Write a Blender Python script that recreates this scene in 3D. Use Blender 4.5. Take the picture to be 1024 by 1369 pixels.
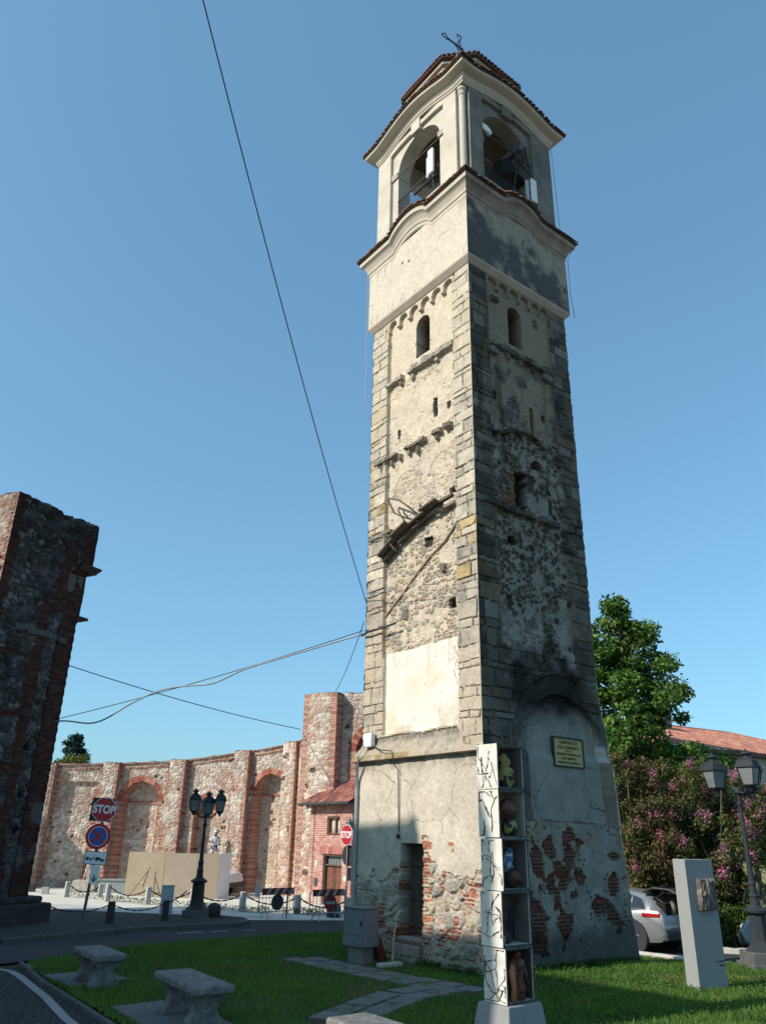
import bpy, bmesh, math, random
import numpy as np
from mathutils import Vector, Matrix

# ------------------------------------------------------------------ scene, camera, light
scene = bpy.context.scene
for o in list(bpy.data.objects):
    bpy.data.objects.remove(o)
COL = scene.collection
PITCH, ROLL, EYE = math.radians(23.04), math.radians(1.189), 2.6
cam = bpy.data.cameras.new('camera')
cam.sensor_fit = 'HORIZONTAL'
cam.sensor_width = 36.0
cam.lens = 36.0 * 1027.4 / 1024.0
cam.clip_start, cam.clip_end = 0.1, 3000.0
camo = bpy.data.objects.new('camera', cam)
COL.objects.link(camo)
_r = Vector((1, 0, 0)); _u = Vector((0, -math.sin(PITCH), math.cos(PITCH))); _f = Vector((0, math.cos(PITCH), math.sin(PITCH)))
_c, _s = math.cos(ROLL), math.sin(ROLL)
_r2 = _c * _r + _s * _u; _u2 = -_s * _r + _c * _u
_m = Matrix(((_r2.x, _u2.x, -_f.x, 0), (_r2.y, _u2.y, -_f.y, 0), (_r2.z, _u2.z, -_f.z, EYE), (0, 0, 0, 1)))
camo.matrix_world = _m
scene.camera = camo

SUN_EL, SUN_TRAVEL = math.radians(35.0), math.radians(62.0)     # travel = heading of the rays, from +y towards +x
world = bpy.data.worlds.new('World'); scene.world = world; world.use_nodes = True
nt = world.node_tree; nt.nodes.clear()
sky = nt.nodes.new('ShaderNodeTexSky'); sky.sky_type = 'NISHITA'; sky.sun_disc = False
sky.sun_elevation = SUN_EL
sky.sun_rotation = SUN_TRAVEL + math.pi
sky.altitude = 0; sky.air_density = 1.0; sky.dust_density = 1.5; sky.ozone_density = 6.0
bg = nt.nodes.new('ShaderNodeBackground'); bg.inputs[1].default_value = 0.112
wo = nt.nodes.new('ShaderNodeOutputWorld')
gm = nt.nodes.new('ShaderNodeGamma'); gm.inputs[1].default_value = 0.65                # evens out the single-scattering gradient
sc_ = nt.nodes.new('ShaderNodeVectorMath'); sc_.operation = 'MULTIPLY'; sc_.inputs[1].default_value = (1.40, 2.03, 2.12)
nt.links.new(sky.outputs[0], gm.inputs[0]); nt.links.new(gm.outputs[0], sc_.inputs[0]); nt.links.new(sc_.outputs[0], bg.inputs[0]); nt.links.new(bg.outputs[0], wo.inputs[0])
sl = bpy.data.lights.new('sun', 'SUN'); sl.energy = 3.9; sl.angle = math.radians(0.53); sl.color = (1.0, 0.91, 0.79)
so = bpy.data.objects.new('sun', sl); COL.objects.link(so)
_d = Vector((math.sin(SUN_TRAVEL) * math.cos(SUN_EL), math.cos(SUN_TRAVEL) * math.cos(SUN_EL), -math.sin(SUN_EL)))
so.rotation_euler = _d.to_track_quat('-Z', 'Y').to_euler()
so.location = (-30, -20, 40)
scene.view_settings.view_transform = 'Standard'; scene.view_settings.look = 'None'
scene.view_settings.exposure = 0.45; scene.view_settings.gamma = 1.0
scene.render.engine = 'CYCLES'
scene.cycles.max_bounces = 6; scene.cycles.diffuse_bounces = 3; scene.cycles.transparent_max_bounces = 8
scene.cycles.use_denoising = True

RNG = np.random.default_rng(7)
random.seed(7)

# ------------------------------------------------------------------ numpy noise
def _h(ix, iy, s):
    x = (ix.astype(np.int64) * 374761393 + iy.astype(np.int64) * 668265263 + int(s) * 1442695041) & 0xffffffff
    x = ((x ^ (x >> 13)) * 1274126177) & 0xffffffff
    x = ((x ^ (x >> 16)) * 2246822519) & 0xffffffff
    return ((x ^ (x >> 15)) & 0xffffff) / float(0xffffff)

def vnoise(x, y, s=0):
    ix, iy = np.floor(x), np.floor(y); fx, fy = x - ix, y - iy
    fx = fx * fx * (3 - 2 * fx); fy = fy * fy * (3 - 2 * fy)
    a, b = _h(ix, iy, s), _h(ix + 1, iy, s); c, d = _h(ix, iy + 1, s), _h(ix + 1, iy + 1, s)
    return (a * (1 - fx) + b * fx) * (1 - fy) + (c * (1 - fx) + d * fx) * fy

def fbm(x, y, s=0, o=4):
    t = 0; a = 0.5; n = 0
    for k in range(o):
        t = t + a * vnoise(x, y, s + 17 * k); n += a; x = x * 2.03 + 5.1; y = y * 2.03 + 1.7; a *= 0.5
    return t / n

def ss(a, b, x):
    t = np.clip((x - a) / (b - a), 0, 1)
    return t * t * (3 - 2 * t)

def cracks(U, Z, s, cell=1.1, w=0.012):
    wu, wz = U + .25 * fbm(U * 2.5, Z * 2.5, s, 4), Z + .25 * fbm(U * 2.5, Z * 2.5, s + 5, 4)
    d1, d2, ra, rb = voro(wu / cell, wz / (cell * 1.3), s)
    return (d2 - d1 < w) & (fbm(U * .9, Z * .9, s + 9, 3) > .50)

def mix(c1, c2, m):
    c1 = np.asarray(c1, float); c2 = np.asarray(c2, float)
    return c1 * (1 - m[..., None]) + c2 * m[..., None]

def voro(x, y, s=0, jit=0.85):
    ix, iy = np.floor(x), np.floor(y)
    d1 = np.full(x.shape, 9.0); d2 = d1.copy(); ra = np.zeros(x.shape); rb = ra.copy()
    for dx in (-1, 0, 1):
        for dy in (-1, 0, 1):
            cx, cy = ix + dx, iy + dy
            px = cx + 0.5 + jit * (_h(cx, cy, s) - 0.5); py = cy + 0.5 + jit * (_h(cx, cy, s + 1) - 0.5)
            d = np.hypot(x - px, y - py)
            n = d < d1
            d2 = np.where(n, d1, np.minimum(d2, d))
            ra = np.where(n, _h(cx, cy, s + 2), ra); rb = np.where(n, _h(cx, cy, s + 3), rb)
            d1 = np.where(n, d, d1)
    return d1, d2, ra, rb

def stones(U, Z, cell, s, ar=1.35, lo=0.06, hi=0.22, rnd=0.0):
    wu = U + cell * 0.35 * (fbm(U / cell, Z / cell, s + 50, 2) - 0.5); wz = Z + cell * 0.35 * (fbm(U / cell, Z / cell, s + 60, 2) - 0.5)
    d1, d2, ra, rb = voro(wu / (cell * ar), wz / cell, s)
    m = ss(lo, hi, d2 - d1)
    if rnd: m = m * ss(rnd + 0.10, rnd - 0.06, d1 + 0.10 * (fbm(U / cell * 3, Z / cell * 3, s + 70, 2) - 0.5) - 0.12 * (rb - 0.5))
    return m, m * (1 - 0.8 * d1 ** 2), ra, rb

def ashlar(U, Z, s, hmin=0.2, hmax=0.42, wmin=0.3, wmax=0.9):
    rg = np.random.default_rng(s)
    zb = [-1.0]
    while zb[-1] < Z.max() + 1: zb.append(zb[-1] + rg.uniform(hmin, hmax))
    zb = np.array(zb)
    wz = Z + 0.03 * (fbm(U * 1.3, Z * 1.3, s, 2) - 0.5)
    i = np.clip(np.searchsorted(zb, wz) - 1, 0, len(zb) - 2)
    d = np.minimum(wz - zb[i], zb[i + 1] - wz)
    ra = np.zeros(U.shape); rb = np.zeros(U.shape); rr = _h(i.astype(float), i * 0.0, s)
    for k in range(len(zb) - 1):
        m = i == k
        ub = [-1.0 - rg.uniform(0, 0.5)]
        while ub[-1] < U.max() + 1: ub.append(ub[-1] + rg.uniform(wmin, wmax))
        if not m.any(): continue
        ub = np.array(ub); u = U[m]
        j = np.clip(np.searchsorted(ub, u) - 1, 0, len(ub) - 2)
        d[m] = np.minimum(d[m], np.minimum(u - ub[j], ub[j + 1] - u))
        ra[m] = _h(j.astype(float), j * 0.0 + k, s + 5); rb[m] = _h(j.astype(float), j * 0.0 + k, s + 6)
    return d, ra, rb, rr

def bricks(U, Z, s=0, bw=0.26, bh=0.075, j=0.010):
    r = np.floor(Z / bh); uu = U / bw + 0.5 * np.mod(r, 2)
    c = np.floor(uu)
    d = np.minimum(np.minimum(Z - r * bh, (r + 1) * bh - Z), np.minimum(uu - c, c + 1 - uu) * bw)
    return ss(j * 0.4, j * 1.3, d), _h(c, r, s), _h(c, r, s + 1)

def pal(cols, r):
    cols = np.array(cols, float); n = len(cols)
    return cols[np.clip((r * n).astype(int), 0, n - 1)]

# ------------------------------------------------------------------ materials
MATS = {}
def mat(name, col, rough=0.85, var=0.25, scale=3.0, bump=0.15, bscale=40.0, metal=0.0, attr=False, col2=None, spec=0.3, trans=0.0, detail=6):
    if name in MATS: return MATS[name]
    m = bpy.data.materials.new(name); m.use_nodes = True
    n = m.node_tree.nodes; l = m.node_tree.links; b = n['Principled BSDF']
    b.inputs['Roughness'].default_value = rough; b.inputs['Metallic'].default_value = metal
    b.inputs['Specular IOR Level'].default_value = spec
    tc = n.new('ShaderNodeTexCoord')
    no = n.new('ShaderNodeTexNoise'); no.inputs['Scale'].default_value = scale; no.inputs['Detail'].default_value = detail; no.inputs['Roughness'].default_value = 0.65
    l.new(tc.outputs['Object'], no.inputs['Vector'])
    mx = n.new('ShaderNodeMix'); mx.data_type = 'RGBA'
    if attr:
        a = n.new('ShaderNodeAttribute'); a.attribute_name = 'Col'
        mr = n.new('ShaderNodeMapRange'); mr.inputs[1].default_value = 0.25; mr.inputs[2].default_value = 0.75; mr.inputs[3].default_value = 1 - var; mr.inputs[4].default_value = 1 + var
        l.new(no.outputs['Fac'], mr.inputs[0])
        vm = n.new('ShaderNodeVectorMath'); vm.operation = 'SCALE'
        l.new(a.outputs['Color'], vm.inputs[0]); l.new(mr.outputs[0], vm.inputs['Scale'])
        l.new(vm.outputs[0], b.inputs['Base Color']); csock = vm.outputs[0]
    else:
        rmp = n.new('ShaderNodeValToRGB'); rmp.color_ramp.elements[0].position = 0.3; rmp.color_ramp.elements[1].position = 0.7
        c1 = [c * (1 - var) for c in col]; c2 = list(col2) if col2 else [min(1, c * (1 + var)) for c in col]
        rmp.color_ramp.elements[0].color = (*c1, 1); rmp.color_ramp.elements[1].color = (*c2, 1)
        l.new(no.outputs['Fac'], rmp.inputs[0]); l.new(rmp.outputs[0], b.inputs['Base Color']); csock = rmp.outputs[0]
    if bump:
        nb = n.new('ShaderNodeTexNoise'); nb.inputs['Scale'].default_value = bscale; nb.inputs['Detail'].default_value = 5
        l.new(tc.outputs['Object'], nb.inputs['Vector'])
        bp = n.new('ShaderNodeBump'); bp.inputs['Strength'].default_value = bump; bp.inputs['Distance'].default_value = 0.02
        l.new(nb.outputs['Fac'], bp.inputs['Height']); l.new(bp.outputs[0], b.inputs['Normal'])
    if trans:
        tr = n.new('ShaderNodeBsdfTranslucent'); l.new(csock, tr.inputs[0])
        ms = n.new('ShaderNodeMixShader'); ms.inputs[0].default_value = trans
        l.new(b.outputs[0], ms.inputs[1]); l.new(tr.outputs[0], ms.inputs[2]); l.new(ms.outputs[0], n['Material Output'].inputs[0])
    MATS[name] = m
    return m

WALL = mat('weathered masonry', (1, 1, 1), 0.92, 0.24, 13.0, 0.5, 55.0, attr=True, spec=0.15)
LEAF = mat('leaves', (1, 1, 1), 0.55, 0.2, 1.2, 0, attr=True, spec=0.25, trans=0.35)
GRASSM = mat('grass blades', (1, 1, 1), 0.95, 0.2, 0.8, 0, attr=True, spec=0.02, trans=0.3)
CREAM = mat('cream render', (0.50, 0.435, 0.345), 0.9, 0.12, 1.6, 0.2, 30)
PINKR = mat('pinkish render', (0.44, 0.36, 0.29), 0.9, 0.15, 2.0, 0.2, 30)
GREYR = mat('grey render', (0.36, 0.34, 0.29), 0.9, 0.2, 1.2, 0.25, 30)
TILE = mat('fired clay tiles', (1, 1, 1), 0.9, 0.2, 6.0, 0.2, 60, attr=True, spec=0.15)
IRON = mat('dark iron', (0.022, 0.024, 0.028), 0.5, 0.3, 8, 0.1, 60, metal=0.3, spec=0.4)
WOODD = mat('old dark wood', (0.11, 0.088, 0.066), 0.85, 0.4, 12, 0.3, 50)
WOODB = mat('brown wood', (0.16, 0.07, 0.045), 0.65, 0.3, 8, 0.15, 40)
STONEG = mat('grey granite', (0.36, 0.35, 0.33), 0.8, 0.22, 12, 0.15, 120, detail=10)
CONC = mat('concrete', (0.40, 0.39, 0.36), 0.9, 0.18, 4, 0.15, 90)
GALV = mat('galvanised steel', (0.38, 0.40, 0.42), 0.45, 0.15, 6, 0.05, 60, metal=0.6, spec=0.5)
WHITEP = mat('white paint', (0.78, 0.77, 0.74), 0.6, 0.06, 5, 0.05, 60)
DARKP = mat('dark paint', (0.03, 0.032, 0.036), 0.6, 0.2, 6, 0.05, 60)
REDP = mat('red sign enamel', (0.42, 0.02, 0.03), 0.4, 0.06, 4, 0)
BLUEP = mat('blue sign enamel', (0.03, 0.09, 0.38), 0.4, 0.06, 4, 0)
SIGNW = mat('white sign enamel', (0.72, 0.73, 0.73), 0.4, 0.05, 4, 0)
CABLE = mat('black cable', (0.03, 0.032, 0.036), 0.6, 0.2, 6, 0)
GLASSD = mat('dark window glass', (0.02, 0.025, 0.03), 0.08, 0.1, 2, 0, spec=0.8)
MILK = mat('milky lantern glass', (0.26, 0.28, 0.29), 0.35, 0.08, 3, 0, spec=0.5, trans=0.3)

# ------------------------------------------------------------------ objects
def tag(o, label=None, cat=None, group=None, kind=None):
    if label: o['label'] = label
    if cat: o['category'] = cat
    if group: o['group'] = group
    if kind: o['kind'] = kind
    return o

def thing(name, label, cat, loc=(0, 0, 0), rz=0.0, group=None):
    o = bpy.data.objects.new(name, None); COL.objects.link(o)
    o.location = loc; o.rotation_euler = (0, 0, rz); o.empty_display_size = 0.2
    return tag(o, label, cat, group)

def link(name, me, m=None, parent=None, world=False):
    o = bpy.data.objects.new(name, me); COL.objects.link(o)
    if m is not None and len(me.materials) == 0: me.materials.append(m)
    if parent is not None:
        o.parent = parent
        if world:                       # mesh is in world coordinates
            p = parent; mw = Matrix.Identity(4)
            while p is not None:
                mw = p.matrix_parent_inverse @ Matrix.LocRotScale(p.location, p.rotation_euler, p.scale) @ mw; p = p.parent
            o.matrix_parent_inverse = mw.inverted()
    return o

def copy_tree(o, parent=None):
    c = o.copy(); COL.objects.link(c); c.parent = parent
    if parent is not None: c.matrix_parent_inverse = o.matrix_parent_inverse.copy()
    for ch in list(o.children): copy_tree(ch, c)
    return c

def grid_mesh(name, P, C=None, keep=None, smooth=False):
    """P: (nu, nv, 3) points; faces where all four corners are kept"""
    nu, nv = P.shape[:2]
    idx = np.arange(nu * nv).reshape(nu, nv)
    q = np.stack([idx[:-1, :-1], idx[1:, :-1], idx[1:, 1:], idx[:-1, 1:]], -1).reshape(-1, 4)
    if keep is not None:
        q = q[keep.reshape(-1)[q].all(1)]
    me = bpy.data.meshes.new(name)
    set_mesh(me, P.reshape(-1, 3), q, None if C is None else C.reshape(-1, 3), smooth)
    return me

def set_mesh(me, V, F, C=None, smooth=False):
    n = F.shape[1]
    me.vertices.add(len(V)); me.vertices.foreach_set('co', np.ascontiguousarray(V, dtype=np.float32).ravel())
    me.loops.add(F.size); me.loops.foreach_set('vertex_index', np.ascontiguousarray(F, dtype=np.int32).ravel())
    me.polygons.add(len(F)); me.polygons.foreach_set('loop_start', np.arange(0, F.size, n, dtype=np.int32))
    me.polygons.foreach_set('use_smooth', np.full(len(F), smooth))
    me.update(calc_edges=True)
    if C is not None:
        a = me.attributes.new('Col', 'FLOAT_COLOR', 'POINT')
        c4 = np.ones((len(V), 4), dtype=np.float32); c4[:, :3] = C
        a.data.foreach_set('color', c4.ravel())

def facade(name, parent, O, uD, vD, W, H, res, fn, z0=0.0, m=None, u0=0.0, mitre=0.0, smooth=False):
    """height-field wall: fn(U,Z) -> h, col, keep(or None)"""
    O, uD, vD = np.array(O, float), np.array(uD, float), np.array(vD, float)
    nD = np.cross(uD, vD); nD /= np.linalg.norm(nD)
    nu, nz = int(round((W - u0) / res)) + 1, int(round((H - z0) / res)) + 1
    U, Z = np.meshgrid(np.linspace(u0, W, nu), np.linspace(z0, H, nz), indexing='ij')
    h, c, keep = fn(U, Z)
    Up = U.copy()
    if mitre:
        Up = U - h * ss(mitre, 0, U - u0) * (U <= u0 + mitre) + h * ss(W - mitre, W, U) * (U >= W - mitre)
    P = O + Up[..., None] * uD + Z[..., None] * vD + h[..., None] * nD
    me = grid_mesh(name, P, c, keep, smooth)
    return link(name, me, m or WALL, parent, world=True)

class MB:
    """collects shapes into one mesh"""
    def __init__(s): s.v = []; s.f = []; s.mi = []
    def add(s, v, f, mi=0):
        b = len(s.v); s.v += [tuple(p) for p in v]; s.f += [[b + i for i in q] for q in f]; s.mi += [mi] * len(f)
        return s
    def box(s, c, d, rz=0.0, M=None, taper=1.0, mi=0):
        x, y, z = d[0] / 2, d[1] / 2, d[2] / 2; t = taper
        v = [(-x, -y, -z), (x, -y, -z), (x, y, -z), (-x, y, -z), (-x * t, -y * t, z), (x * t, -y * t, z), (x * t, y * t, z), (-x * t, y * t, z)]
        R = Matrix.Rotation(rz, 3, 'Z') if M is None else M
        v = [R @ Vector(p) + Vector(c) for p in v]
        return s.add(v, [(0, 3, 2, 1), (4, 5, 6, 7), (0, 1, 5, 4), (1, 2, 6, 5), (2, 3, 7, 6), (3, 0, 4, 7)], mi)
    def bar(s, a, b, w, h=None, up=(0, 0, 1), mi=0):
        a, b = Vector(a), Vector(b); d = b - a; L = d.length; d.normalize(); h = h or w
        x = Vector(up).cross(d)
        if x.length < 1e-4: x = Vector((1, 0, 0)).cross(d)
        x.normalize(); y = d.cross(x)
        M = Matrix((x, y, d)).transposed()
        return s.box((a + b) / 2, (w, h, L), M=M, mi=mi)
    def tube(s, pts, r, n=8, caps=True, mi=0):
        pts = [Vector(p) for p in pts]; rs = r if isinstance(r, (list, tuple)) else [r] * len(pts)
        v = []; f = []; px = None
        for i, p in enumerate(pts):
            t = (pts[min(i + 1, len(pts) - 1)] - pts[max(i - 1, 0)]).normalized()
            x = px - t * px.dot(t) if px is not None else t.orthogonal()
            if x.length < 1e-5: x = t.orthogonal()
            x.normalize(); px = x; y = t.cross(x)
            for k in range(n):
                a = 2 * math.pi * k / n; v.append(p + rs[i] * (math.cos(a) * x + math.sin(a) * y))
        for i in range(len(pts) - 1):
            for k in range(n):
                f.append((i * n + k, i * n + (k + 1) % n, (i + 1) * n + (k + 1) % n, (i + 1) * n + k))
        if caps:
            f.append(tuple(range(n - 1, -1, -1))); f.append(tuple(range((len(pts) - 1) * n, len(pts) * n)))
        return s.add(v, f, mi)
    def lathe(s, prof, c=(0, 0, 0), n=20, M=None, sx=1, sy=1, mi=0, ph=0.0):
        v = []; f = []; M = M or Matrix.Identity(3)
        for r, z in prof:
            for k in range(n):
                a = 2 * math.pi * k / n + ph; v.append(M @ Vector((r * math.cos(a) * sx, r * math.sin(a) * sy, z)) + Vector(c))
        for i in range(len(prof) - 1):
            for k in range(n): f.append((i * n + k, i * n + (k + 1) % n, (i + 1) * n + (k + 1) % n, (i + 1) * n + k))
        if prof[0][0] > 1e-4: f.append(tuple(range(n - 1, -1, -1)))
        if prof[-1][0] > 1e-4: f.append(tuple(range((len(prof) - 1) * n, len(prof) * n)))
        return s.add(v, f, mi)
    def ell(s, c, r, M=None, n=16, k=10, mi=0, wob=0.0, seed=0):
        v = []; f = []; M = M or Matrix.Identity(3); rg = random.Random(seed)
        for i in range(k + 1):
            th = math.pi * i / k
            for j in range(n):
                a = 2 * math.pi * j / n; w = 1 + wob * (rg.random() - 0.5)
                v.append(M @ Vector((r[0] * w * math.sin(th) * math.cos(a), r[1] * w * math.sin(th) * math.sin(a), r[2] * w * math.cos(th))) + Vector(c))
        for i in range(k):
            for j in range(n): f.append((i * n + j, (i + 1) * n + j, (i + 1) * n + (j + 1) % n, i * n + (j + 1) % n))
        return s.add(v, f, mi)
    def prism(s, poly, a, b, M=None, o=(0, 0, 0), mi=0):
        """poly in local xz extruded along local y from a to b"""
        n = len(poly); M = M or Matrix.Identity(3)
        v = [M @ Vector((x, a, z)) + Vector(o) for x, z in poly] + [M @ Vector((x, b, z)) + Vector(o) for x, z in poly]
        f = [tuple(range(n)), tuple(range(2 * n - 1, n - 1, -1))] + [(i, i + n, (i + 1) % n + n, (i + 1) % n) for i in range(n)]
        return s.add(v, f, mi)
    def slab(s, poly, z0, z1, mi=0):
        n = len(poly)
        a = sum(poly[i][0] * poly[(i + 1) % n][1] - poly[(i + 1) % n][0] * poly[i][1] for i in range(n))
        if a < 0: poly = poly[::-1]
        v = [(x, y, z0) for x, y in poly] + [(x, y, z1) for x, y in poly]
        f = [tuple(range(n - 1, -1, -1)), tuple(range(n, 2 * n))] + [(i, (i + 1) % n, (i + 1) % n + n, i + n) for i in range(n)]
        return s.add(v, f, mi)
    def build(s, name, m, parent=None, bevel=0.0, smooth=False, sub=0, world=False, seg=2):
        me = bpy.data.meshes.new(name); me.from_pydata([tuple(p) for p in s.v], [], s.f)
        ms = m if isinstance(m, (list, tuple)) else [m]
        for q in ms: me.materials.append(q)
        if len(ms) > 1: me.polygons.foreach_set('material_index', s.mi)
        bm = bmesh.new(); bm.from_mesh(me); bmesh.ops.recalc_face_normals(bm, faces=bm.faces); bm.to_mesh(me); bm.free()
        if smooth: me.polygons.foreach_set('use_smooth', [True] * len(me.polygons))
        o = link(name, me, None, parent, world)
        if bevel:
            b = o.modifiers.new('bevel', 'BEVEL'); b.width = bevel; b.segments = seg; b.limit_method = 'ANGLE'; b.angle_limit = math.radians(40)
        if sub:
            q = o.modifiers.new('sub', 'SUBSURF'); q.levels = sub; q.render_levels = sub
        return o

def text(name, body, size, M, m, parent=None, align='CENTER', bold=0.0, sx=1.0, ext=0.002):
    cu = bpy.data.curves.new(name, 'FONT'); cu.body = body; cu.size = size; cu.align_x = align; cu.align_y = 'CENTER'
    cu.offset = bold; cu.extrude = ext; cu.space_character = 1.05
    tmp = bpy.data.objects.new('tmp', cu); COL.objects.link(tmp)
    dg = bpy.context.evaluated_depsgraph_get()
    me = bpy.data.meshes.new_from_object(tmp.evaluated_get(dg))
    bpy.data.objects.remove(tmp)
    me.transform(M @ Matrix.Diagonal((sx, 1, 1, 1)))
    me.materials.clear(); me.materials.append(m)
    o = link(name, me, m, parent)
    return o

def frame(o, x, y, z):
    """4x4 with origin o and axes x,y,z"""
    return Matrix(((x[0], y[0], z[0], o[0]), (x[1], y[1], z[1], o[1]), (x[2], y[2], z[2], o[2]), (0, 0, 0, 1)))
def V3(a): return Vector((float(a[0]), float(a[1]), float(a[2])))
# ------------------------------------------------------------------ bell tower
YAW = math.radians(52.58)
P0 = np.array([2.39, 18.2, 0.0])
LD = np.array([-math.cos(YAW), math.sin(YAW), 0.0]); RD = np.array([math.sin(YAW), math.cos(YAW), 0.0]); ZD = np.array([0, 0, 1.0])
TW, TD = 4.63, 4.35
TC = P0 + LD * TW / 2 + RD * TD / 2
tower = thing('bell_tower', 'tall old stone bell tower with arched belfry and tiled roof rising from the lawn', 'bell tower', tuple(TC))
def tp(u, v, z): return P0 + LD * u + RD * v + ZD * z       # tower coordinates: u along the sunlit face, v along the shaded one

MORT_L, MORT_D = (0.66, 0.60, 0.51), (0.225, 0.215, 0.195)  # _D palettes: copies for the shaded side, darkened to carry its shade
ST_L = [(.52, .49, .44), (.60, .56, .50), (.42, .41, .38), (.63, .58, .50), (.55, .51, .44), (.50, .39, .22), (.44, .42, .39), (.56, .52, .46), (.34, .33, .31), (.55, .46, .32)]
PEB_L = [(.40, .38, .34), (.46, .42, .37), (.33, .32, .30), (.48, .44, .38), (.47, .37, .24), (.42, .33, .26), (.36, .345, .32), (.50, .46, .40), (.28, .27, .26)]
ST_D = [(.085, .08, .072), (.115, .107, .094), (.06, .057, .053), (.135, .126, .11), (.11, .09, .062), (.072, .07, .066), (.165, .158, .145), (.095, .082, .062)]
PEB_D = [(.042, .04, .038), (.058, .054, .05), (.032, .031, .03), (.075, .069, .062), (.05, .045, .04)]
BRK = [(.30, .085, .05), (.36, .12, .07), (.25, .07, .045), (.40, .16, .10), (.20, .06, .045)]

def disk(U, Z, u, z, ru, rz=None):
    return np.hypot((U - u) / ru, (Z - z) / (rz or ru))

def tower_face(U, Z, lit, W):
    """height and albedo of one side of the shaft"""
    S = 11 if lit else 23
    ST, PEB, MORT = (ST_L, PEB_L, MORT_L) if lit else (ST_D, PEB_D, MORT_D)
    n1 = fbm(U * 1.1, Z * 1.1, S, 4); n2 = fbm(U * 5, Z * 5, S + 3, 4); n3 = fbm(U * 2.3, Z * 2.3, S + 9, 4); n4 = fbm(U * 14, Z * 14, S + 4, 3)
    # dressed quoins
    U2, Z2 = U + 0.10 * (fbm(U * 2.2, Z * 2.2, 15, 3) - 0.5), Z + 0.07 * (fbm(U * 1.6, Z * 2.6, 16, 3) - 0.5)
    d, ra, rb, rr = ashlar(U2, Z2, 5, 0.14, 0.50, 0.34, 1.0)
    bed = fbm(U * 2.5, Z * 22, S + 8, 3)
    jo = ss(0.020, 0.004, d + 0.022 * (n4 - 0.5)) * ss(0.30, 0.5, n2 + .15)
    col = pal(ST, ra) * ((0.50 + 0.55 * n2 + 0.30 * bed + 0.2 * (n4 - .5)) * (0.70 + 0.6 * rb))[..., None]
    col = mix(col, np.array(MORT) * 0.92, ss(0.48, 0.70, n3) * (0.6 if lit else 0.35))
    col = mix(col, np.array(MORT) * (0.42 if lit else 0.32), jo * (0.3 + 0.7 * ss(0.35, 0.6, n3)))
    h = 0.03 * (rb - 0.5) - 0.045 * jo + 0.02 * (n2 - 0.5) + 0.012 * (n4 - 0.5)
    if lit:
        up = ss(11.5, 15.0, Z + 3 * (n3 - 0.5)); col = mix(col, np.array((.66, .60, .51)) * (0.80 + 0.4 * n2)[..., None], up * 0.72)
        lp = ss(8.6, 7.4, Z + 1.6 * (n3 - 0.5)) * ss(0.25, 0.55, n1 + 0.1); col = mix(col, np.array((.58, .53, .45)) * (0.8 + 0.4 * n2)[..., None], lp * 0.85)
    uL, uR = (0.76, 3.83) if lit else (0.79, 3.55)
    rec = 0.13 if lit else 0.10
    wob = 0.03 * (fbm(Z * 2, U * 0 + 3, S + 31, 3) - 0.5)
    ins = (U > uL + wob) & (U < uR + wob)
    def put(m, hh, cc):
        nonlocal h, col
        h = np.where(m, hh, h); col = np.where(m[..., None], cc, col)
    # ---- rubble fill of the panels
    mA, domeA, r1A, r2A = stones(U, Z, 0.17, S + 70, 1.4, 0.05, 0.2, 0.52); mB, domeB, r1B, r2B = stones(U, Z, 0.095, S + 75, 1.6, 0.06, 0.22, 0.46)
    big_ = fbm(U * 1.7, Z * 1.7, S + 78, 3) > 0.5
    m, dome, r1, r2 = np.where(big_, mA, mB), np.where(big_, domeA, domeB), np.where(big_, r1A, r1B), np.where(big_, r2A, r2B)
    sm = ss(0.36, 0.52, fbm(U * 2.1, Z * 2.1, S + 79, 3) + (0.06 if lit else 0.12)); m = m * sm; dome = dome * (0.3 + 0.7 * sm)
    rub_c = mix(np.array(MORT) * (0.80 + 0.4 * n2)[..., None], pal(PEB, r1) * (0.75 + 0.5 * n2)[..., None], m * ss(0.12, 0.3, r2) * (0.9 if lit else 1.0))
    rub_h = -rec + 0.035 * dome * (r2 > 0.15) + 0.03 * (n2 - 0.5)
    m2, dome2, s1, s2 = stones(U, Z, 0.10, S + 90, 1.7, 0.08, 0.3)
    few = ss(0.5, 0.62, n3 + 0.35 * (s2 - 0.5))
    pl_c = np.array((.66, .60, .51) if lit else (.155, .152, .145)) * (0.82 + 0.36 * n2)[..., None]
    mp_c = mix(pl_c, pal(PEB, s1) * (1.25 if lit else 1.15), m2 * few * 0.85)
    mp_h = -rec + 0.02 * dome2 * few + 0.03 * (n2 - 0.5)
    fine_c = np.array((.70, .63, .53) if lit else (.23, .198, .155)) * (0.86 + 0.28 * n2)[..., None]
    P4 = ins & (Z > 7.2) & (Z < 10.95); P3 = ins & (Z >= 10.95) & (Z < 13.5); P2 = ins & (Z >= 13.5) & (Z < 16.0); P1 = ins & (Z >= 16.0) & (Z < 18.2)
    put(P4, rub_h, rub_c)
    put(P3, mp_h if lit else rub_h, mp_c if lit else rub_c)
    put(P2, mp_h, mix(mp_c, fine_c, ss(0.4, 0.6, n1)) if lit else mix(fine_c, mp_c, ss(0.45, 0.62, n3)))
    put(P1, -rec + 0.008 * (n2 - 0.5), fine_c)
    # blind arcade under the collar
    cs = [0.92, 1.45, 1.98, 2.52, 3.06, 3.60] if lit else [1.0, 1.48, 1.96, 2.44, 2.93, 3.36]
    band = (U > uL - 0.05) & (U < uR + 0.02) & (Z >= 18.12) & (Z < 18.62)
    put(band, 0.006 * (n2 - 0.5), fine_c * 0.98)
    for c in cs:
        a = band & (((np.abs(U - c) < 0.19) & (Z < 18.27)) | (disk(U, Z, c, 18.27, 0.19) < 1))
        put(a, -rec + 0.006 * (n2 - 0.5), fine_c)
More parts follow.
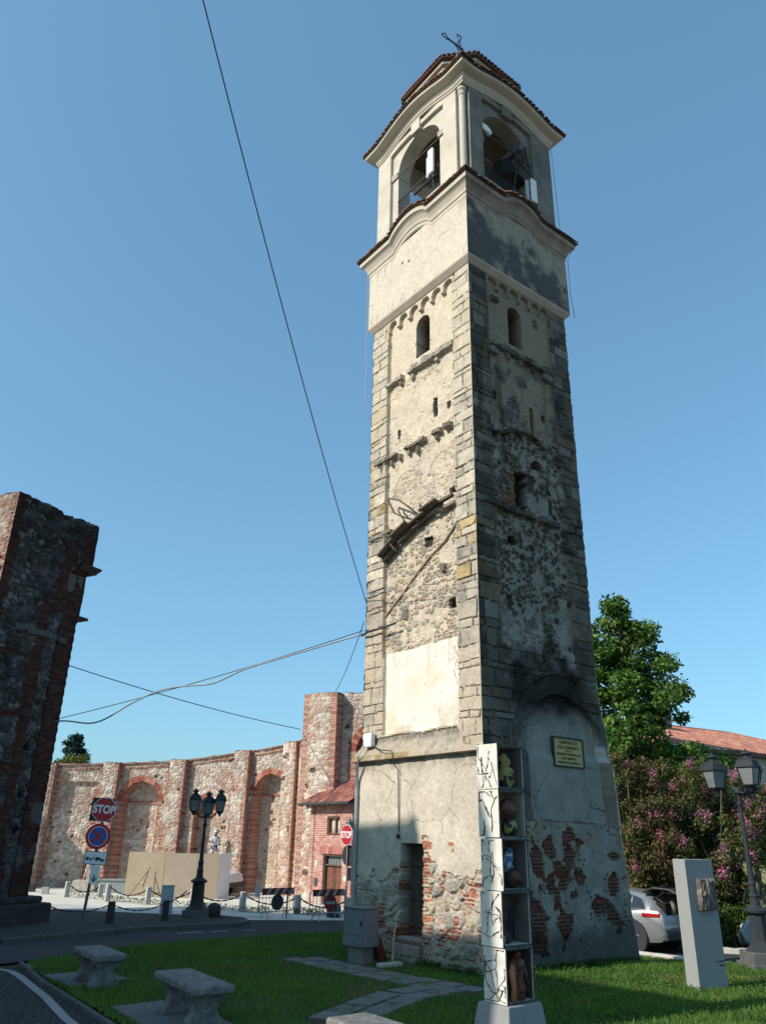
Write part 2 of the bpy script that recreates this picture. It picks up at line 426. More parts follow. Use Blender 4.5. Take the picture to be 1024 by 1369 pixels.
    # string courses with corbels
    def course(z, zt, dpt, drop, step, cc, bend=None, u0=uL - 0.02, u1=uR + 0.05):
        zz = Z - (bend if bend is not None else 0) - 0.10 * (fbm(U * 1.7, Z * 0 + z, S + 5, 3) - 0.5)
        a = (U > u0) & (U < u1) & (zz > z) & (zz < zt)
        dd, q1, q2, q3 = ashlar(U, Z * 0 + 0.1, int(z * 10) + S, 0.3, 0.4, 0.12, 0.40)
        gap = (q1 > 0.84) | (zz > z + (zt - z) * (0.5 + 0.5 * _h(np.floor(q2 * 997), U * 0, 3)) * (0.8 + 0.4 * n2)) | (zz < z + 0.06 * (n4 - .3))
        put(a & ~gap, dpt * (0.4 + 0.6 * q2) - 0.02 * (dd < 0.015) + 0.03 * (n2 - 0.5), pal(cc, q2) * (0.7 + 0.6 * n2)[..., None])
        k = np.round((U - u0 - 0.25) / step); ce = u0 + 0.25 + k * step + 0.08 * (_h(k, k * 0, S + int(z)) - 0.5)
        b = (U > u0 + 0.1) & (U < u1 - 0.1) & (((U - ce) / 0.075) ** 2 + ((zz - z) / (0.02 + drop * (0.6 + 0.6 * _h(k, k * 0, S + 8)))) ** 4 < 1 + .6 * (n4 - .5)) & (zz < z + .02) & (_h(k, k * 0, S + 77) > 0.25)
        put(b, -rec * 0.3 + 0.05 * (n2), pal(cc, _h(k, k * 0, S + 2)) * 0.8)
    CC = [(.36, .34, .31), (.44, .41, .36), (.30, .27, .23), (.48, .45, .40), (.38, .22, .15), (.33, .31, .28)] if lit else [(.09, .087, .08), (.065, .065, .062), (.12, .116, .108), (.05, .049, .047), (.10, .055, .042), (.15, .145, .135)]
    course(15.95, 16.22, 0.07, 0.20, 0.56, CC)
    if lit:
        course(13.33, 13.52, 0.09, 0.26, 0.42, [(.25, .235, .21), (.18, .17, .155), (.33, .31, .27)], u0=uL + 0.1, u1=4.4)
        course(10.86, 11.02, 0.08, 0.14, 0.5, CC, u1=4.5)
    else:
        course(12.98, 13.16, 0.07, 0.18, 0.5, CC, bend=0.45 * np.exp(-((U - 2.1) / 0.8) ** 2), u0=0.25, u1=3.9)
        course(10.76, 10.98, 0.10, 0.0, 0.5, [(.07, .068, .064), (.05, .05, .048), (.095, .092, .088)], u0=0.25, u1=4.2)
        for b in (0.93, 3.3): put(disk(U, Z, b, 15.80, 0.22, 0.13) < 1 + 0.5 * (n2 - 0.5), 0.05, np.array((.16, .155, .15)) * (0.6 + 0.8 * n2)[..., None])
    def hole(u, z, w, hh, deep=0.35, cc=(.05, .045, .04)):
        a = (np.abs(U - u + 0.05 * (n2 - 0.5)) < w / 2 * (1 + 0.5 * (n4 - 0.5))) & (np.abs(Z - z) < hh / 2 * (1 + 0.3 * (n4 - 0.5)))
        put(a, -deep, np.array(cc) * np.ones(U.shape + (3,)))
    # round-headed windows
    def window(u, z0, z1, w):
        a = (np.abs(U - u) < w / 2) & (Z > z0) & (Z < z1 - w / 2) | (disk(U, Z, u, z1 - w / 2, w / 2) < 1) & (Z > z0)
        bm, b1, b2 = bricks(U, Z, 3)
        rim = (np.abs(U - u) < w / 2 + 0.10) & (Z > z0 - 0.05) & (Z < z1 - w / 2) & ~a & (n3 > (0.72 if lit else 0.56))
        put(rim, -rec + 0.01, mix(MORT, pal(BRK, b1) * (1 if lit else .6), bm))
        put(a, -0.62, np.array((.10, .075, .06)) * (0.6 + 0.8 * n2)[..., None] if lit else np.array((.06, .055, .05)) * np.ones(U.shape + (3,)))
    if lit:
        window(2.22, 16.5, 17.92, 0.62)
        hole(1.66, 14.33, 0.16, 0.66); hole(1.09, 14.15, 0.14, 0.22); hole(3.35, 14.12, 0.13, 0.30); hole(0.97, 11.42, 0.24, 0.2)
        hole(1.97, 10.16, 0.34, 0.30, 0.2); hole(1.05, 8.22, 0.22, 0.26, 0.3); hole(2.95, 8.30, 0.22, 0.3, 0.06, (.2, .19, .18)); hole(1.35, 9.25, 0.2, 0.22, 0.02, (.2, .18, .16))
        # ghost arches of old twin windows
        for cu, cz, r in ((2.95, 12.1, 0.62), (1.42, 12.2, 0.55)):
            dd = np.abs(np.hypot(U - cu, Z - cz) - r)
            g = (dd < 0.05) & (Z > cz) & P3
            col = np.where(g[..., None], mix(col, (.44, .42, .38), 0.6 * ss(0.05, 0.02, dd)), col); h = h + np.where(g, 0.015, 0)
            g2 = (np.abs(np.abs(U - cu) - r) < 0.04) & (Z <= cz) & (Z > cz - 0.9) & P3; h = h - np.where(g2, 0.012, 0)
        # bright panel of new plaster
        pm = (U > 0.80 + 0.02 * (n2 - .5)) & (U < 3.77) & (Z > 5.14 + 0.12 * (n3 - 0.5)) & (Z < 7.30 + 0.05 * (n3 - 0.5))
        pc = np.array((.98, .955, .90)) * (0.90 + 0.2 * n2)[..., None]
        pc = mix(pc, (.86, .76, .62), ss(0.55, 0.8, n1 + 0.35 * ss(2.9, 3.8, U) * ss(6.4, 5.2, Z)) * 0.6)
        pc = mix(pc, (.40, .36, .31), (n4 > 0.80) * 0.6); pc = pc * np.where(cracks(U, Z, 91, .9, .012), .72, 1.0)[..., None]; pc = pc * (1 - .22 * ss(.55, .75, fbm(U * 6, Z * .6, 93, 3)) * ss(6.2, 7.3, Z))[..., None]; pc = mix(pc, (.58, .53, .46), ss(.52, .7, n3) * ss(5.9, 5.2, Z) * .6)
        put(pm, -rec + 0.035 + 0.006 * (n2 - 0.5), pc)
        cr = (np.abs(U - 0.95 - 0.06 * np.sin(Z * 9)) < 0.012) & (Z > 6.0) & (Z < 7.1); col = np.where(cr[..., None], np.array((.30, .27, .23)), col)
    else:
        window(2.02, 16.45, 17.88, 0.58)
        put((np.abs(U - 2.52) < 0.14) & (Z > 16.75) & (Z < 17.3) & (n3 > 0.47), -rec + 0.02, pal(BRK, bricks(U, Z, 3)[1]) * 0.55)
        hole(3.0, 17.72, 0.2, 0.34, 0.12, (.09, .085, .08)); hole(1.1, 17.75, 0.32, 0.16, -0.03, (.07, .07, .072))
        put((np.abs(U - 2.66) < 0.22) & (Z > 13.6) & (Z < 14.5) & (n3 > 0.45), -rec + 0.03, mix(MORT, pal(BRK, bricks(U, Z, 3)[1]) * 0.6, bricks(U, Z, 3)[0]))
        hole(2.54, 14.08, 0.15, 0.84); hole(0.95, 14.35, 0.22, 0.3, 0.15, (.06, .06, .058)); hole(0.86, 13.05, 0.2, 0.22); hole(3.05, 14.3, 0.16, 0.2)
        # old relieving arch, niche and broken window
        for cu, cz, r, w in ((1.45, 12.1, 0.62, 0.11), (2.9, 11.7, 0.72, 0.13), (2.58, 12.42, 0.36, 0.09)):
            rr_ = np.hypot(U - cu, Z - cz); g = (np.abs(rr_ - r) < w) & (Z > cz - 0.1)
            sg = np.floor(np.arctan2(Z - cz, U - cu) * r / 0.13)
            put(g, -rec + 0.05 + 0.03 * (_h(sg, sg * 0, 4) - 0.5), pal([(.17, .165, .15), (.11, .108, .1), (.22, .21, .19)], _h(sg, sg * 0, 9)) * (0.7 + 0.6 * n2)[..., None])
        put((disk(U, Z, 2.58, 12.45, 0.26, 0.26) < 1) & (Z > 12.4), -0.35, np.array((.09, .085, .06)) * np.ones(U.shape + (3,)))
        bk = (np.abs(U - 1.36) < 0.30) & (np.abs(Z - 11.5) < 0.52) & (n3 > 0.42)
        bm, b1, b2 = bricks(U, Z, 8); put(bk, -rec + 0.02 * bm, mix((.18, .17, .16), pal(BRK, b1) * 0.55, bm))
        hole(1.86, 11.55, 0.46, 1.15, 0.42, (.025, .024, .023)); hole(2.28, 11.9, 0.3, 0.5, 0.1, (.05, .05, .048)); hole(3.1, 11.35, 0.16, 0.4, 0.12, (.04, .04, .04))
        hole(1.38, 9.98, 0.26, 0.2, 0.3, (.02, .02, .02)); hole(3.62, 10.2, 0.34, 0.16, -0.05, (.035, .034, .033)); hole(1.22, 8.25, 0.22, 0.3, 0.15, (.05, .05, .05)); hole(3.55, 8.6, 0.1, 0.14)
        # rain streaks and lichen
        st = ss(0.5, 0.75, fbm(U * 3.2, Z * 0.35, S + 40, 3)) * ss(10, 13.5, Z) * ss(16.4, 15.2, Z); col = col * (1 - 0.5 * st)[..., None]
        # lime render washed down over the rubble, soot above the arch
        lw = ss(8.3, 7.2, Z + 1.2 * (n3 - 0.5)) * ss(6.0, 6.6, Z) * ins
        col = mix(col, np.array((.36, .355, .345)) * (0.6 + 0.8 * n2)[..., None], lw * ss(0.42, 0.62, n3) * 0.85)
    # ---- lower part: old window-like arch on the shaded side
    bh = None
    if not lit:
        cu, cz, r = 2.86, 4.72, 1.36
        rr_ = np.hypot(U - cu, Z - cz); archi = ((rr_ < r) & (Z > cz)) | ((np.abs(U - cu) < r) & (Z <= cz))
        ring = ((rr_ > r) & (rr_ < r + 0.5) & (Z > cz)) | ((np.abs(U - cu) > r) & (np.abs(U - cu) < r + 0.5) & (Z <= cz) & (Z > 3.3))
        low = (Z < 5.2 + 0.5 * (n3 - 0.5)) & (U > 0.85)
        gp = np.array((.24, .245, .235)) * (0.78 + 0.44 * fbm(U * 3, Z * 3, 91, 4))[..., None]
        sp = np.array((.095, .095, .093)) * (0.7 + 0.6 * n2)[..., None]
        put(low & ~archi, 0.02 * (n2 - 0.5), sp)
        put(ring & ins, -0.04 + 0.03 * (n2 - 0.5) - 0.02 * (np.abs(rr_ - r - 0.48) < 0.03), sp * 0.9)
        put(archi, -0.16 + 0.006 * (n2 - 0.5) + 0.02 * ((rr_ > r - 0.05) & (Z > cz)), gp)
        pw = np.exp(-np.abs((U - 2.35) / 1.6) ** 4) * ss(5.0, 6.1, Z + 0.6 * (n3 - 0.5)) * ss(7.7, 6.5, Z + 0.9 * (n1 - 0.5) + 0.6 * (n3 - .5) + 0.3 * (n2 - .5))
        soot = np.clip(pw * 1.25, 0, 1) * (0.72 + 0.5 * n2); col = col * (1 - 0.84 * np.clip(soot, 0, 1))[..., None]
        so2 = ss(5.55, 6.0, Z + 0.25 * (n3 - 0.5)) * archi; col = col * (1 - 0.75 * so2)[..., None]
        st2 = ss(0.55, 0.7, fbm(U * 5, Z * 0.5, 44, 3)) * ss(4.3, 5.6, Z) * (U > 3.4) * archi; col = mix(col, (.15, .10, .07), st2 * 0.6)
        rg = ring & ins & (n3 > 0.5) & (Z > 4.5); col = np.where(rg[..., None], col * 1.7, col)
    return h, col, ins, n1, n2, n3, n4

def base_off(Z):            # the thicker foot of the tower
    return 0.07 * ss(4.7, 4.45, Z) + 0.05 * ss(1.2, 0, Z)

def face_lit(U, Z):
    h, col, ins, n1, n2, n3, n4 = tower_face(U, Z, True, TW)
    h = h * ss(0, 0.05, U) * ss(0, 0.03, TW - U + 0.02)
    # rough weathered offset with a lip
    lz = 4.47 + 0.05 * (fbm(U * 2, Z * 0, 66, 3) - 0.5)
    led = (Z > lz) & (Z < 5.08 + 0.1 * (n3 - 0.5) - 0.45 * ss(0.9, 0.4, U)) & (U > 0.10)
    sl_ = 0.20 * ss(5.06, 4.55, Z)
    lc = np.array((.44, .41, .36)) * (0.6 + 0.8 * n2)[..., None]; lc = mix(lc, (.50, .45, .37), ss(0.5, 0.65, n3) * (Z < 4.95))
    lc = mix(lc, (.33, .24, .10), (n1 > 0.6) * (Z < 4.62) * 0.7); lc = mix(lc, (.16, .15, .14), ss(4.85, 5.0, Z) * (n2 > .45) * 0.7)
    h = np.where(led, sl_ * (0.8 + 0.4 * n3) - 0.03 + 0.06 * (n2 - 0.5), h); col = np.where(led[..., None], lc, col)
    # rendered base, rubble where the render has fallen
    b = Z <= lz
    m, dome, r1, r2 = stones(U, Z, 0.27, 301, 1.25, 0.05, 0.2); ms, ds, s1, s2 = stones(U, Z, 0.10, 331, 1.3, 0.08, 0.25)
    bare = ss(2.35, 1.7, Z + 1.1 * (n3 - 0.5) + 0.7 * (n1 - 0.5) + 0.35 * ss(2.6, 4.2, U))
    gr = np.array((.60, .565, .51)) * (0.78 + 0.44 * n2)[..., None]
    gr = mix(gr, (.50, .47, .42), ss(0.45, 0.7, n1) * 0.7); gr = mix(gr, (.30, .285, .26), ss(4.1, 4.4, Z) * ss(0.4, 0.6, fbm(U * 4, Z * 0.6, 71, 3)) * 0.8)
    gr = mix(gr, (.60, .55, .47), (np.abs(U - 1.95 - 0.05 * (n2 - .5)) < 0.09) * (Z > 2.55) * (Z < 3.6) * ss(.4, .6, n2 + .15) * 0.7)
    mo = np.array((.54, .50, .44)) * (0.75 + 0.5 * n2)[..., None]
    rc = mix(mo, pal([(.36, .35, .33), (.44, .42, .38), (.30, .295, .28), (.45, .39, .32), (.39, .37, .34)], r1) * (0.75 + 0.5 * n2)[..., None], m * (r2 > 0.2))
    rc = mix(rc, pal([(.36, .34, .30), (.40, .17, .10), (.28, .27, .25)], s1), ms * (r2 <= 0.2) * 0.8)
    bmk, b1, b2 = bricks(U, Z, 12, 0.25, 0.072); bp = (fbm(U * 2.2, Z * 3, 407, 3) > 0.63) & (Z < 2.4) & (Z > 0.4)
    rc = np.where(bp[..., None], mix(mo, pal(BRK, b1) * 1.05, bmk), rc)
    hb = np.where(bare > 0.5, -0.045 + 0.075 * dome * (r2 > 0.2) + 0.02 * ds, 0.0) + 0.02 * (n2 - 0.5) * (0.4 + bare)
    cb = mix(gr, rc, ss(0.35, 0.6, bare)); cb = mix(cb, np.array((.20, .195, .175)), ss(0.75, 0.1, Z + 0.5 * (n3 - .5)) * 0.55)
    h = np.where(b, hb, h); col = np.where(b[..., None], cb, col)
    # brick jamb and the doorway
    jm = b & (U > 1.70 + 0.10 * (np.mod(np.floor(Z / 0.15), 2)) - 0.08 * (n3 - 0.5)) & (U < 2.06) & (Z > 0.45) & (Z < 2.72 - 0.12 * (n3))
    h = np.where(jm, -0.02 + 0.03 * bmk * (0.5 + b2) - 0.05 * (b2 > 0.85), h); col = np.where(jm[..., None], mix(mo * 0.9, mix(pal(BRK, b1) * 1.1, (.56, .49, .41), (b2 > .62) * .75), bmk), col)
    jl = b & (U > 2.84) & (U < 3.0 + 0.2 * (n3 - 0.4)) & (Z > 0.1) & (Z < 1.7) & (n3 > 0.4)
    col = np.where(jl[..., None], mix(mo * 0.8, pal(BRK, b1) * 0.9, bmk), col)
    sp = (U > 1.98) & (U < 3.05) & (Z < 0.52); h = np.where(sp, 0.0, h); col = np.where(sp[..., None], mix(np.array((.20, .18, .16)), pal(BRK, b1) * 0.6, bmk * 0.6), col)
    op = (U > 2.04 + 0.02 * (n2 - .5)) & (U < 2.85) & (Z > 0.52) & (Z < 2.50 + 0.03 * (n2 - 0.5))
    dc = mix(np.array((.17, .15, .13)) * np.ones(U.shape + (3,)), pal(BRK, b1) * 0.7, bmk * (n3 > .45) * (Z < 1.6))
    h = np.where(op, -0.36, h); col = np.where(op[..., None], dc, col)
    for (su, sz) in ((1.05, 2.45),): 
        q = (np.abs(U - su) < 0.10) & (np.abs(Z - sz) < 0.1) & (n2 > 0.4); col = np.where(q[..., None], np.array((.42, .16, .09)), col)
    return h + base_off(Z), np.where((cracks(U, Z, 71) & (Z < 4.3) & (Z > 1.5))[..., None], .5, 1.0) * col * np.array((.755, .715, .65)) * (1 + .16 * ss(4.6, 4.2, Z))[..., None], None

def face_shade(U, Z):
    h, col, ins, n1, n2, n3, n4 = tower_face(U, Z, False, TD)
    h = h * ss(0, 0.05, U)
    # render with big falls showing brick
    low = Z < 3.05 + 0.10 * (fbm(U * 1.5, Z * 0, 83, 3) - 0.5)
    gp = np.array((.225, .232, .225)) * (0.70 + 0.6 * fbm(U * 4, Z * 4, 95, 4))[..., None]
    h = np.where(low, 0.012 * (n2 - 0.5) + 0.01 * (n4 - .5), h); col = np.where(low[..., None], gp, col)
    edge = (np.abs(Z - 3.05 - 0.10 * (fbm(U * 1.5, Z * 0, 83, 3) - 0.5)) < 0.02) & (U > 1.3) & (U < 3.75); col = np.where(edge[..., None], np.array((.08, .078, .075)), col)
    bmk, b1, b2 = bricks(U, Z, 19, 0.25, 0.075)
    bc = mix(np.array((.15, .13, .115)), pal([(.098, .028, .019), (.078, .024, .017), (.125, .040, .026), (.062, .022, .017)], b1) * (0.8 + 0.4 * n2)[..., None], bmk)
    f = np.zeros(U.shape)
    for (u, z, a, c, k) in ((1.95, 2.42, .42, .34, 1), (1.65, 2.2, .28, .35, 1), (2.2, 2.0, .34, .3, 1), (1.98, 1.72, .16, .35, 1), (2.75, 2.72, .5, .2, 1), (3.05, 2.6, .3, .18, 1), (2.62, 2.35, .3, .32, 1), (2.4, 1.0, .40, .5, 1), (2.15, 1.35, .2, .3, 1), (2.75, 1.45, .35, .22, .9), (2.45, 1.75, .35, .25, .9),
                            (4.0, 1.6, .20, .42, 1), (3.9, 1.1, .16, .3, 1), (3.6, 1.25, .3, .2, 1), (4.05, 2.3, .3, .13, .9), (1.45, 1.0, .40, .6, 1), (1.2, 1.45, .22, .35, 1), (1.6, .55, .3, .3, .9), (3.0, 1.85, .25, .2, .8), (2.85, .55, .1, .08, 1), (4.45, 2.6, .16, .3, 1)):
        f = np.maximum(f, k * np.exp(-((U - u) / a) ** 2 * 1.3 - ((Z - z) / c) ** 2 * 1.3))
    f = f * 0.85 + 0.95 * (n3 - 0.5) + 0.75 * (n2 - 0.5) + 0.35 * (n4 - 0.5)
    fall = ss(0.365, 0.40, f) * low; scab = ss(0.22, 0.365, f) * low * (1 - fall)
    und = np.array((.27, .205, .145)) * (0.7 + 0.6 * n2)[..., None]
    col = mix(col, und, scab * (Z > 1.6)); col = mix(col, bc, fall)
    ub = (Z > 2.55) & low & (U > 1.35) & (U < 3.7) & (fall < .5); col = np.where(ub[..., None], mix(col, und * 1.05, ss(.35, .55, n3) * .9), col)
    h = h - 0.06 * fall + 0.014 * bmk * fall + 0.015 * ss(0.33, 0.365, f) * (1 - fall) * low; lipm = ss(0.345, 0.362, f) * ss(0.40, 0.375, f) * low; col = mix(col, np.array((.30, .27, .23)), lipm * .6)
    pk = (voro(U * 7, Z * 7, 55)[0] < 0.16 + 0.12 * n1) & low & (fall < 0.3) & (n3 > 0.47) & (Z > 0.9); h = h - 0.02 * pk; col = np.where(pk[..., None], np.array((.07, .068, .066)), col)
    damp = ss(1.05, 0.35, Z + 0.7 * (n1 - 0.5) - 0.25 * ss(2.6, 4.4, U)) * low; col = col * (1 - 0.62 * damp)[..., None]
    # broken strip of older render along the far edge
    ed = (U > 4.18 + 0.14 * (fbm(Z * 2, U * 0, 77, 3) - 0.5)) & (Z < 4.9) & (Z > 2.4); col = np.where(ed[..., None], np.array((.20, .18, .15)) * (0.6 + 0.8 * n2)[..., None], col); h = h - 0.03 * ed
    wp = (np.abs(U - 4.22) < 0.11) & (np.abs(Z - 4.72) < 0.2); col = np.where(wp[..., None], np.array((.40, .41, .42)), col)
    ckm = cracks(U, Z, 87, 1.3, .010) & (Z < 5.4); col = col * np.where(ckm, .45, 1.0)[..., None] * np.array((1.05, 1.0, .93))
    flare = (0.24 * ss(6.4, 4.9, Z) + 0.22 * ss(4.6, 0.0, Z))
    face_shade.flare = flare
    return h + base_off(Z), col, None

def shaft():
    # sunlit side: outward normal is -RD  (LD x ZD = -? chosen by sign below)
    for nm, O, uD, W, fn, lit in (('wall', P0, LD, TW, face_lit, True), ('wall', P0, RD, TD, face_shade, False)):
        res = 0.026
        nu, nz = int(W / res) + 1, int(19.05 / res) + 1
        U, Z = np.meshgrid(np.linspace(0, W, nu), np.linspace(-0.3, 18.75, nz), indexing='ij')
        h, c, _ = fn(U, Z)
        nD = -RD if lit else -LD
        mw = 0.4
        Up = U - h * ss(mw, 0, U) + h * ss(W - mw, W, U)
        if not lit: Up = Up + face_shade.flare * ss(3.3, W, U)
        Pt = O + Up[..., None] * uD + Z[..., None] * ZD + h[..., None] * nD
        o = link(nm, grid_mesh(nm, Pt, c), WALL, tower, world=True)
        o['label'] = 'sunlit side wall of rubble, dressed corner stones and patched plaster' if lit else 'shaded side wall with shade-darkened and sooty stone, filled arch and fallen render'
    for O, uD, nD, W in ((P0 + LD * TW, RD, LD, TD), (P0 + RD * TD, LD, RD, TW)):      # the two far sides
        res = 0.08
        nu, nz = int(W / res) + 1, int(19.05 / res) + 1
        U, Z = np.meshgrid(np.linspace(0, W, nu), np.linspace(-0.3, 18.75, nz), indexing='ij')
        m, dome, r1, r2 = stones(U, Z, 0.2, 501); n2 = fbm(U * 4, Z * 4, 3, 4)
        c = mix(np.array(MORT_L) * (0.7 + 0.5 * n2)[..., None], pal(ST_L, r1), m); hh = 0.02 * dome + base_off(Z) * 1.0
        Up = U - hh * ss(0.4, 0, U) + hh * ss(W - 0.4, W, U)
        if nD is RD: hh = hh + (0.24 * ss(6.4, 4.9, Z) + 0.22 * ss(4.6, 0.0, Z)); 
        Pt = O + Up[..., None] * uD + Z[..., None] * ZD + hh[..., None] * nD
        link('wall', grid_mesh('wall', Pt, c), WALL, tower, world=True)
shaft()

SIDES = [(P0, LD, -RD, TW, 2.42, 0.95, 0.42), (P0, RD, -LD, TD, 2.2, 0.85, 0.38), (P0 + LD * TW, RD, LD, TD, 2.2, 0.85, 0.38), (P0 + RD * TD, LD, RD, TW, 2.42, 0.95, 0.42)]
def bump1(u, c, w, hh): return hh * np.clip(1 - ((u - c) / w) ** 2, 0, 1) ** 0.75
def bump2(u, c, w, hh): return hh * np.clip(1 - ((u - c) / (2.0)) ** 2, 0, 1) ** 1.5
def sweep(name, prof, m, bf=None, nseg=90, sides=SIDES, col=None, noise=0.0):
    """moulding profile [(out, z)] carried round the four sides with mitred corners"""
    Pall = []; mb_v = []; mb_f = []; k = 0
    for (O, uD, nD, W, c, w, hh) in sides:
        s = np.linspace(0, 1, nseg); g = []
        for (o_, z) in prof:
            u = -o_ + s * (W + 2 * o_); b = bf(u, c, w, hh) if bf else 0 * u
            p = O + u[:, None] * uD + o_ * nD + (z + b)[:, None] * ZD
            if noise: p = p + noise * (vnoise(u * 6, u * 0 + z * 9, 5)[:, None] - 0.5) * ZD
            g.append(p)
        g = np.stack(g, 1); n1, n2 = g.shape[:2]
        idx = np.arange(n1 * n2).reshape(n1, n2) + k
        mb_v.append(g.reshape(-1, 3)); mb_f.append(np.stack([idx[:-1, :-1], idx[1:, :-1], idx[1:, 1:], idx[:-1, 1:]], -1).reshape(-1, 4)); k += n1 * n2
    me = bpy.data.meshes.new(name); set_mesh(me, np.concatenate(mb_v), np.concatenate(mb_f))
    bm = bmesh.new(); bm.from_mesh(me); bmesh.ops.remove_doubles(bm, verts=bm.verts, dist=0.0005); bmesh.ops.recalc_face_normals(bm, faces=bm.faces); bm.to_mesh(me); bm.free()
    return link(name, me, m, tower, world=True)

# plastered collar: shaded side has a grey-black wash over a shade-darkened base
def collar_face(O, uD, nD, W, lit, first):
    def pts(U, Z): return None
    res = 0.035 if first else 0.12
    nu, nz = int((W + .3) / res) + 1, int(2.5 / res) + 1
    U, Z = np.meshgrid(np.linspace(-0.15, W + 0.15, nu), np.linspace(18.70, 21.2, nz), indexing='ij')
    n1 = fbm(U * 1.2, Z * 1.2, 140, 4); n2 = fbm(U * 6, Z * 6, 141, 4); n3 = fbm(U * 2.6, Z * 2.6, 142, 4)
    if lit:
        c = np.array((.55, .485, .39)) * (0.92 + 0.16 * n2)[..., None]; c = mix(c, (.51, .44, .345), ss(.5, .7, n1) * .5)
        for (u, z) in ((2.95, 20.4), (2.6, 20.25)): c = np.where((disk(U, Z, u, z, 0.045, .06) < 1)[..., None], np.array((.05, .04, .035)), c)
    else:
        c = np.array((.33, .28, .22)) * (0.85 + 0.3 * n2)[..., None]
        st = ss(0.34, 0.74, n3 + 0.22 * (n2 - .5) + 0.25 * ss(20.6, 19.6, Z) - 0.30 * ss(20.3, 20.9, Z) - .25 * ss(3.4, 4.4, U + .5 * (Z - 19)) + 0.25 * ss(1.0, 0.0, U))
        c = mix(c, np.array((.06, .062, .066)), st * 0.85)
        ck = (np.abs(U - 2.42 - 0.08 * np.sin(Z * 7)) < 0.025) & (Z > 19.9) & (Z < 20.7); c = np.where(ck[..., None], np.array((.05, .05, .05)), c)
    c = c * np.where(cracks(U, Z, 143, 1.4, .008), .6, 1.0)[..., None]; dr_ = ss(.52, .72, fbm(U * 6, Z * .5, 147, 3)) * ss(20.2, 21.1, Z); c = c * (1 - .28 * dr_)[..., None]; dr2 = ss(.5, .7, fbm(U * 7, Z * .6, 149, 3)) * ss(19.3, 18.8, Z); c = c * (1 - .2 * dr2)[..., None]
    h = 0.15 + 0.006 * (n2 - 0.5)
    P = O + U[..., None] * uD + Z[..., None] * ZD + h[..., None] * nD
    return link('collar', grid_mesh('collar', P, c), WALL, tower, world=True)
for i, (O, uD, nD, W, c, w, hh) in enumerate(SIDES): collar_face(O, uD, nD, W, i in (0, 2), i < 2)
sweep('collar_drip', [(-0.02, 18.50), (0.03, 18.52), (0.155, 18.68), (0.158, 18.74), (0.14, 18.76)], PINKR)
sweep('cornice', [(0.12, 20.9), (0.165, 20.95), (0.17, 21.06), (0.20, 21.08), (0.21, 21.12), (0.23, 21.20), (0.30, 21.33), (0.36, 21.39), (0.41, 21.42), (0.42, 21.60), (0.36, 21.64), (-0.05, 21.90)], CREAM, bump1, 140, sides=SIDES[:1] + SIDES[2:])
sweep('cornice', [(0.12, 20.9), (0.165, 20.95), (0.17, 21.06), (0.20, 21.08), (0.21, 21.12), (0.23, 21.20), (0.30, 21.33), (0.36, 21.39), (0.41, 21.42), (0.42, 21.60), (0.36, 21.64), (-0.05, 21.90)], mat('shade-darkened render', (.27, .215, .17), .9, .3, 1.6, .25, 30), bump1, 140, sides=SIDES[1:2])  # shaded-side copy of the cornice render, its shade put into the colour
# ------------------------------------------------------------------ clay tile skirt above the cornice
def tile_cols(rg, n, base=((.20, .085, .055), (.26, .12, .08), (.16, .075, .055), (.12, .09, .075), (.22, .14, .10))):
    return np.array(base)[rg.integers(0, len(base), n)]
def skirt(name, out, zo, inn, zi, bf, sp=0.155, lit_side=None, parent=tower, sides=SIDES, rows=2, tcol=None):
    """half-round tiles from the eave up to the wall: one strip of half tubes per side"""
    rg = np.random.default_rng(31); VV = []; FF = []; CC = []; k = 0
    for (O, uD, nD, W, c, w, hh) in sides:
        L = W + 2 * out; n = int(L / sp)
        for i in range(n):
            u0 = -out + (i + 0.5) * L / n
            for r in range(rows):
                a0, a1 = r / rows, min(1.0, (r + 1) / rows + 0.12)
                sk = rg.normal(0, 0.018); dz = rg.normal(0, 0.01); rad = sp * 0.5 * rg.uniform(0.85, 1.08); cc = tile_cols(rg, 1, tcol)[0] if tcol is not None else tile_cols(rg, 1)[0]; cc = cc * rg.uniform(.7, 1.3)
                ring = []
                for q, a in enumerate((a0, a1)):
                    o_ = out + (inn - out) * a; z = zo + (zi - zo) * a + (bf(np.array([u0]), c, w, hh)[0] * (1 - 0.3 * a) if bf else 0) + dz + (0.02 if q == 0 else -0.005)
                    # keep inside the mitre
                    lim = -o_ + 0.02; u = min(max(u0 + sk, lim), W - lim)
                    for t in range(6):
                        an = math.pi * t / 5
                        ring.append(O + (u + rad * math.cos(an) * (1.0 if q == 0 else 0.85)) * uD + o_ * nD + (z + rad * 0.8 * math.sin(an)) * ZD)
                VV += ring; CC += [cc] * 12
                for t in range(5): FF.append((k + t, k + t + 1, k + 7 + t, k + 6 + t))
                FF.append((k, k + 1, k + 2, k + 3)); FF.append((k, k + 3, k + 4, k + 5))
                k += 12
    me = bpy.data.meshes.new(name); set_mesh(me, np.array(VV), np.array(FF), np.array(CC))
    return link(name, me, TILE, parent, world=True)
sweep('skirt_bed', [(0.40, 21.605), (0.50, 21.615), (0.50, 21.63), (-0.30, 22.28)], mat('tile bed', (.10, .06, .045), .95), bump1, 140)
skirt('roof_tile', 0.52, 21.64, -0.05, 22.22, bump1)

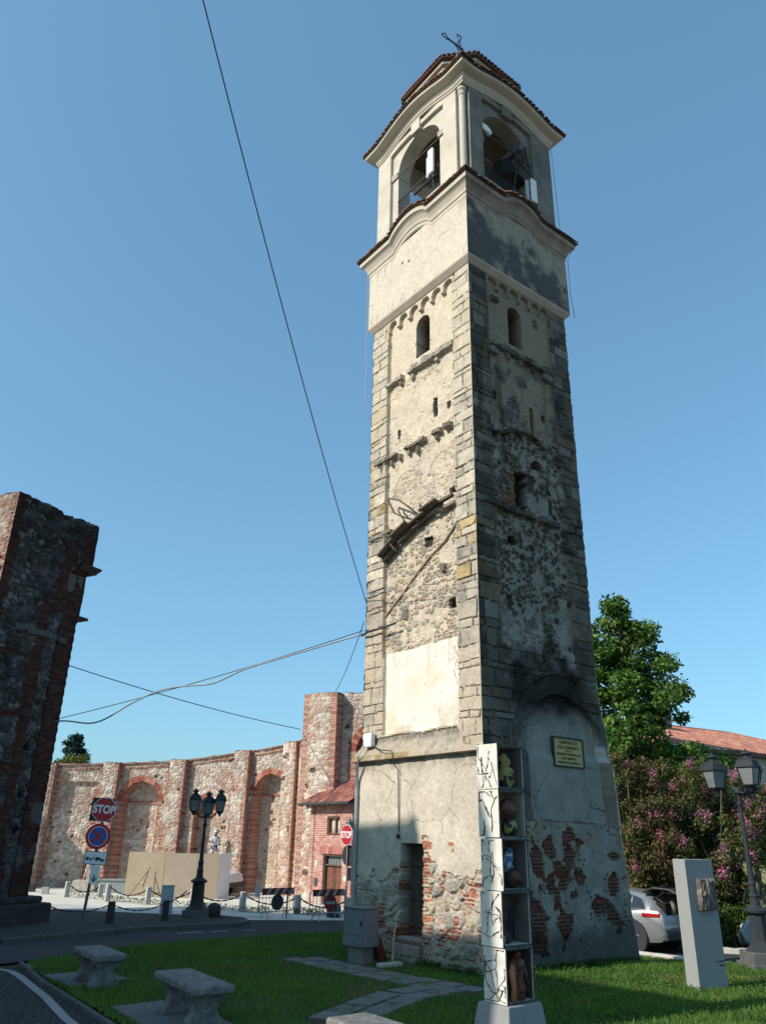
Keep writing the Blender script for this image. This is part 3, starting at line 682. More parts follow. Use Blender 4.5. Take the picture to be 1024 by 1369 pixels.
# ------------------------------------------------------------------ belfry
def strip_wall(mb, O, uD, nD, u0, u1, z0, z1, thick, arch=None, out=0.0, n=60, mi=0):
    """wall slab with one arched opening: arch=(centre, half width, sill, spring, rise)"""
    us = list(np.linspace(u0, u1, 8))
    if arch:
        c, w, zs, sp, rise = arch
        us = [u0] + [c - w * math.cos(math.pi * i / n) for i in range(n + 1)] + [u1]
    P = lambda u, z, b: O + u * uD + z * ZD + (out - (thick if b else 0)) * nD
    def quad(a, b, c_, d): mb.add([a, b, c_, d], [(0, 1, 2, 3)], mi)
    def block(ua, ub, za, zb, zc=None, zd=None):      # za/zb bottom at ua/ub
        zc = z1 if zc is None else zc; zd = z1 if zd is None else zd
        for b in (0, 1): quad(P(ua, za, b), P(ub, zb, b), P(ub, zd, b), P(ua, zc, b))
        quad(P(ua, za, 0), P(ub, zb, 0), P(ub, zb, 1), P(ua, za, 1)); quad(P(ua, zc, 0), P(ub, zd, 0), P(ub, zd, 1), P(ua, zc, 1))
    for i in range(len(us) - 1):
        ua, ub = us[i], us[i + 1]
        if arch and ua >= c - w - 1e-6 and ub <= c + w + 1e-6:
            f = lambda u: sp + rise * math.sqrt(max(0, 1 - ((u - c) / w) ** 2))
            block(ua, ub, f(ua), f(ub))
            if zs > z0: block(ua, ub, z0, z0, zs, zs)
        else: block(ua, ub, z0, z0)
    for u in (u0, u1): quad(P(u, z0, 0), P(u, z0, 1), P(u, z1, 1), P(u, z1, 0))
    if arch:
        for u in (c - w, c + w): quad(P(u, zs, 0), P(u, zs, 1), P(u, sp, 1), P(u, sp, 0))
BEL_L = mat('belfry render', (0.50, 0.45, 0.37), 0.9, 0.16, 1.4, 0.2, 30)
BEL_R = mat('shade-darkened belfry render', (0.175, 0.158, 0.132), 0.9, 0.35, 1.0, 0.25, 30)  # darker copy for the shaded side, shade mixed into the base colour
ARCHES = [(2.44, 1.13, 22.75, 25.08, 1.05), (2.10, 1.13, 22.75, 24.92, 1.08), (2.10, 1.13, 22.75, 24.92, 1.08), (2.44, 1.13, 22.75, 25.08, 1.05)]
for i, (O, uD, nD, W, c, w, hh) in enumerate(SIDES):
    a, b = [(0.37, W), (0.28, W), (0.58, W - 0.0), (0.58, W - 0.58)][i]
    if i == 1: b = W - 0.0
    mb = MB()
    ac = ARCHES[i]
    strip_wall(mb, O, uD, nD, a, b, 22.1, 26.75, 0.55 if i < 2 else 0.5, ac, out=-0.12)
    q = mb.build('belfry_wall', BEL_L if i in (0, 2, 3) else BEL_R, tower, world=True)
    fr = MB()                                             # raised frame: side strips and a lintel band with curved lower edge
    pl, pr = (1.0, 3.90) if i in (0, 3) else (0.87, 3.36)
    fr2 = [(a, pl), (pr, b)]
    for (ua, ub) in fr2: strip_wall(fr, O, uD, nD, ua, ub, 22.1, 26.42, 0.118, None, out=0.0)
    strip_wall(fr, O, uD, nD, pl + 0.002, pr - 0.002, 22.1, 26.46, 0.117, ((pl + pr) / 2, (pr - pl) / 2 - 0.003, 22.12, 26.12, 0.16), out=-0.001)
    kc = ac[0]                                            # key block
    fr.box(tuple(O + (kc) * uD - 0.04 * nD + 26.36 * ZD), (0.46, 0.17, 0.50), rz=math.atan2(uD[1], uD[0]))
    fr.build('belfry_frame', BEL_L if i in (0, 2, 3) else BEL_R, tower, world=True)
    zi = ac[3]                                            # imposts
    for (ua, ub) in ((pl + .003, kc - ac[1] + .03), (kc + ac[1] - .03, pr - .003)):
        im = MB(); rz_ = math.atan2(uD[1], uD[0])
        for (pr_, z0_, z1_) in ((0.05, zi - 0.055, zi + 0.015), (0.03, zi - 0.17, zi - 0.057)):
            M_ = O + (ua + ub) / 2 * uD + (-0.34 + pr_) * nD; im.box((M_[0], M_[1], (z0_ + z1_) / 2), (abs(ub - ua), 0.52, z1_ - z0_), rz=rz_)
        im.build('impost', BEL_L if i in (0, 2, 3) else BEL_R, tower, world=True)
# corner column in its niche
nb = MB(); nb.slab([tuple((P0 + LD * u + RD * v)[:2]) for u, v in ((0.36, 0.60), (0.60, 0.60), (0.60, 0.27), (0.36, 0.27))], 22.1, 26.9)
nb.build('corner_pier', GREYR, tower, world=True)
cp = P0 + LD * 0.205 + RD * 0.15
MB().lathe([(0.12, 22.1), (0.12, 22.6), (0.118, 23.2), (0.115, 25.85), (0.14, 25.87), (0.14, 25.95), (0.12, 25.97), (0.12, 26.05), (0.16, 26.10), (0.16, 26.2), (0.13, 26.24), (0.20, 26.38), (0.20, 26.8)], tuple(cp), 18).build('column', BEL_L, tower, smooth=False, world=True)
fl = MB(); fl.slab([tuple(tp(u, v, 0)[:2]) for u, v in ((0.05, 0.05), (TW - .05, 0.05), (TW - .05, TD - .05), (0.05, TD - .05))], 22.0, 22.62)
fl.build('belfry_floor', GREYR, tower, world=True)
ce = MB(); ce.slab([tuple(tp(u, v, 0)[:2]) for u, v in ((0.1, 0.1), (TW - .1, 0.1), (TW - .1, TD - .1), (0.1, TD - .1))], 26.55, 26.72)
ce.build('belfry_ceiling', WOODD, tower, world=True)
sweep('top_cornice', [(-0.03, 26.22), (0.035, 26.24), (0.04, 26.31), (0.075, 26.33), (0.08, 26.41), (0.11, 26.44), (0.12, 26.50), (0.12, 26.54), (0.20, 26.56), (0.33, 26.60), (0.385, 26.63), (0.40, 26.74), (0.30, 26.78), (-0.2, 26.80)], CREAM, bump2, 120)
sweep('eave_bed', [(0.39, 26.742), (0.46, 26.745), (0.46, 26.765), (-1.2, 27.55)], mat('tile bed', (.10, .06, .045), .95), bump2, 120)
skirt('roof_tile', 0.49, 26.785, -1.3, 27.62, bump2, 0.165, rows=4)
# drum and cap of the roof
def ring(out_): return [tuple((TC + LD * a * out_ + RD * b * out_)[:2]) for a, b in ((-1, -.55), (-1, .55), (-.55, 1), (.55, 1), (1, .55), (1, -.55), (.55, -1), (-.55, -1))]
dr = MB(); dr.slab(ring(1.80), 26.9, 28.86); dr.slab(ring(1.92), 28.66, 28.78); dr.slab(ring(1.86), 28.4, 28.5); dr.build('roof_drum', mat('drum render', (.36, .31, .24), .9, .25, 3), tower, world=True)
cap = MB(); r0 = [Vector((*p, 28.84)) for p in ring(2.03)]; r1 = [Vector((*p, 28.90)) for p in ring(2.03)]; r2 = [Vector((*p, 30.7)) for p in ring(0.16)]
b_ = 0
cap.add(r0 + r1 + r2, [tuple(range(7, -1, -1)), tuple(range(16, 24))] + [(i, (i + 1) % 8, 8 + (i + 1) % 8, 8 + i) for i in range(8)] + [(8 + i, 8 + (i + 1) % 8, 16 + (i + 1) % 8, 16 + i) for i in range(8)])
cap.build('roof_cap', mat('cap tiles', (.13, .075, .055), .9, .4, 14, .3, 30), tower, world=True)
VV = []; FF = []; CC = []; k = 0; rg = np.random.default_rng(5)
R8 = [np.array(p) for p in ring(1.0)]
for i in range(8):
    a, b = R8[i] - TC[:2], R8[(i + 1) % 8] - TC[:2]; L = np.linalg.norm(b - a) * 1.95; n = max(4, int(L / 0.16))
    for j in range(n):
        t = (j + .5) / n; pt = (a * (1 - t) + b * t); tang = (b - a) / np.linalg.norm(b - a)
        rad = 0.075; cc = tile_cols(rg, 1)[0] * rg.uniform(.7, 1.3)
        for q, (s, z) in enumerate(((2.08, 28.91), (0.7, 30.2))):
            for m_ in range(6):
                an = math.pi * m_ / 5; xy = TC[:2] + pt * s + tang * rad * math.cos(an) * (1 if q == 0 else .45); VV.append((xy[0], xy[1], z + rad * math.sin(an)))
        CC += [cc] * 12; FF += [(k + m_, k + m_ + 1, k + 7 + m_, k + 6 + m_) for m_ in range(5)] + [(k, k + 1, k + 2, k + 3), (k, k + 3, k + 4, k + 5)]; k += 12
me = bpy.data.meshes.new('cap_tile'); set_mesh(me, np.array(VV), np.array(FF), np.array(CC)); link('cap_tile', me, TILE, tower, world=True)
# wrought iron cross with open trefoil ends
cr = MB(); base = TC + ZD * 30.75
AX = RD
def cpt(a, z): return tuple(base + AX * a + ZD * z)
cr.lathe([(0.18, -0.2), (0.20, 0.0), (0.10, 0.2), (0.07, 0.9)], tuple(base), 12)
for s in (-0.035, 0.035):
    cr.tube([cpt(s, 0.3), cpt(s, 2.0)], 0.017, 6); cr.tube([cpt(-0.62, 1.58 + s), cpt(0.62, 1.58 + s)], 0.017, 6)
for (a, z, da, dz) in ((0, 2.16, 0, 1), (-0.78, 1.58, -1, 0), (0.78, 1.58, 1, 0)):
    pts = []
    for t in range(25):
        an = 2 * math.pi * t / 24; r = 0.135 + 0.035 * math.cos(3 * an + (math.pi if da == 0 else 0)); pts.append(cpt(a + r * math.sin(an) * (0.8 if da == 0 else 1.25), z + r * math.cos(an) * (1.25 if da == 0 else 0.8)))
    cr.tube(pts, 0.022, 6)
for sa in (-1, 1):
    for sz in (-1, 1): cr.tube([cpt(sa * 0.06, 1.58 + sz * 0.22), cpt(sa * 0.13, 1.58 + sz * 0.13), cpt(sa * 0.22, 1.58 + sz * 0.06)], 0.014, 6)
cr.build('cross', IRON, tower, world=True)

# railing, tie rods, lightning cables, downpipe, door, boxes on the tower
rl = MB(); rl2 = MB()
for j in range(19):
    u = 1.36 + j * 0.12; p = tp(u, 0.10, 0); rl.bar((p[0], p[1], 22.75), (p[0], p[1], 23.72), 0.022)
for z in (22.80, 23.70): rl.bar(tuple(tp(1.33, 0.10, z)), tuple(tp(3.55, 0.10, z)), 0.035)
rl.bar(tuple(tp(1.4, 0.04, 23.25)), tuple(tp(2.6, 0.04, 23.25)), 0.07, 0.03)
for j in range(19):
    v = 1.0 + j * 0.12; p = tp(0.10, v, 0); rl2.bar((p[0], p[1], 22.75), (p[0], p[1], 23.1), 0.02)
rl2.bar(tuple(tp(0.10, 0.98, 23.1)), tuple(tp(0.10, 3.2, 23.1)), 0.03); rl2.build('railing', IRON, tower, world=True)
rl.build('railing', IRON, tower, world=True)
for pq in (((1.2, 0.22, 25.1), (3.7, 0.22, 25.1)), ((0.22, 0.9, 24.95), (0.22, 3.4, 24.95))): MB().tube([tuple(tp(*pq[0])), tuple(tp(*pq[1]))], 0.022, 6).build('tie_rod', WOODD, tower, world=True)
ALC = mat('aluminium cable', (.35, .36, .38), .5)
MB().tube([tuple(tp(-0.05, TD + .06, 26.6)), tuple(tp(-0.06, TD + .1, 24.5)), tuple(tp(-.1, TD + .10, 22.4))], 0.014, 5).build('lightning_cable', ALC, tower, world=True)
MB().tube([tuple(tp(-0.3, TD + .45, 21.6)), tuple(tp(-0.2, TD + .24, 21.0)), tuple(tp(-0.2, TD + .22, 19.5)), tuple(tp(-0.22, TD + .30, 18.6)), tuple(tp(-.25, TD + .24, 18.75))], 0.014, 5).build('lightning_cable', ALC, tower, world=True)
MB().tube([tuple(tp(TW + .2, -.2, 21.3)), tuple(tp(TW + .2, -.18, 19.0)), tuple(tp(TW + .26, -.12, 17.0)), tuple(tp(TW + .30, -.1, 15.6))], 0.011, 5).build('lightning_cable', ALC, tower, world=True)
dp = MB(); dp.tube([tuple(tp(4.66, -0.13, 0.6)), tuple(tp(4.66, -0.13, 3.85)), tuple(tp(4.63, -0.16, 4.1)), tuple(tp(4.40, -0.30, 4.62)), tuple(tp(4.3, -0.2, 4.9))], [.05, .05, .045, .02, .015], 10)
dp.build('cable_conduit', GALV, tower, world=True)
bx = MB(); bx.box(tuple(tp(4.18, -0.12, 5.03)), (0.34, 0.14, 0.36), rz=math.atan2(LD[1], LD[0])); bx.build('junction_box', WHITEP, tower, bevel=0.015, world=True)
wv = MB(); wv.tube([tuple(tp(4.1, -.1, 4.9)), tuple(tp(3.5, -.26, 4.72)), tuple(tp(3.0, -.27, 4.66)), tuple(tp(2.95, -0.25, 4.35)), tuple(tp(2.9, -0.13, 4.2)), tuple(tp(2.9, -.1, 2.75))], 0.014, 6); wv.ell(tuple(tp(2.9, -.12, 2.66)), (.05, .05, .06)); wv.build('drop_wire', CABLE, tower, world=True)
dl = MB()
for j in range(5):
    dl.box(tuple(tp(2.13 + 0.15 * j, 0.255, 1.50)), (0.145, 0.05, 1.90 - 0.02 * (j % 2)), rz=math.atan2(LD[1], LD[0]))
for z in (0.75, 1.32, 2.05): dl.box(tuple(tp(2.43, 0.215, z)), (0.76, 0.04, 0.09), rz=math.atan2(LD[1], LD[0]))
dl.build('door', mat('grey weathered door boards', (.07, .055, .042), .9, .35, 9, .3, 40), tower, world=True)
stp = MB()
stp.box(tuple(tp(2.45, 0.05, 0.47)), (0.95, 0.34, 0.10), rz=math.atan2(LD[1], LD[0])); stp.box(tuple(tp(2.5, -0.26, 0.02)), (1.1, 0.34, 0.26), rz=math.atan2(LD[1], LD[0])); stp.box(tuple(tp(2.55, -0.17, 0.14)), (1.06, 0.12, 0.46), rz=math.atan2(LD[1], LD[0]))
stp.build('door_step', mat('worn step', (.24, .20, .175), .9, .3, 5, .3, 30), tower, bevel=0.03, world=True)
# ragged boards and bent iron brackets hanging on the sunlit side
bd = MB()
EDGE = [(3.84, 10.12), (3.25, 10.47), (2.62, 10.72), (1.95, 10.92), (1.35, 11.02)]
for k in range(4):
    (ua, za), (ub, zb) = EDGE[k], EDGE[k + 1]; ub -= .08; ra_ = .30 + .06 * math.sin(k * 2.3); dz = (.05, .10, .02, .07)[k]
    lo = [tp(ua, .06, za), tp(ub, .06, zb), tp(ub - .03, -ra_, zb + dz - .02), tp(ua + .02, -ra_ + .05, za + dz)]
    bd.add([tuple(p) for p in lo] + [tuple(p + ZD * .055) for p in lo], [(0, 3, 2, 1), (4, 5, 6, 7), (0, 1, 5, 4), (1, 2, 6, 5), (2, 3, 7, 6), (3, 0, 4, 7)])
    bd.bar(tuple(tp(ua, -.02, za - .06)), tuple(tp(ub, -.02, zb - .05)), 0.12, 0.10)
bd.bar(tuple(tp(1.42, -.1, 11.06)), tuple(tp(0.8, -.05, 11.15)), 0.12, 0.07)
bd.build('hanging_board', WOODD, tower, world=True)
for pts in (((2.2, .05, 10.95), (2.45, -.25, 11.3), (2.85, -.28, 11.62), (3.40, -.2, 11.88), (3.42, -.2, 11.80), (3.0, -.3, 11.25), (2.6, -.32, 11.0), (2.15, -.1, 10.78)),
            ((1.62, 0, 10.95), (1.92, -.2, 11.0), (1.98, -.2, 11.22)), ((2.95, .02, 10.55), (3.25, -.25, 10.62), (3.5, -.3, 10.72), (3.35, -.25, 10.5), (3.15, -.15, 10.2)), ((2.4, -.3, 10.95), (2.55, -.32, 11.1), (2.58, -.3, 11.24))):
    br = MB()
    for a, b in zip(pts[:-1], pts[1:]): br.bar(tuple(tp(*a)), tuple(tp(*b)), 0.045)
    br.build('iron_bracket', WOODD, tower, world=True)
dg_ = MB(); q = [(0.8, 10.42), (1.3, 10.0), (1.9, 9.72), (2.4, 9.42), (3.0, 8.98), (3.4, 8.72), (3.86, 8.42)]
for k in range(6): dg_.bar(tuple(tp(q[k][0], .085, q[k][1])), tuple(tp(q[k + 1][0] + .04, .085, q[k + 1][1] - .03)), 0.055 - .015 * (k % 2), 0.04, up=tuple(-RD))
dg_.build('wooden_batten', mat('pale old batten', (.34, .26, .18), .9, .3, 8), tower, world=True)

# ------------------------------------------------------------------ things hung in the belfry
def bell(name, label, c, R, rz):
    t = thing(name, label, 'bell', c, rz)
    MB().lathe([(R * .95, 0.0), (R, 0.02), (R * .96, .07 * R), (R * .78, .35 * R), (R * .63, .75 * R), (R * .56, 1.15 * R), (R * .5, 1.32 * R), (R * .3, 1.42 * R), (0.001, 1.45 * R)], (0, 0, 0), 28).build('bell_body', mat('dark bronze', (.022, .023, .023), .6, .4, 6, .1, 40, metal=.3), t, smooth=True)
    k = MB(); k.box((0, 0, 1.62 * R), (2.3 * R, .3 * R, .34 * R)); k.box((0, 0, 1.5 * R), (.5 * R, .4 * R, .2 * R)); k.build('yoke', mat('grey steel yoke', (.10, .105, .11), .6, .3, 6), t, bevel=.02)
    w = MB(); w.tube([(1.05 * R, 1.1 * R * math.cos(a), 1.62 * R + 1.1 * R * math.sin(a)) for a in [2 * math.pi * i / 36 for i in range(37)]], .028, 6)
    for a in range(6): w.bar((1.05 * R, 0, 1.62 * R), (1.05 * R, 1.1 * R * math.cos(a * math.pi / 3), 1.62 * R + 1.1 * R * math.sin(a * math.pi / 3)), .03)
    w.build('bell_wheel', mat('pale steel', (.30, .31, .31), .5, .2, 6, metal=.4), t)
    f = MB()
    for s in (-1, 1):
        for q in (-.62, .62): f.bar((s * 1.22 * R, q, -1.55), (s * 1.22 * R, q * .25, 1.7 * R), .04)
        f.bar((s * 1.22 * R, -.62, -.1), (s * 1.22 * R, .62, .6), .035)
    f.build('bell_frame', IRON, t)
    MB().tube([(0, 0, 1.0 * R), (0.05, 0, .1)], [.03, .05], 8).ell((0.06, 0, 0.02), (.1, .1, .12)).build('clapper', IRON, t)
    return t
pb = tp(0.90, 2.80, 24.0); bell('church_bell', 'big dark bronze bell with pale wheel in the shaded belfry arch', tuple(pb), 0.76, math.atan2(LD[1], LD[0]) + .0)
pb = tp(3.2, 1.75, 23.4); bell('church_bell', 'smaller bell hanging deep inside the belfry behind the railed arch', tuple(pb), 0.46, math.atan2(RD[1], RD[0]))
def antenna(label, p, face, h=1.0):
    t = thing('antenna', label, 'antenna', tuple(p), math.atan2(-face[0], face[1]) if False else math.atan2(face[1], face[0]) - math.pi / 2)
    MB().box((0, 0.0, h / 2), (0.26, 0.10, h)).build('panel', WHITEP, t, bevel=.03)
    MB().box((0.24, -.08, h * .46), (0.13, 0.08, h * .86)).build('panel', mat('grey antenna plastic', (.42, .43, .44), .6, .1), t, bevel=.02)
    m = MB(); m.tube([(0.1, -.2, -.35), (0.1, -.2, h * .9)], .03, 8); m.bar((0.1, -.2, .15), (0, 0, .15), .04); m.bar((0.1, -.2, .75 * h), (0, 0, .75 * h), .04); m.tube([(0, -.05, 0), (.05, -.1, -.15), (.12, -.16, -.25)], .015, 5); m.build('mast', GALV, t)
antenna('pair of white antenna panels behind the railing of the sunlit belfry arch', tp(1.62, -.02, 23.42), -RD, 1.08)
antenna('pair of pale antenna panels at the outer end of the shaded belfry arch', tp(-.02, 3.28, 22.9), -LD, 1.05)
t = thing('satellite_dish', 'small white round dish fixed high in the shaded belfry arch', 'dish', tuple(tp(0.02, 1.12, 24.95)), math.atan2(-LD[1], -LD[0]) - math.pi / 2)
MB().lathe([(0.001, 0.0), (0.15, -.012), (0.27, -.05), (0.275, -.04), (0.15, .0), (0.001, .012)], (0, 0, 0), 24, M=Matrix.Rotation(math.radians(-78), 3, 'X')).build('reflector', WHITEP, t, smooth=True)
MB().bar((0, -.05, 0), (0, -.2, -.1), .06).bar((0, -.2, -.1), (0, -.2, -.45), .05).box((0, .02, -.33), (.12, .08, .12)).build('bracket', GALV, t)

# ------------------------------------------------------------------ plaque on the shaded side
rzR = math.atan2(RD[1], RD[0])
t = thing('plaque', 'yellow framed inscribed plaque on the shaded wall under the filled arch', 'plaque', tuple(tp(0.10, 3.09, 4.68)), rzR)
MB().box((0, 0, 0), (1.10, 0.04, 0.66)).build('board', mat('ochre plaque enamel', (.40, .33, .13), .6, .12, 5), t)
fm = MB()
for (c, d) in (((0, -.01, .345), (1.16, .07, .04)), ((0, -.01, -.345), (1.16, .07, .04)), ((.565, -.01, 0), (.035, .07, .65)), ((-.565, -.01, 0), (.035, .07, .65))): fm.box(c, d)
fm.build('plaque_frame', DARKP, t)
INK = mat('plaque ink', (.06, .045, .025), .8, .2)
for (s, z, sz, sx) in (('CAMPANILE DI', .235, .105, .95), ('STILE ROMANICO', .115, .105, .95), ('SEC. XI', .03, .055, 1), ('MONUMENTO ADERENTE ALLA', -.05, .072, .86), ('CHIESA PRIMITIVA E', -.15, .072, .86), ("INDIPENDENTE DALL'ANNO 10", -.25, .070, .84)):
    M_ = Matrix.Translation((0, -0.024, z)) @ Matrix.Rotation(math.radians(90), 4, 'X')
    text('lettering', s, sz, M_, INK, t, bold=.0015, sx=sx)
# ------------------------------------------------------------------ ruined church: curved apse wall, piers, brick house
MORT_A = (.55, .475, .395)
ST_A = [(.48, .41, .345), (.56, .50, .425), (.38, .315, .26), (.64, .58, .50), (.44, .31, .235), (.34, .30, .27), (.52, .44, .365), (.40, .24, .175)]
BRA = [(.32, .115, .078), (.37, .155, .105), (.27, .09, .065), (.42, .21, .15), (.23, .075, .055)]
def rubble_wall(U, Z, s, cell=0.13):
    m, dome, r1, r2 = stones(U, Z, cell, s, 1.3, 0.05, 0.2)
    n2 = fbm(U * 4, Z * 4, s + 1, 4); n3 = fbm(U * 1.2, Z * 1.2, s + 2, 4)
    c = mix(np.array(MORT_A) * (0.8 + 0.4 * n2)[..., None], pal(ST_A, r1) * (0.8 + 0.4 * n2)[..., None], m)
    c = mix(c, np.array((.30, .155, .105)), ss(.50, .68, n3) * .45); n5 = fbm(U * .5, Z * .8, s + 6, 3); c = c * (0.78 + 0.44 * n5)[..., None]
    c = np.where((r2 > 0.985)[..., None] & (m > .5)[..., None], np.array((.10, .085, .075)), c)
    return 0.032 * dome * (r2 < 0.98) - 0.05 * (r2 > 0.985) + 0.03 * n2, c, n2, n3
def brick_col(U, Z, s, k=1.0):
    b, b1, b2 = bricks(U, Z, s, 0.3, 0.085)
    return mix(np.array((.46, .36, .29)) * k, pal(BRA, b1) * k, b * 0.85)

apse = thing('ruined_apse', 'long curved ruined church wall of rubble with brick arches and pilasters', 'ruined wall', (-10.5, 43.0, 0))
AP = [(-27.0, 40.5, 5.9), (-21.5, 42.6, 5.9), (-17.55, 43.35, 5.98), (-14.18, 43.5, 6.09), (-10.5, 43.1, 6.27), (-7.0, 42.4, 6.72), (-4.28, 41.3, 7.1), (-3.3, 39.9, 7.35)]
def seg_wall(name, A, B, zt0, zt1, fn, parent, res=0.05, thick=0.9, label=None):
    A, B = np.array(A, float), np.array(B, float); L = np.linalg.norm(B - A); uD = np.array([*((B - A) / L), 0.0]); nD = np.array([uD[1], -uD[0], 0.0])
    zt = max(zt0, zt1) + 0.2
    nu, nz = int(L / res) + 2, int(zt / res) + 2
    U, Z = np.meshgrid(np.linspace(0, L, nu), np.linspace(0, zt, nz), indexing='ij')
    seg_wall.top = zt0 + (zt1 - zt0) * U / L
    h, c = fn(U, Z, L)
    top = zt0 + (zt1 - zt0) * U / L + 0.10 * (fbm((U + A[0]) * 3, U * 0, 8, 3) - 0.5) - 0.05
    Zc = np.minimum(Z, top)
    P = np.array([*A, 0.0]) + U[..., None] * uD + Zc[..., None] * ZD + h[..., None] * nD
    cap = np.stack([P[:, -1] - nD * t for t in (0.3, 0.6, thick)], 1); cap[..., 2] += 0.08 * (RNG.random(cap.shape[:2]) - 0.3)
    bot = P[:, :1] * 0 + cap[:, -1:]; bot = bot.copy(); bot[..., 2] = 0
    P2 = np.concatenate([P, cap, bot], 1); cc = np.concatenate([c, np.repeat(c[:, -1:], 4, 1) * 0.7], 1)
    o = link(name, grid_mesh(name, P2, cc), WALL, parent, world=True)
    if label: o['label'] = label
    return o
def bay(kind, s):
    def fn(U, Z, L):
        h, c, n2, n3 = rubble_wall(U, Z, s)
        top = 6.0
        T = seg_wall.top; cz = (Z > T - .36) & (Z < T - .24); c = np.where(cz[..., None], brick_col(U, Z, s) * .9, c); h = np.where(cz, h + 0.05, h)
        tz = Z > T - .13; c = np.where(tz[..., None], brick_col(U, Z, s) * np.array((.75, .8, .85)), c); h = np.where(tz, .14, h)
        if kind in ('big', 'niche'):
            u, w, zs = ((L * 0.46, 0.98, 4.15) if s == 660 else (L * 0.56, 0.90, 4.62)) if kind == 'big' else (L * 0.44, 0.50, 3.75)
            r = np.hypot(U - u, Z - zs)
            ins = ((r < w) & (Z > zs)) | ((np.abs(U - u) < w) & (Z <= zs))
            rim = (((r < w + 0.30) & (Z > zs)) | ((np.abs(U - u) < w + 0.17 + 0.06 * np.mod(np.floor(Z / .3), 2)) & (Z <= zs))) & ~ins
            sg = np.floor(np.arctan2(Z - zs, U - u) * w / 0.10)
            rc = pal(BRA, _h(sg, sg * 0, s)) * (0.9 + .3 * n2)[..., None]
            c = np.where(rim[..., None], np.where((Z > zs)[..., None], rc, brick_col(U, Z, s)), c); h = np.where(rim, 0.05 * (n2), h)
            if kind == 'niche': c = np.where((rim & (Z < 3.5) & (n3 < .5))[..., None], rubble_wall(U, Z, s + 9)[1], c)
            hi, ci, _, _ = rubble_wall(U * 1.0, Z, s + 5, .15)
            jb = ins & (np.abs(np.abs(U - u) - w) < 0.05); 
            ci = mix(ci, (.60, .50, .40), ss(.4, .6, fbm(U, Z, s + 8, 3)) * .5)
            bb = (Z > zs - 0.12) & (Z < zs + 0.04); ci = np.where(bb[..., None], brick_col(U, Z, s), ci)
            ci = np.where(jb[..., None], brick_col(U, Z, s), ci)
            dep = 0.75 if kind == 'big' else 0.6
            h = np.where(ins, -dep + hi + 0.06 * bb, h); c = np.where(ins[..., None], ci, c)
            for q in (-.45, .3): 
                for zz in (1.9, 2.9): c = np.where((ins & (disk(U, Z, u + q, zz, .06) < 1))[..., None], np.array((.05, .04, .035)), c)
        elif kind == 'panel':
            p = (U > 0.3) & (U < L * 0.80) & (Z < 5.05); h = np.where(p, h - 0.14, h)
            rim = (np.abs(U - L * 0.80) < 0.14 + 0.06 * n2) & (Z < 5.1) & (n3 > .36); c = np.where(rim[..., None], brick_col(U, Z, s), c)
        q = (np.abs(U - 0.5) < 0.10 + 0.10 * n2) & (n3 > 0.46) | (np.abs(U - L + 0.52) < 0.10 + .08 * n2) & (n3 > .44); c = np.where(q[..., None], brick_col(U, Z, s + 2), c)
        gl = ss(0.6, 0.75, fbm(U * 2, Z * .5, s + 3, 3)) * ss(4.0, 5.6, Z) * .5; c = mix(c, (.25, .215, .14), gl)
        return h, c
    return fn
def wall_at(p, q, t): return (p[0] + (q[0] - p[0]) * t, p[1] + (q[1] - p[1]) * t)
kinds = ['panel', 'panel', 'panel', 'big', 'niche', 'big', 'plain']
for i, k in enumerate(kinds):
    a, b = AP[i], AP[i + 1]
    seg_wall('wall_bay', a[:2], b[:2], a[2], b[2], bay(k, 600 + 20 * i), apse)
for i in range(1, 7):                      # pilasters between the bays
    a, b, c_ = AP[i - 1], AP[i], AP[i + 1]
    d = np.array([c_[0] - a[0], c_[1] - a[1]]); d /= np.linalg.norm(d); nD = np.array([d[1], -d[0]])
    w = 0.42; p = np.array(b[:2])
    A = p - d * w + nD * 0.40; B = p + d * w + nD * 0.40
    def fpil(U, Z, L, s=700 + i):
        h, c, n2, n3 = rubble_wall(U, Z, s, .18)
        e = (U < 0.10 + .10 * (n2 - .3)) | (U > L - 0.12 - .16 * (n2 - .35))
        c = np.where((e & ((n3 > .47) | (U > L / 2)))[..., None], brick_col(U, Z, s), c); h = np.where(e, .02, h); return h, c
    seg_wall('pilaster', A, B, b[2] + .03, b[2] + .03, fpil, apse, thick=.5)
    for (q, sg) in ((B, 1), (A, -1)):
        def fside(U, Z, L): return 0.01 * fbm(U * 5, Z * 5, 4), brick_col(U, Z, 731)
        if sg > 0: seg_wall('pilaster_side', B, B - nD * 0.60, b[2], b[2], fside, apse, thick=.05)
        else: seg_wall('pilaster_side', A - nD * 0.60, A, b[2], b[2], fside, apse, thick=.05)

# tall block at the right end of the apse
blk = thing('ruined_block', 'tall ruined block with brick edges and a red brick arch behind the brick house', 'ruined wall', (-2.6, 37.6, 0))
BA, BB, BC = np.array((-3.62, 38.0)), np.array((-1.98, 37.1)), np.array((1.6, 36.4))
def fblk(U, Z, L):
    h, c, n2, n3 = rubble_wall(U, Z, 811, .2)
    e = (U < 0.30 + .1 * np.mod(np.floor(Z / .3), 2)) | (U > L - 0.26 - .1 * np.mod(np.floor(Z / .3), 2))
    c = np.where(e[..., None], brick_col(U, Z, 5), c); h = np.where(e, .02, h)
    b = (np.abs(Z - 5.9) < .06) & (n3 > .45); c = np.where(b[..., None], brick_col(U, Z, 5), c); return h, c
seg_wall('wall', BA, BB, 9.05, 9.05, fblk, blk)
nB = np.array([(BB - BA)[1], -(BB - BA)[0]]); nB /= np.linalg.norm(nB)
def fsd(U, Z, L): return 0.01 * fbm(U * 5, Z * 5, 4), brick_col(U, Z, 77)
seg_wall('wall_end', BB, BB - nB * 0.62, 9.0, 9.0, fsd, blk, thick=.05)
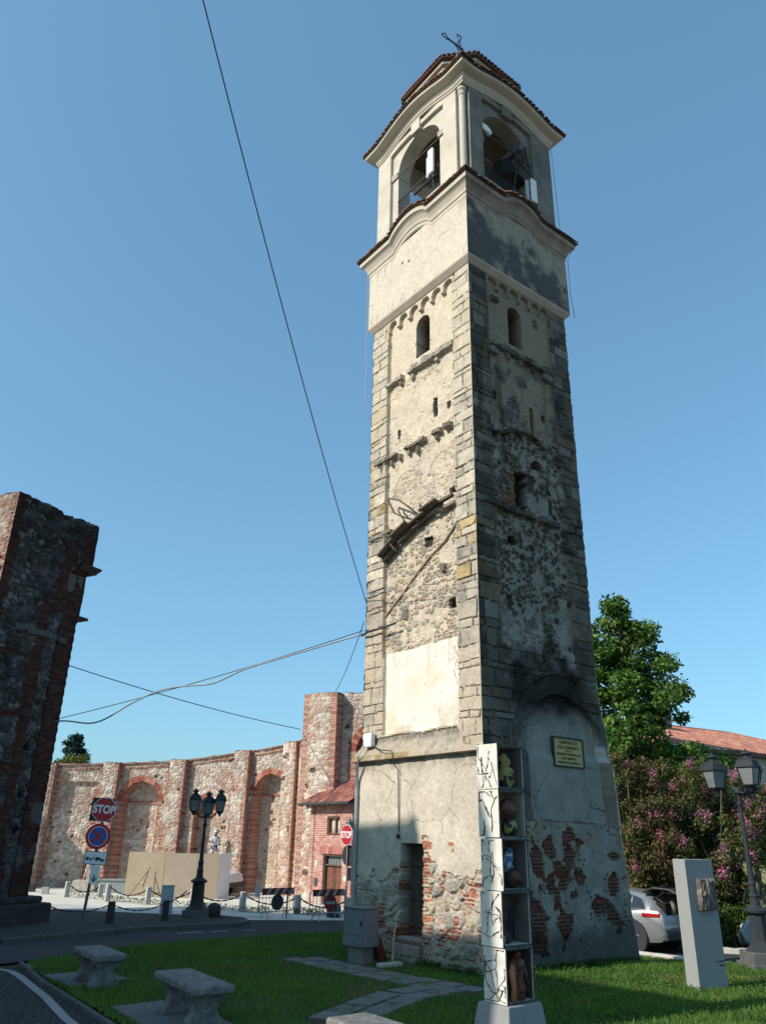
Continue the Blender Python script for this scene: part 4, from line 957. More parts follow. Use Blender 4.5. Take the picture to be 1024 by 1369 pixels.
seg_wall('wall_end', BA - nB * 1.2, BA, 9.0, 9.0, fsd, blk, thick=.05)
B2 = BB - nB * 0.6
def farch(U, Z, L):
    h, c, n2, n3 = rubble_wall(U, Z, 821, .2)
    u, w, zs = 1.72, 1.02, 6.3
    r = np.hypot(U - u, Z - zs); ins = ((r < w) & (Z > zs)) | ((np.abs(U - u) < w) & (Z <= zs))
    rim = (((r < w + 0.38) & (Z > zs)) | ((np.abs(U - u) < w + 0.4) & (Z <= zs))) & ~ins
    sg = np.floor(np.arctan2(Z - zs, U - u) * w / 0.11)
    c = np.where(rim[..., None], np.where((Z > zs)[..., None], pal(BRA, _h(sg, sg * 0, 3)) * (0.9 + .3 * n2)[..., None], brick_col(U, Z, 5) * (.9 + .3 * n3)[..., None]), c)
    h = np.where(rim, .06, h); h = np.where(ins, -1.3, h); c = np.where(ins[..., None], np.array((.26, .065, .04)) * (.8 + .4 * n2)[..., None], c); return h, c
seg_wall('arched_wall', B2, B2 + (BC - BB), 9.1, 9.1, farch, blk)
w_ = thing('floodlight', 'white floodlight on top of the apse wall beside the tall block', 'floodlight', (-3.55, 40.1, 7.25), .4)
MB().box((0, 0, .18), (.5, .2, .26)).build('lamp_head', WHITEP, w_, bevel=.03); MB().bar((0, 0, -.1), (0, 0, .1), .06).box((.3, 0, .08), (.25, .2, .2)).build('bracket', WHITEP, w_, bevel=.02)

# leaning dark pier on the left and, parented to it, unseen walls added for shade
pier = thing('ruined_pier', 'tall dark ruined pier of brick and rubble towering at the left edge', 'ruined pier', (-11.2, 24.6, 0))
PN = np.array((-11.90, 22.99)); PF = np.array((-10.31, 26.10)); PH = 12.85
pu = (PF - PN) / np.linalg.norm(PF - PN); PL = np.linalg.norm(PF - PN)
DK = 0.62
def fpier(U, Z):
    n1 = fbm(U * 1.1, Z * 1.1, 901, 4); n2 = fbm(U * 5, Z * 5, 902, 4); n3 = fbm(U * 2.2, Z * 2.2, 903, 4)
    m, dome, r1, r2 = stones(U, Z, 0.19, 905, 1.35, 0.04, 0.2, 0.50); ms, ds, s1, s2 = stones(U, Z, .09, 907, 1.3)
    stc = pal([(.06, .06, .06), (.085, .085, .086), (.045, .045, .045), (.12, .12, .12), (.07, .065, .06), (.15, .15, .152), (.035, .035, .035)], r1) * (.7 + .6 * n2)[..., None]  # shaded face: shade is put into the darker stone and brick colours
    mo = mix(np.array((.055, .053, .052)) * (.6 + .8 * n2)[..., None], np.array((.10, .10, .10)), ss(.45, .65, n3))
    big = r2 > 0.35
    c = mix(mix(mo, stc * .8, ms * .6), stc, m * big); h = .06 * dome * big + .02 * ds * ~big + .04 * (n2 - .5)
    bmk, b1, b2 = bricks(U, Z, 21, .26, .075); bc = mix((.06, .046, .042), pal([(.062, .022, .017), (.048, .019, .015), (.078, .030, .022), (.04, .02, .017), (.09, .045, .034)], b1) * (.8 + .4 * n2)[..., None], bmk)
    wb = .12 * (n3 - .5) + .08 * np.mod(np.floor(Z / .3), 2)
    bv = (np.abs(U - 1.95 - wb) < .24 + .2 * (n1 - .5)) & (Z < 9.6) | (np.abs(U - 2.45 - wb) < .28) & (Z > 9.3) & (Z < 11.9) | (U > 2.78 + wb * .4) & (Z < 11.2) | (U < 0.28 + wb) & (Z > 5) | (U > 2.95) & (Z > 11.2) & (Z < 12.3)
    bh = (np.abs(Z - 5.9 - .06 * n1) < .1) & (U < 2.0) | (np.abs(Z - 7.75) < .07) & (n1 > .45) | (np.abs(U - 1.1) < .35) & (np.abs(Z - 10.4) < .4) & (n3 > .5) | (Z > .6) & (Z < 2.4) & (n3 > .42) | (Z < 4.5) & (n1 > .58)
    bb = bv | bh; c = np.where(bb[..., None], bc, c); h = np.where(bb, .02 * bmk + .02 * (n2 - .5), h)
    gap = (np.abs(U - 2.62 - wb * .3) < .16) & (Z < 9.4) & (n3 > .36); c = np.where(gap[..., None], mix(np.array((.06, .058, .056)) * (.6 + .8 * n2)[..., None], stc, ms), c)
    lin = (np.abs(Z - 8.55 - .25 * (1.5 - U) * .1) < .10) & (U > .9) & (U < 3.2); c = np.where(lin[..., None], np.array((.085, .09, .094)) * (.8 + .4 * n2)[..., None], c); h = np.where(lin, .07, h)
    hv = (np.abs(U - 2.76) < .05) & (Z < 9.0); h = np.where(hv, -.05, h); c = np.where(hv[..., None], c * .7, c)
    step = (U > 2.78) & (Z < 10.9); h = h - .06 * step
    for (u, z) in ((2.45, 3.6), (2.5, 2.6), (2.3, 5.0), (.5, 6.9)): k = disk(U, Z, u, z, .09, .11) < 1; h = np.where(k, -.25, h); c = np.where(k[..., None], np.array((.02, .02, .02)), c)
    wh = ss(.56, .68, fbm(U * 2, Z * 1.6, 911, 3)) * (Z < 3.4); c = mix(c, (.12, .126, .128), wh * .75)
    wm = (np.abs(U - 3.05) < .35) & (Z > 10.2) & (Z < 10.85) & (n3 > .4); c = np.where(wm[..., None], np.array((.13, .127, .122)) * (.6 + .8 * n2)[..., None], c)
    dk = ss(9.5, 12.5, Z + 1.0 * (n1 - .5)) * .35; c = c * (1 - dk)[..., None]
    return h, c
res = .035
nu, nz = int((PL + .25) / res), int((PH + .1) / res)
U, Z = np.meshgrid(np.linspace(0, PL, nu), np.linspace(0, PH, nz), indexing='ij')
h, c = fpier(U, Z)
edge = PL - 0.20 * ss(11.2, 10.9, Z) - .08 * ss(9.6, 9.3, Z) + .02 * np.mod(np.floor(Z / .15), 2) * (Z < 9.5) + .05 * (fbm(Z * 3, Z * 0, 6, 3) - .5) * (Z > 9)
Us = U * edge / PL
top = PH - .35 * (fbm(U * 2.2, U * 0, 16, 4) - .45) * ss(.4, 1.2, U) - .12 * (fbm(U * 9, U * 0, 17, 2) - .3) * ss(.3, .8, U)
Zc = np.minimum(Z, top)
nP = np.array([pu[1], -pu[0], 0]); pu3 = np.array([*pu, 0])
Pp = np.array([*PN, 0]) + Us[..., None] * pu3 + Zc[..., None] * ZD + (h * ss(0, .06, U) * ss(0, .06, PL - U))[..., None] * nP
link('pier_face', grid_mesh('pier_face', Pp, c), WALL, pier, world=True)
eg = Pp[-1]; bk = np.stack([eg - nP * t for t in (0, .3, .9, 2.2)], 0); bc_ = np.repeat(c[-1][None], 4, 0)
link('pier_end', grid_mesh('pier_end', bk, bc_), WALL, pier, world=True)
tc = np.stack([Pp[:, -1] - nP * t for t in (0, .25, .7, 1.4, 2.2)], 1); tc[:, 1:, 2] += .15 * (RNG.random(tc[:, 1:].shape[:2]) - .4)
link('pier_top', grid_mesh('pier_top', tc, np.repeat(c[:, -1:], 5, 1)), WALL, pier, world=True)
# sunlit left face
def fpl(U, Z):
    h, c, n2, n3 = rubble_wall(U, Z, 941, .2); e = U > 2.6 - .10 - .08 * np.mod(np.floor(Z / .3), 2) - .22 * n3
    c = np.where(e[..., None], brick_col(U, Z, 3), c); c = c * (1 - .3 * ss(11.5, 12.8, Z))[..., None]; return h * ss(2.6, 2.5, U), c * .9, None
facade('pier_face', pier, (*(PN - 2.6 * np.array((pu[1], -pu[0]))), 0), (pu[1], -pu[0], 0), (0, 0, 1), 2.6, PH, .05, fpl)
cn = MB(); cn2 = MB()
e0 = np.array([*PN, 0]) + pu3 * (PL - .12)
for (z, o_, t) in ((11.28, .30, .07), (11.20, .22, .08), (11.10, .12, .1)): cn.box(tuple(e0 + pu3 * (o_ - .25) + ZD * z - nP * .35), (.8 + .1 * o_, .9, t), rz=math.atan2(pu[1], pu[0]))
cn2.box(tuple(e0 + pu3 * .02 + ZD * 9.42 - nP * .3), (.5, .7, .09), rz=math.atan2(pu[1], pu[0]))
cn.build('cornice_stub', mat('dark brick', (.05, .025, .02), .9, .3, 8, .3, 30), pier, world=True); cn2.build('cornice_stub', mat('dark brick', (.05, .025, .02)), pier, world=True)
pf = MB(); ctr = (PN + PF) / 2
def pfoot(a, b): return tuple(PN + pu * a + np.array((pu[1], -pu[0])) * b)
pf.slab([pfoot(-.35, .42), pfoot(PL + .34, .42), pfoot(PL + .34, -2.6), pfoot(-.35, -2.6)], -.02, .62); pf.slab([pfoot(-.15, .2), pfoot(PL + .15, .2), pfoot(PL + .15, -2.4), pfoot(-.15, -2.4)], .62, .80)
pf.build('pier_foot', mat('dark foundation', (.045, .043, .041), .95, .45, 3, .6, 9), pier, bevel=.06, world=True)
# unseen wall added beyond the left edge of the frame to shade the near lawn
caster = MB(); K0 = np.array((-13.3, 5.3)); e1 = np.array((-.66, .75)); back = np.array((-.75, -.66))
def caster_pt(s, b): return tuple(K0 + e1 * s + back * b)
caster.slab([caster_pt(0, 0), caster_pt(6.5, 0), caster_pt(6.5, 1.2), caster_pt(0, 1.2)], 0, 15.35)
caster.slab([caster_pt(6.5, 0), caster_pt(23.0, 0), caster_pt(23.0, 1.2), caster_pt(6.5, 1.2)], 0, 17.7); caster.slab([caster_pt(6.52, .2), caster_pt(6.75, .2), caster_pt(6.75, .9), caster_pt(6.52, .9)], 17.7, 17.95)
caster.build('shadow_wall', mat('shadow wall rubble', (.24, .20, .17), .95, .4, 4, .5, 12), pier, world=True)
caster = MB(); caster.slab([(-21.0, 39.7), (-21.0, 41.0), (-22.0, 41.0), (-22.0, 39.7)], 0, 6.3); caster.slab([(-21.0, 41.0), (-21.0, 42.6), (-22.0, 42.6), (-22.0, 41.0)], 0, 4.9); caster.build('shadow_wall', mat('shadow wall rubble', (.24, .20, .17), .95, .4, 4, .5, 12), pier, world=True)  # unseen stub walls added to throw shade on the apse foot

# ------------------------------------------------------------------ red brick house
HA, HB = np.array((-2.94, 36.93)), np.array((-1.00, 34.62))
hu = (HB - HA) / np.linalg.norm(HB - HA); HL = np.linalg.norm(HB - HA); hn = np.array((hu[1], -hu[0]))
house = thing('brick_house', 'small red brick house with brown double door under a tiled lean-to roof', 'house', (*((HA + HB) / 2), 0))
HBR = [(.39, .155, .125), (.44, .195, .16), (.33, .12, .10), (.48, .25, .20), (.30, .11, .09), (.41, .175, .14)]
def fhouse(U, Z):
    b, b1, b2 = bricks(U, Z, 31, .25, .088, .014); n2 = fbm(U * 4, Z * 4, 32, 4); n3 = fbm(U * 1.3, Z * 1.3, 33, 4)
    c = mix((.50, .38, .32), pal(HBR, b1) * (.85 + .3 * n2)[..., None], b); h = .01 * b
    c = mix(c, (.50, .36, .30), ss(.55, .75, n3) * .4); c = np.where((Z < .35)[..., None], mix(c, (.42, .36, .31), ss(.35, .6, n2)), c)
    g = (np.abs(U - .30) < .03) & (Z > .3); h = np.where(g, -.04, h); c = np.where(g[..., None], c * .6, c)
    a = (np.abs(U - 1.72) < .95) & (Z > 1.93) & (Z < 2.22); c = np.where(a[..., None], mix((.48, .36, .30), pal(HBR, _h(np.floor(U / .09), U * 0, 2)), (np.mod(U, .09) > .014) * 1.0), c)
    d = (U > 1.08) & (U < 2.36) & (Z < 1.93); w = (U > 1.28) & (U < 2.18) & (Z > 2.72) & (Z < 3.42)
    h = np.where(d, -.30, h); h = np.where(w, -.25, h); c = np.where((d | w)[..., None], np.array((.16, .06, .05)), c)
    return h, c, None
facade('wall', house, (*HA, 0), (*hu, 0), (0, 0, 1), HL, 3.95, .03, fhouse)
def fh2(U, Z):
    b, b1, b2 = bricks(U, Z, 41, .25, .088, .014); n2 = fbm(U * 4, Z * 4, 42, 4); c = mix((.46, .35, .30), pal(HBR, b1) * (.8 + .3 * n2)[..., None], b); return .01 * b, c, None
facade('wall', house, (*HB, 0), (*(-hn), 0), (0, 0, 1), 3.2, 4.3, .04, fh2)
facade('wall', house, (*(HA - hn * 3.2), 0), (*hn, 0), (0, 0, 1), 3.2, 4.3, .06, fh2)
def hp(u, o_, z): p = HA + hu * u + hn * o_; return (p[0], p[1], z)
rzH = math.atan2(hu[1], hu[0])
dm = MB()
for (u, w) in ((1.40, .60), (2.03, .60)):
    dm.box(hp(u, -.22, .78), (w, .05, 1.5), rz=rzH)
    for (z, hh) in ((1.02, .8), (.35, .38)): dm.box(hp(u, -.185, z), (w - .2, .04, hh), rz=rzH)
d_ = dm.build('door', WOODB, house, bevel=.012, world=True)
tr = MB(); tr.box(hp(1.72, -.24, 1.73), (1.24, .03, .34), rz=rzH); tr.build('transom_glass', mat('pale glass', (.34, .36, .36), .3, .1), house, world=True)
tb = MB()
for j in range(10): tb.bar(hp(1.18 + j * .12, -.2, 1.57), hp(1.18 + j * .12, -.2, 1.90), .022)
tb.build('transom_bar', DARKP, house, world=True)
df = MB(); df.box(hp(1.10, -.16, .96), (.05, .2, 1.9), rz=rzH); df.box(hp(2.34, -.16, .96), (.05, .2, 1.9), rz=rzH); df.box(hp(1.72, -.16, 1.90), (1.18, .2, .05), rz=rzH); df.box(hp(1.72, -.16, 1.53), (1.18, .12, .06), rz=rzH); df.build('door_frame', WOODD, house, world=True)
MB().ell(hp(1.68, -.16, .82), (.035, .035, .035)).build('handle', mat('brass', (.5, .36, .12), .35, .1, 4, 0, metal=.8), d_, world=True)
wf = MB(); wf.box(hp(1.30, -.12, 3.07), (.05, .14, .68), rz=rzH); wf.box(hp(2.16, -.12, 3.07), (.05, .14, .68), rz=rzH); wf.box(hp(1.73, -.12, 2.75), (.8, .14, .05), rz=rzH); wf.box(hp(1.73, -.12, 3.39), (.8, .14, .05), rz=rzH); wf.box(hp(1.73, -.14, 3.07), (.07, .1, .6), rz=rzH)
for j in range(6): wf.bar(hp(1.4 + j * .13, -.08, 2.78), hp(1.4 + j * .13, -.08, 3.0), .015)
wfo = wf.build('window', WOODB, house, world=True)
MB().box(hp(1.73, -.2, 3.07), (.8, .02, .6), rz=rzH).build('pane', mat('curtained glass', (.50, .50, .45), .3, .2, 3), wfo, world=True)
def froof(U, Z):
    k = np.mod(U, .19) / .19; h = .05 * np.abs(np.sin(math.pi * k)) + .012 * np.mod(Z, .33) / .33; i = np.floor(U / .19); j = np.floor(Z / .33)
    c = pal([(.26, .09, .07), (.32, .12, .09), (.20, .07, .06), (.36, .16, .12), (.17, .08, .07)], _h(i, j, 3)) * (.5 + .7 * np.sin(math.pi * k))[..., None]; return h, c, None
def roof(name, parent, O, uD, vD, W, H, res=.045): return facade(name, parent, O, uD, vD, W, H, res, froof, m=TILE)
ro = HA - hu * .28 + hn * .42; sl_ = np.array((-hn[0] * .90, -hn[1] * .90, .44)); sl_ /= np.linalg.norm(sl_)
roof('roof', house, (*ro, 3.98), (*hu, 0), tuple(sl_), HL + .55, 2.6)
ub = MB(); a0 = Vector((*ro, 3.93)); ub.add([a0, a0 + V3((*hu, 0)) * (HL + .55), a0 + V3((*hu, 0)) * (HL + .55) + V3(sl_) * 2.6, a0 + V3(sl_) * 2.6], [(0, 1, 2, 3)])
for j in range(9): 
    p = a0 + V3((*hu, 0)) * (.1 + j * .41) - Vector((0, 0, .05)); ub.bar(p, p + V3(sl_) * .8, .07, .09)
ub.build('rafter', WOODD, house, world=True)
gt = MB(); gt.tube([(*(ro + hn * .06 - hu * .05), 3.93), (*(ro + hn * .06 + hu * (HL + .6)), 3.95)], .06, 8); gt.build('gutter', mat('dark gutter', (.05, .055, .05), .5, .2), house, world=True)
MB().box(hp(.62, .04, .85), (.20, .10, .28), rz=rzH).build('letter_box', mat('grey box', (.10, .11, .12), .5, .1), house, bevel=.01, world=True)
ov = MB().ell(hp(.62, .02, 1.55), (.11, .03, .16), M=Matrix.Rotation(rzH, 3, 'Z')); ov.build('house_number', mat('oval plate', (.58, .50, .42), .6, .15), house, world=True)
MB().box(hp(2.66, .02, 1.05), (.2, .03, .2), rz=rzH).build('wall_plate', mat('cream plate', (.62, .56, .40), .6, .08), house, world=True)
wl = thing('wall_lantern', 'small grey lantern on the corner of the brick house', 'lantern', hp(HL + .12, .25, 2.75), rzH)
MB().lathe([(.08, 0), (.15, .42), (.17, .44), (.05, .56), (.03, .62)], (0, 0, 0), 4, ph=math.pi / 4).build('lantern_body', mat('lantern grey', (.16, .17, .18), .5, .2), wl); MB().bar((0, -.05, .05), (0, -.45, .0), .03).build('arm', IRON, wl)
MB().ell(hp(HL - .06, .06, 1.8), (.06, .06, .06)).build('wall_spot', WHITEP, house, world=True)
# ------------------------------------------------------------------ ground
def sheet(name, poly, z, m, kind='structure', label=None, cat=None, thick=0.0):
    mb = MB()
    if thick: mb.slab(poly, z - thick, z)
    else: mb.add([(x, y, z) for x, y in poly], [tuple(range(len(poly)))])
    o = mb.build(name, m)
    if not thick:
        me = o.data
        if me.polygons[0].normal.z < 0: me.flip_normals()
    return tag(o, label, cat, kind=kind)
def gz(x, y):                    # the ground steps down behind the right side of the tower
    return -0.85 * ss(20.0, 26.5, y) * ss(1.0, 5.0, x)
def gsheet(name, poly, zo, m, res=0.25, kind='structure'):
    xs, ys = [p[0] for p in poly], [p[1] for p in poly]
    X, Y = np.meshgrid(np.arange(min(xs), max(xs) + res, res), np.arange(min(ys), max(ys) + res, res), indexing='ij')
    k = in_poly(X, Y, poly); me = grid_mesh(name, np.stack([X, Y, gz(X, Y) + zo], -1), None, k, True)
    return tag(link(name, me, m), kind=kind)
def in_poly(x, y, poly):
    r = np.zeros(x.shape, bool); n = len(poly)
    for i in range(n):
        (x0, y0), (x1, y1) = poly[i], poly[(i + 1) % n]
        c = ((y0 > y) != (y1 > y)) & (x < (x1 - x0) * (y - y0) / (y1 - y0 + 1e-12) + x0); r ^= c
    return r
def ground_mat(name, c1, c2, c3, s1, s2, cell=0, bump=.3, rough=.95):
    m = bpy.data.materials.new(name); m.use_nodes = True; n = m.node_tree.nodes; l = m.node_tree.links; b = n['Principled BSDF']
    b.inputs['Roughness'].default_value = rough; b.inputs['Specular IOR Level'].default_value = .2
    tc = n.new('ShaderNodeTexCoord')
    a = n.new('ShaderNodeTexNoise'); a.inputs['Scale'].default_value = s1; a.inputs['Detail'].default_value = 6; l.new(tc.outputs['Object'], a.inputs[0])
    f = n.new('ShaderNodeTexNoise'); f.inputs['Scale'].default_value = s2; f.inputs['Detail'].default_value = 3; l.new(tc.outputs['Object'], f.inputs[0])
    r = n.new('ShaderNodeValToRGB'); r.color_ramp.elements[0].position = .35; r.color_ramp.elements[1].position = .65; r.color_ramp.elements[0].color = (*c1, 1); r.color_ramp.elements[1].color = (*c2, 1); l.new(a.outputs['Fac'], r.inputs[0])
    mx = n.new('ShaderNodeMix'); mx.data_type = 'RGBA'; mx.inputs['B'].default_value = (*c3, 1); l.new(r.outputs[0], mx.inputs['A'])
    r2 = n.new('ShaderNodeMapRange'); r2.inputs[1].default_value = .45; r2.inputs[2].default_value = .62; l.new(f.outputs['Fac'], r2.inputs[0]); l.new(r2.outputs[0], mx.inputs['Factor'])
    out = mx.outputs['Result']; hsrc = f.outputs['Fac']
    if cell:
        v = n.new('ShaderNodeTexVoronoi'); v.inputs['Scale'].default_value = cell; v.feature = 'DISTANCE_TO_EDGE'; l.new(tc.outputs['Object'], v.inputs['Vector'])
        r3 = n.new('ShaderNodeMapRange'); r3.inputs[1].default_value = .02; r3.inputs[2].default_value = .14; l.new(v.outputs['Distance'], r3.inputs[0])
        m2 = n.new('ShaderNodeMix'); m2.data_type = 'RGBA'; m2.inputs['A'].default_value = (c1[0] * .45, c1[1] * .45, c1[2] * .45, 1); l.new(out, m2.inputs['B']); l.new(r3.outputs[0], m2.inputs['Factor']); out = m2.outputs['Result']; hsrc = r3.outputs[0]
    l.new(out, b.inputs['Base Color'])
    bp = n.new('ShaderNodeBump'); bp.inputs['Strength'].default_value = bump; bp.inputs['Distance'].default_value = .03; l.new(hsrc, bp.inputs['Height']); l.new(bp.outputs[0], b.inputs['Normal'])
    return m
G_DIRT = ground_mat('dry ground', (.20, .18, .14), (.26, .23, .18), (.16, .15, .12), .5, 20)
G_PLAZA = ground_mat('pale gravel and setts', (.58, .555, .49), (.66, .63, .56), (.50, .475, .42), .6, 22, 0, .35)
G_ASPH = ground_mat('asphalt', (.046, .048, .051), (.058, .059, .061), (.04, .042, .045), .35, 60, 0, .2)
G_SETT = ground_mat('dark setts', (.06, .058, .057), (.075, .073, .07), (.048, .047, .046), .9, 14, 9.0, .9)
G_GRAV = ground_mat('cobbled island', (.075, .073, .068), (.10, .096, .088), (.062, .06, .057), .8, 12, 7.0, .7)
G_SOIL = ground_mat('turf soil', (.026, .038, .012), (.036, .044, .017), (.05, .042, .024), .8, 25, 0, .4)
big = [(-900, -300), (900, -300), (900, 1500), (-900, 1500)]
gx = np.concatenate([[-900, -300, -100], np.arange(-60, 61, 1.0), [100, 300, 900]]); gy = np.concatenate([[-300, -100, -40], np.arange(-20, 81, 1.0), [150, 400, 1500]])
GX, GY = np.meshgrid(gx, gy, indexing='ij')
tag(link('ground', grid_mesh('ground', np.stack([GX, GY, gz(GX, GY) - 0.06], -1), None, None, True), G_DIRT), kind='structure')
sheet('plaza', [(-60, 25), (-6, 28.6), (-4.3, 29.0), (-1.0, 29.6), (4, 30.6), (4, 46), (-60, 60)], 0.004, G_PLAZA)
sheet('plaza_lane', [(-30, 32.4), (-12, 33.6), (-6, 31.2), (-3.5, 30.6), (-3.5, 29.8), (-6, 30.2), (-12, 31.2), (-30, 29.2)], 0.012, ground_mat('pale lane', (.46, .455, .43), (.52, .51, .48), (.42, .41, .39), .5, 30, 0, .2))
sheet('road', [(-40, 10), (-9.2, 17.5), (-7.8, 18.9), (-6.8, 20.5), (-4.1, 23.9), (-0.9, 25.7), (1.0, 26.2), (1.0, 29.9), (-1.0, 29.75), (-4.1, 28.9), (-4.2, 26.9), (-6.5, 25.4), (-8.0, 23.5), (-9.3, 21.85), (-12, 19.8), (-40, 17)], 0.0, G_ASPH)
gsheet('road', [(0.9, 25.0), (4, 26), (8.55, 29.7), (9.9, 28.2), (11.4, 26.8), (16, 21.8), (30, 12), (60, 10), (60, 34), (20, 32), (12.2, 30.6), (9.6, 33.0), (4, 33), (0.9, 30)], 0.0, G_ASPH, .3)
# kerbed cobbled island in front of the pier
ISL = [(-30, 19.5), (-12, 19.9), (-9.3, 21.85), (-8.0, 23.5), (-6.5, 25.4), (-5.2, 26.25), (-4.25, 26.9), (-4.05, 27.6), (-4.35, 28.5), (-5.5, 29.2), (-8, 29.6), (-12, 30.6), (-30, 28)]
sheet('paved_island', ISL, 0.10, G_GRAV, thick=0.2)
def kerb(name, pts, w, z0, z1, m, gap=.012, ln=1.0, kind='structure', slope=False):
    mb = MB()
    for a, b in zip(pts[:-1], pts[1:]):
        a, b = np.array(a), np.array(b); L = np.linalg.norm(b - a); n = max(1, round(L / ln)); u = (b - a) / L
        for k in range(n):
            p, q = a + u * (L * k / n + gap / 2), a + u * (L * (k + 1) / n - gap / 2); c = (p + q) / 2
            gz_ = float(gz(np.array(c[0]), np.array(c[1]))) if slope else 0.0
            mb.box((c[0], c[1], gz_ + (z0 + z1) / 2 + .006 * math.sin(k * 7.3)), (np.linalg.norm(q - p), w, z1 - z0), rz=math.atan2(u[1], u[0]))
    return tag(mb.build(name, m, bevel=.015), kind=kind)
KST = mat('kerb stone', (.085, .083, .08), .9, .25, 5, .2, 60); KLI = mat('pale kerb stone', (.55, .53, .48), .9, .18, 5, .2, 60)
kerb('kerb', ISL[1:10], .18, -.05, .125, KST)
# lawn round the tower
LAWN = [(-7.30, 18.62), (-6.98, 19.6), (-6.4, 20.75), (-5.3, 22.3), (-4.0, 23.55), (-2.4, 24.75), (-0.9, 25.5), (2.0, 26.2), (6.0, 28.6), (8.45, 29.5), (9.7, 28.0), (11.25, 26.6), (15.8, 21.6), (20, 16), (20, 5), (2.0, 5.0), (0.4, 7.3), (-1.6, 10.2), (-3.85, 13.45), (-6.14, 16.74)]
gsheet('lawn', LAWN, 0.05, G_SOIL, .12)
kerb('kerb', [(-7.42, 18.66), (-6.24, 16.72), (-3.95, 13.43), (-1.7, 10.15), (.3, 7.2)], .09, -.05, .07, KST, ln=.8)
kerb('kerb', [(8.55, 29.62), (9.85, 28.1), (11.4, 26.7), (16, 21.7), (20.2, 16.1)], .34, -.12, .14, KLI, ln=1.0, slope=True)
kerb('kerb', [(12.0, 30.7), (16.0, 29.6), (22, 28)], .40, -.1, .16, KLI, ln=1.2, slope=True)
sheet('parking_setts', [(-40, 9), (-9.0, 17.2), (-7.48, 18.62), (-6.30, 16.70), (-4.02, 13.40), (-1.78, 10.1), (.2, 7.1), (2, 4), (2, -10), (-40, -10)], 0.008, G_SETT)
wl_ = MB()
sp_ = [(-8.6, 18.35), (-7.72, 18.10), (-7.30, 17.86), (-6.9, 17.35), (-5.53, 15.24), (-4.64, 13.72), (-3.0, 11.2)]
for a, b in zip(sp_[:-1], sp_[1:]):
    a, b = np.array(a), np.array(b); u = (b - a) / np.linalg.norm(b - a); n = np.array((-u[1], u[0])) * .075
    wl_.add([(*(a - n), .0125), (*(b - n), .0125), (*(b + n), .0125), (*(a + n), .0125)], [(0, 1, 2, 3)])
tag(wl_.build('road_marking', mat('worn white road paint', (.26, .27, .275), .8, .35, 14, .3, 30)), kind='structure')
rm = MB()
for (x, y, w, d) in ((-5.3, 25.1, .75, .13), (-4.55, 25.55, .55, .12), (-3.75, 26.0, .4, .10)): rm.box((x, y, .006), (w, d, .004), rz=.62)
for o_ in (0,): tag(rm.build('road_marking', mat('worn white road paint', (.42, .43, .43))), kind='structure')
# paving path: irregular slabs in the grass
PATHM = mat('path flagstones', (.13, .13, .125), .92, .22, 3, .2, 60, detail=9)
rp = random.Random(4)
def path_slabs(pts, w, nrow):
    mb = MB()
    for (a, b) in zip(pts[:-1], pts[1:]):
        a, b = np.array(a), np.array(b); L = np.linalg.norm(b - a); u = (b - a) / L; n = np.array((-u[1], u[0])); k = max(1, round(L / .62))
        for i in range(k):
            for r in range(nrow):
                off = .3 if r % 2 else 0
                c = a + u * (L * (i + .5) / k + off * .6) + n * ((r + .5) / nrow - .5) * w
                s0, s1 = L / k * .48 - .015, w / nrow * .48 - .012
                mb.slab([tuple(c + u * sx * (s0 + rp.uniform(-.02, .015)) + n * sy * (s1 + rp.uniform(-.02, .01))) for sx, sy in ((-1, -1), (1, -1), (1, 1), (-1, 1))], .02, .066 + rp.uniform(-.004, .008))
    return mb
P1 = [(-1.75, 20.15), (-0.55, 18.75), (0.55, 17.55), (1.75, 16.4)]
P2 = [(1.45, 16.75), (0.55, 15.9), (-0.05, 14.75), (-0.55, 13.6)]
pm = path_slabs(P1, .95, 2); pm2 = path_slabs(P2, 1.0, 2)
o = pm.build('path', PATHM); tag(o, kind='structure'); o = pm2.build('path', PATHM); tag(o, kind='structure')
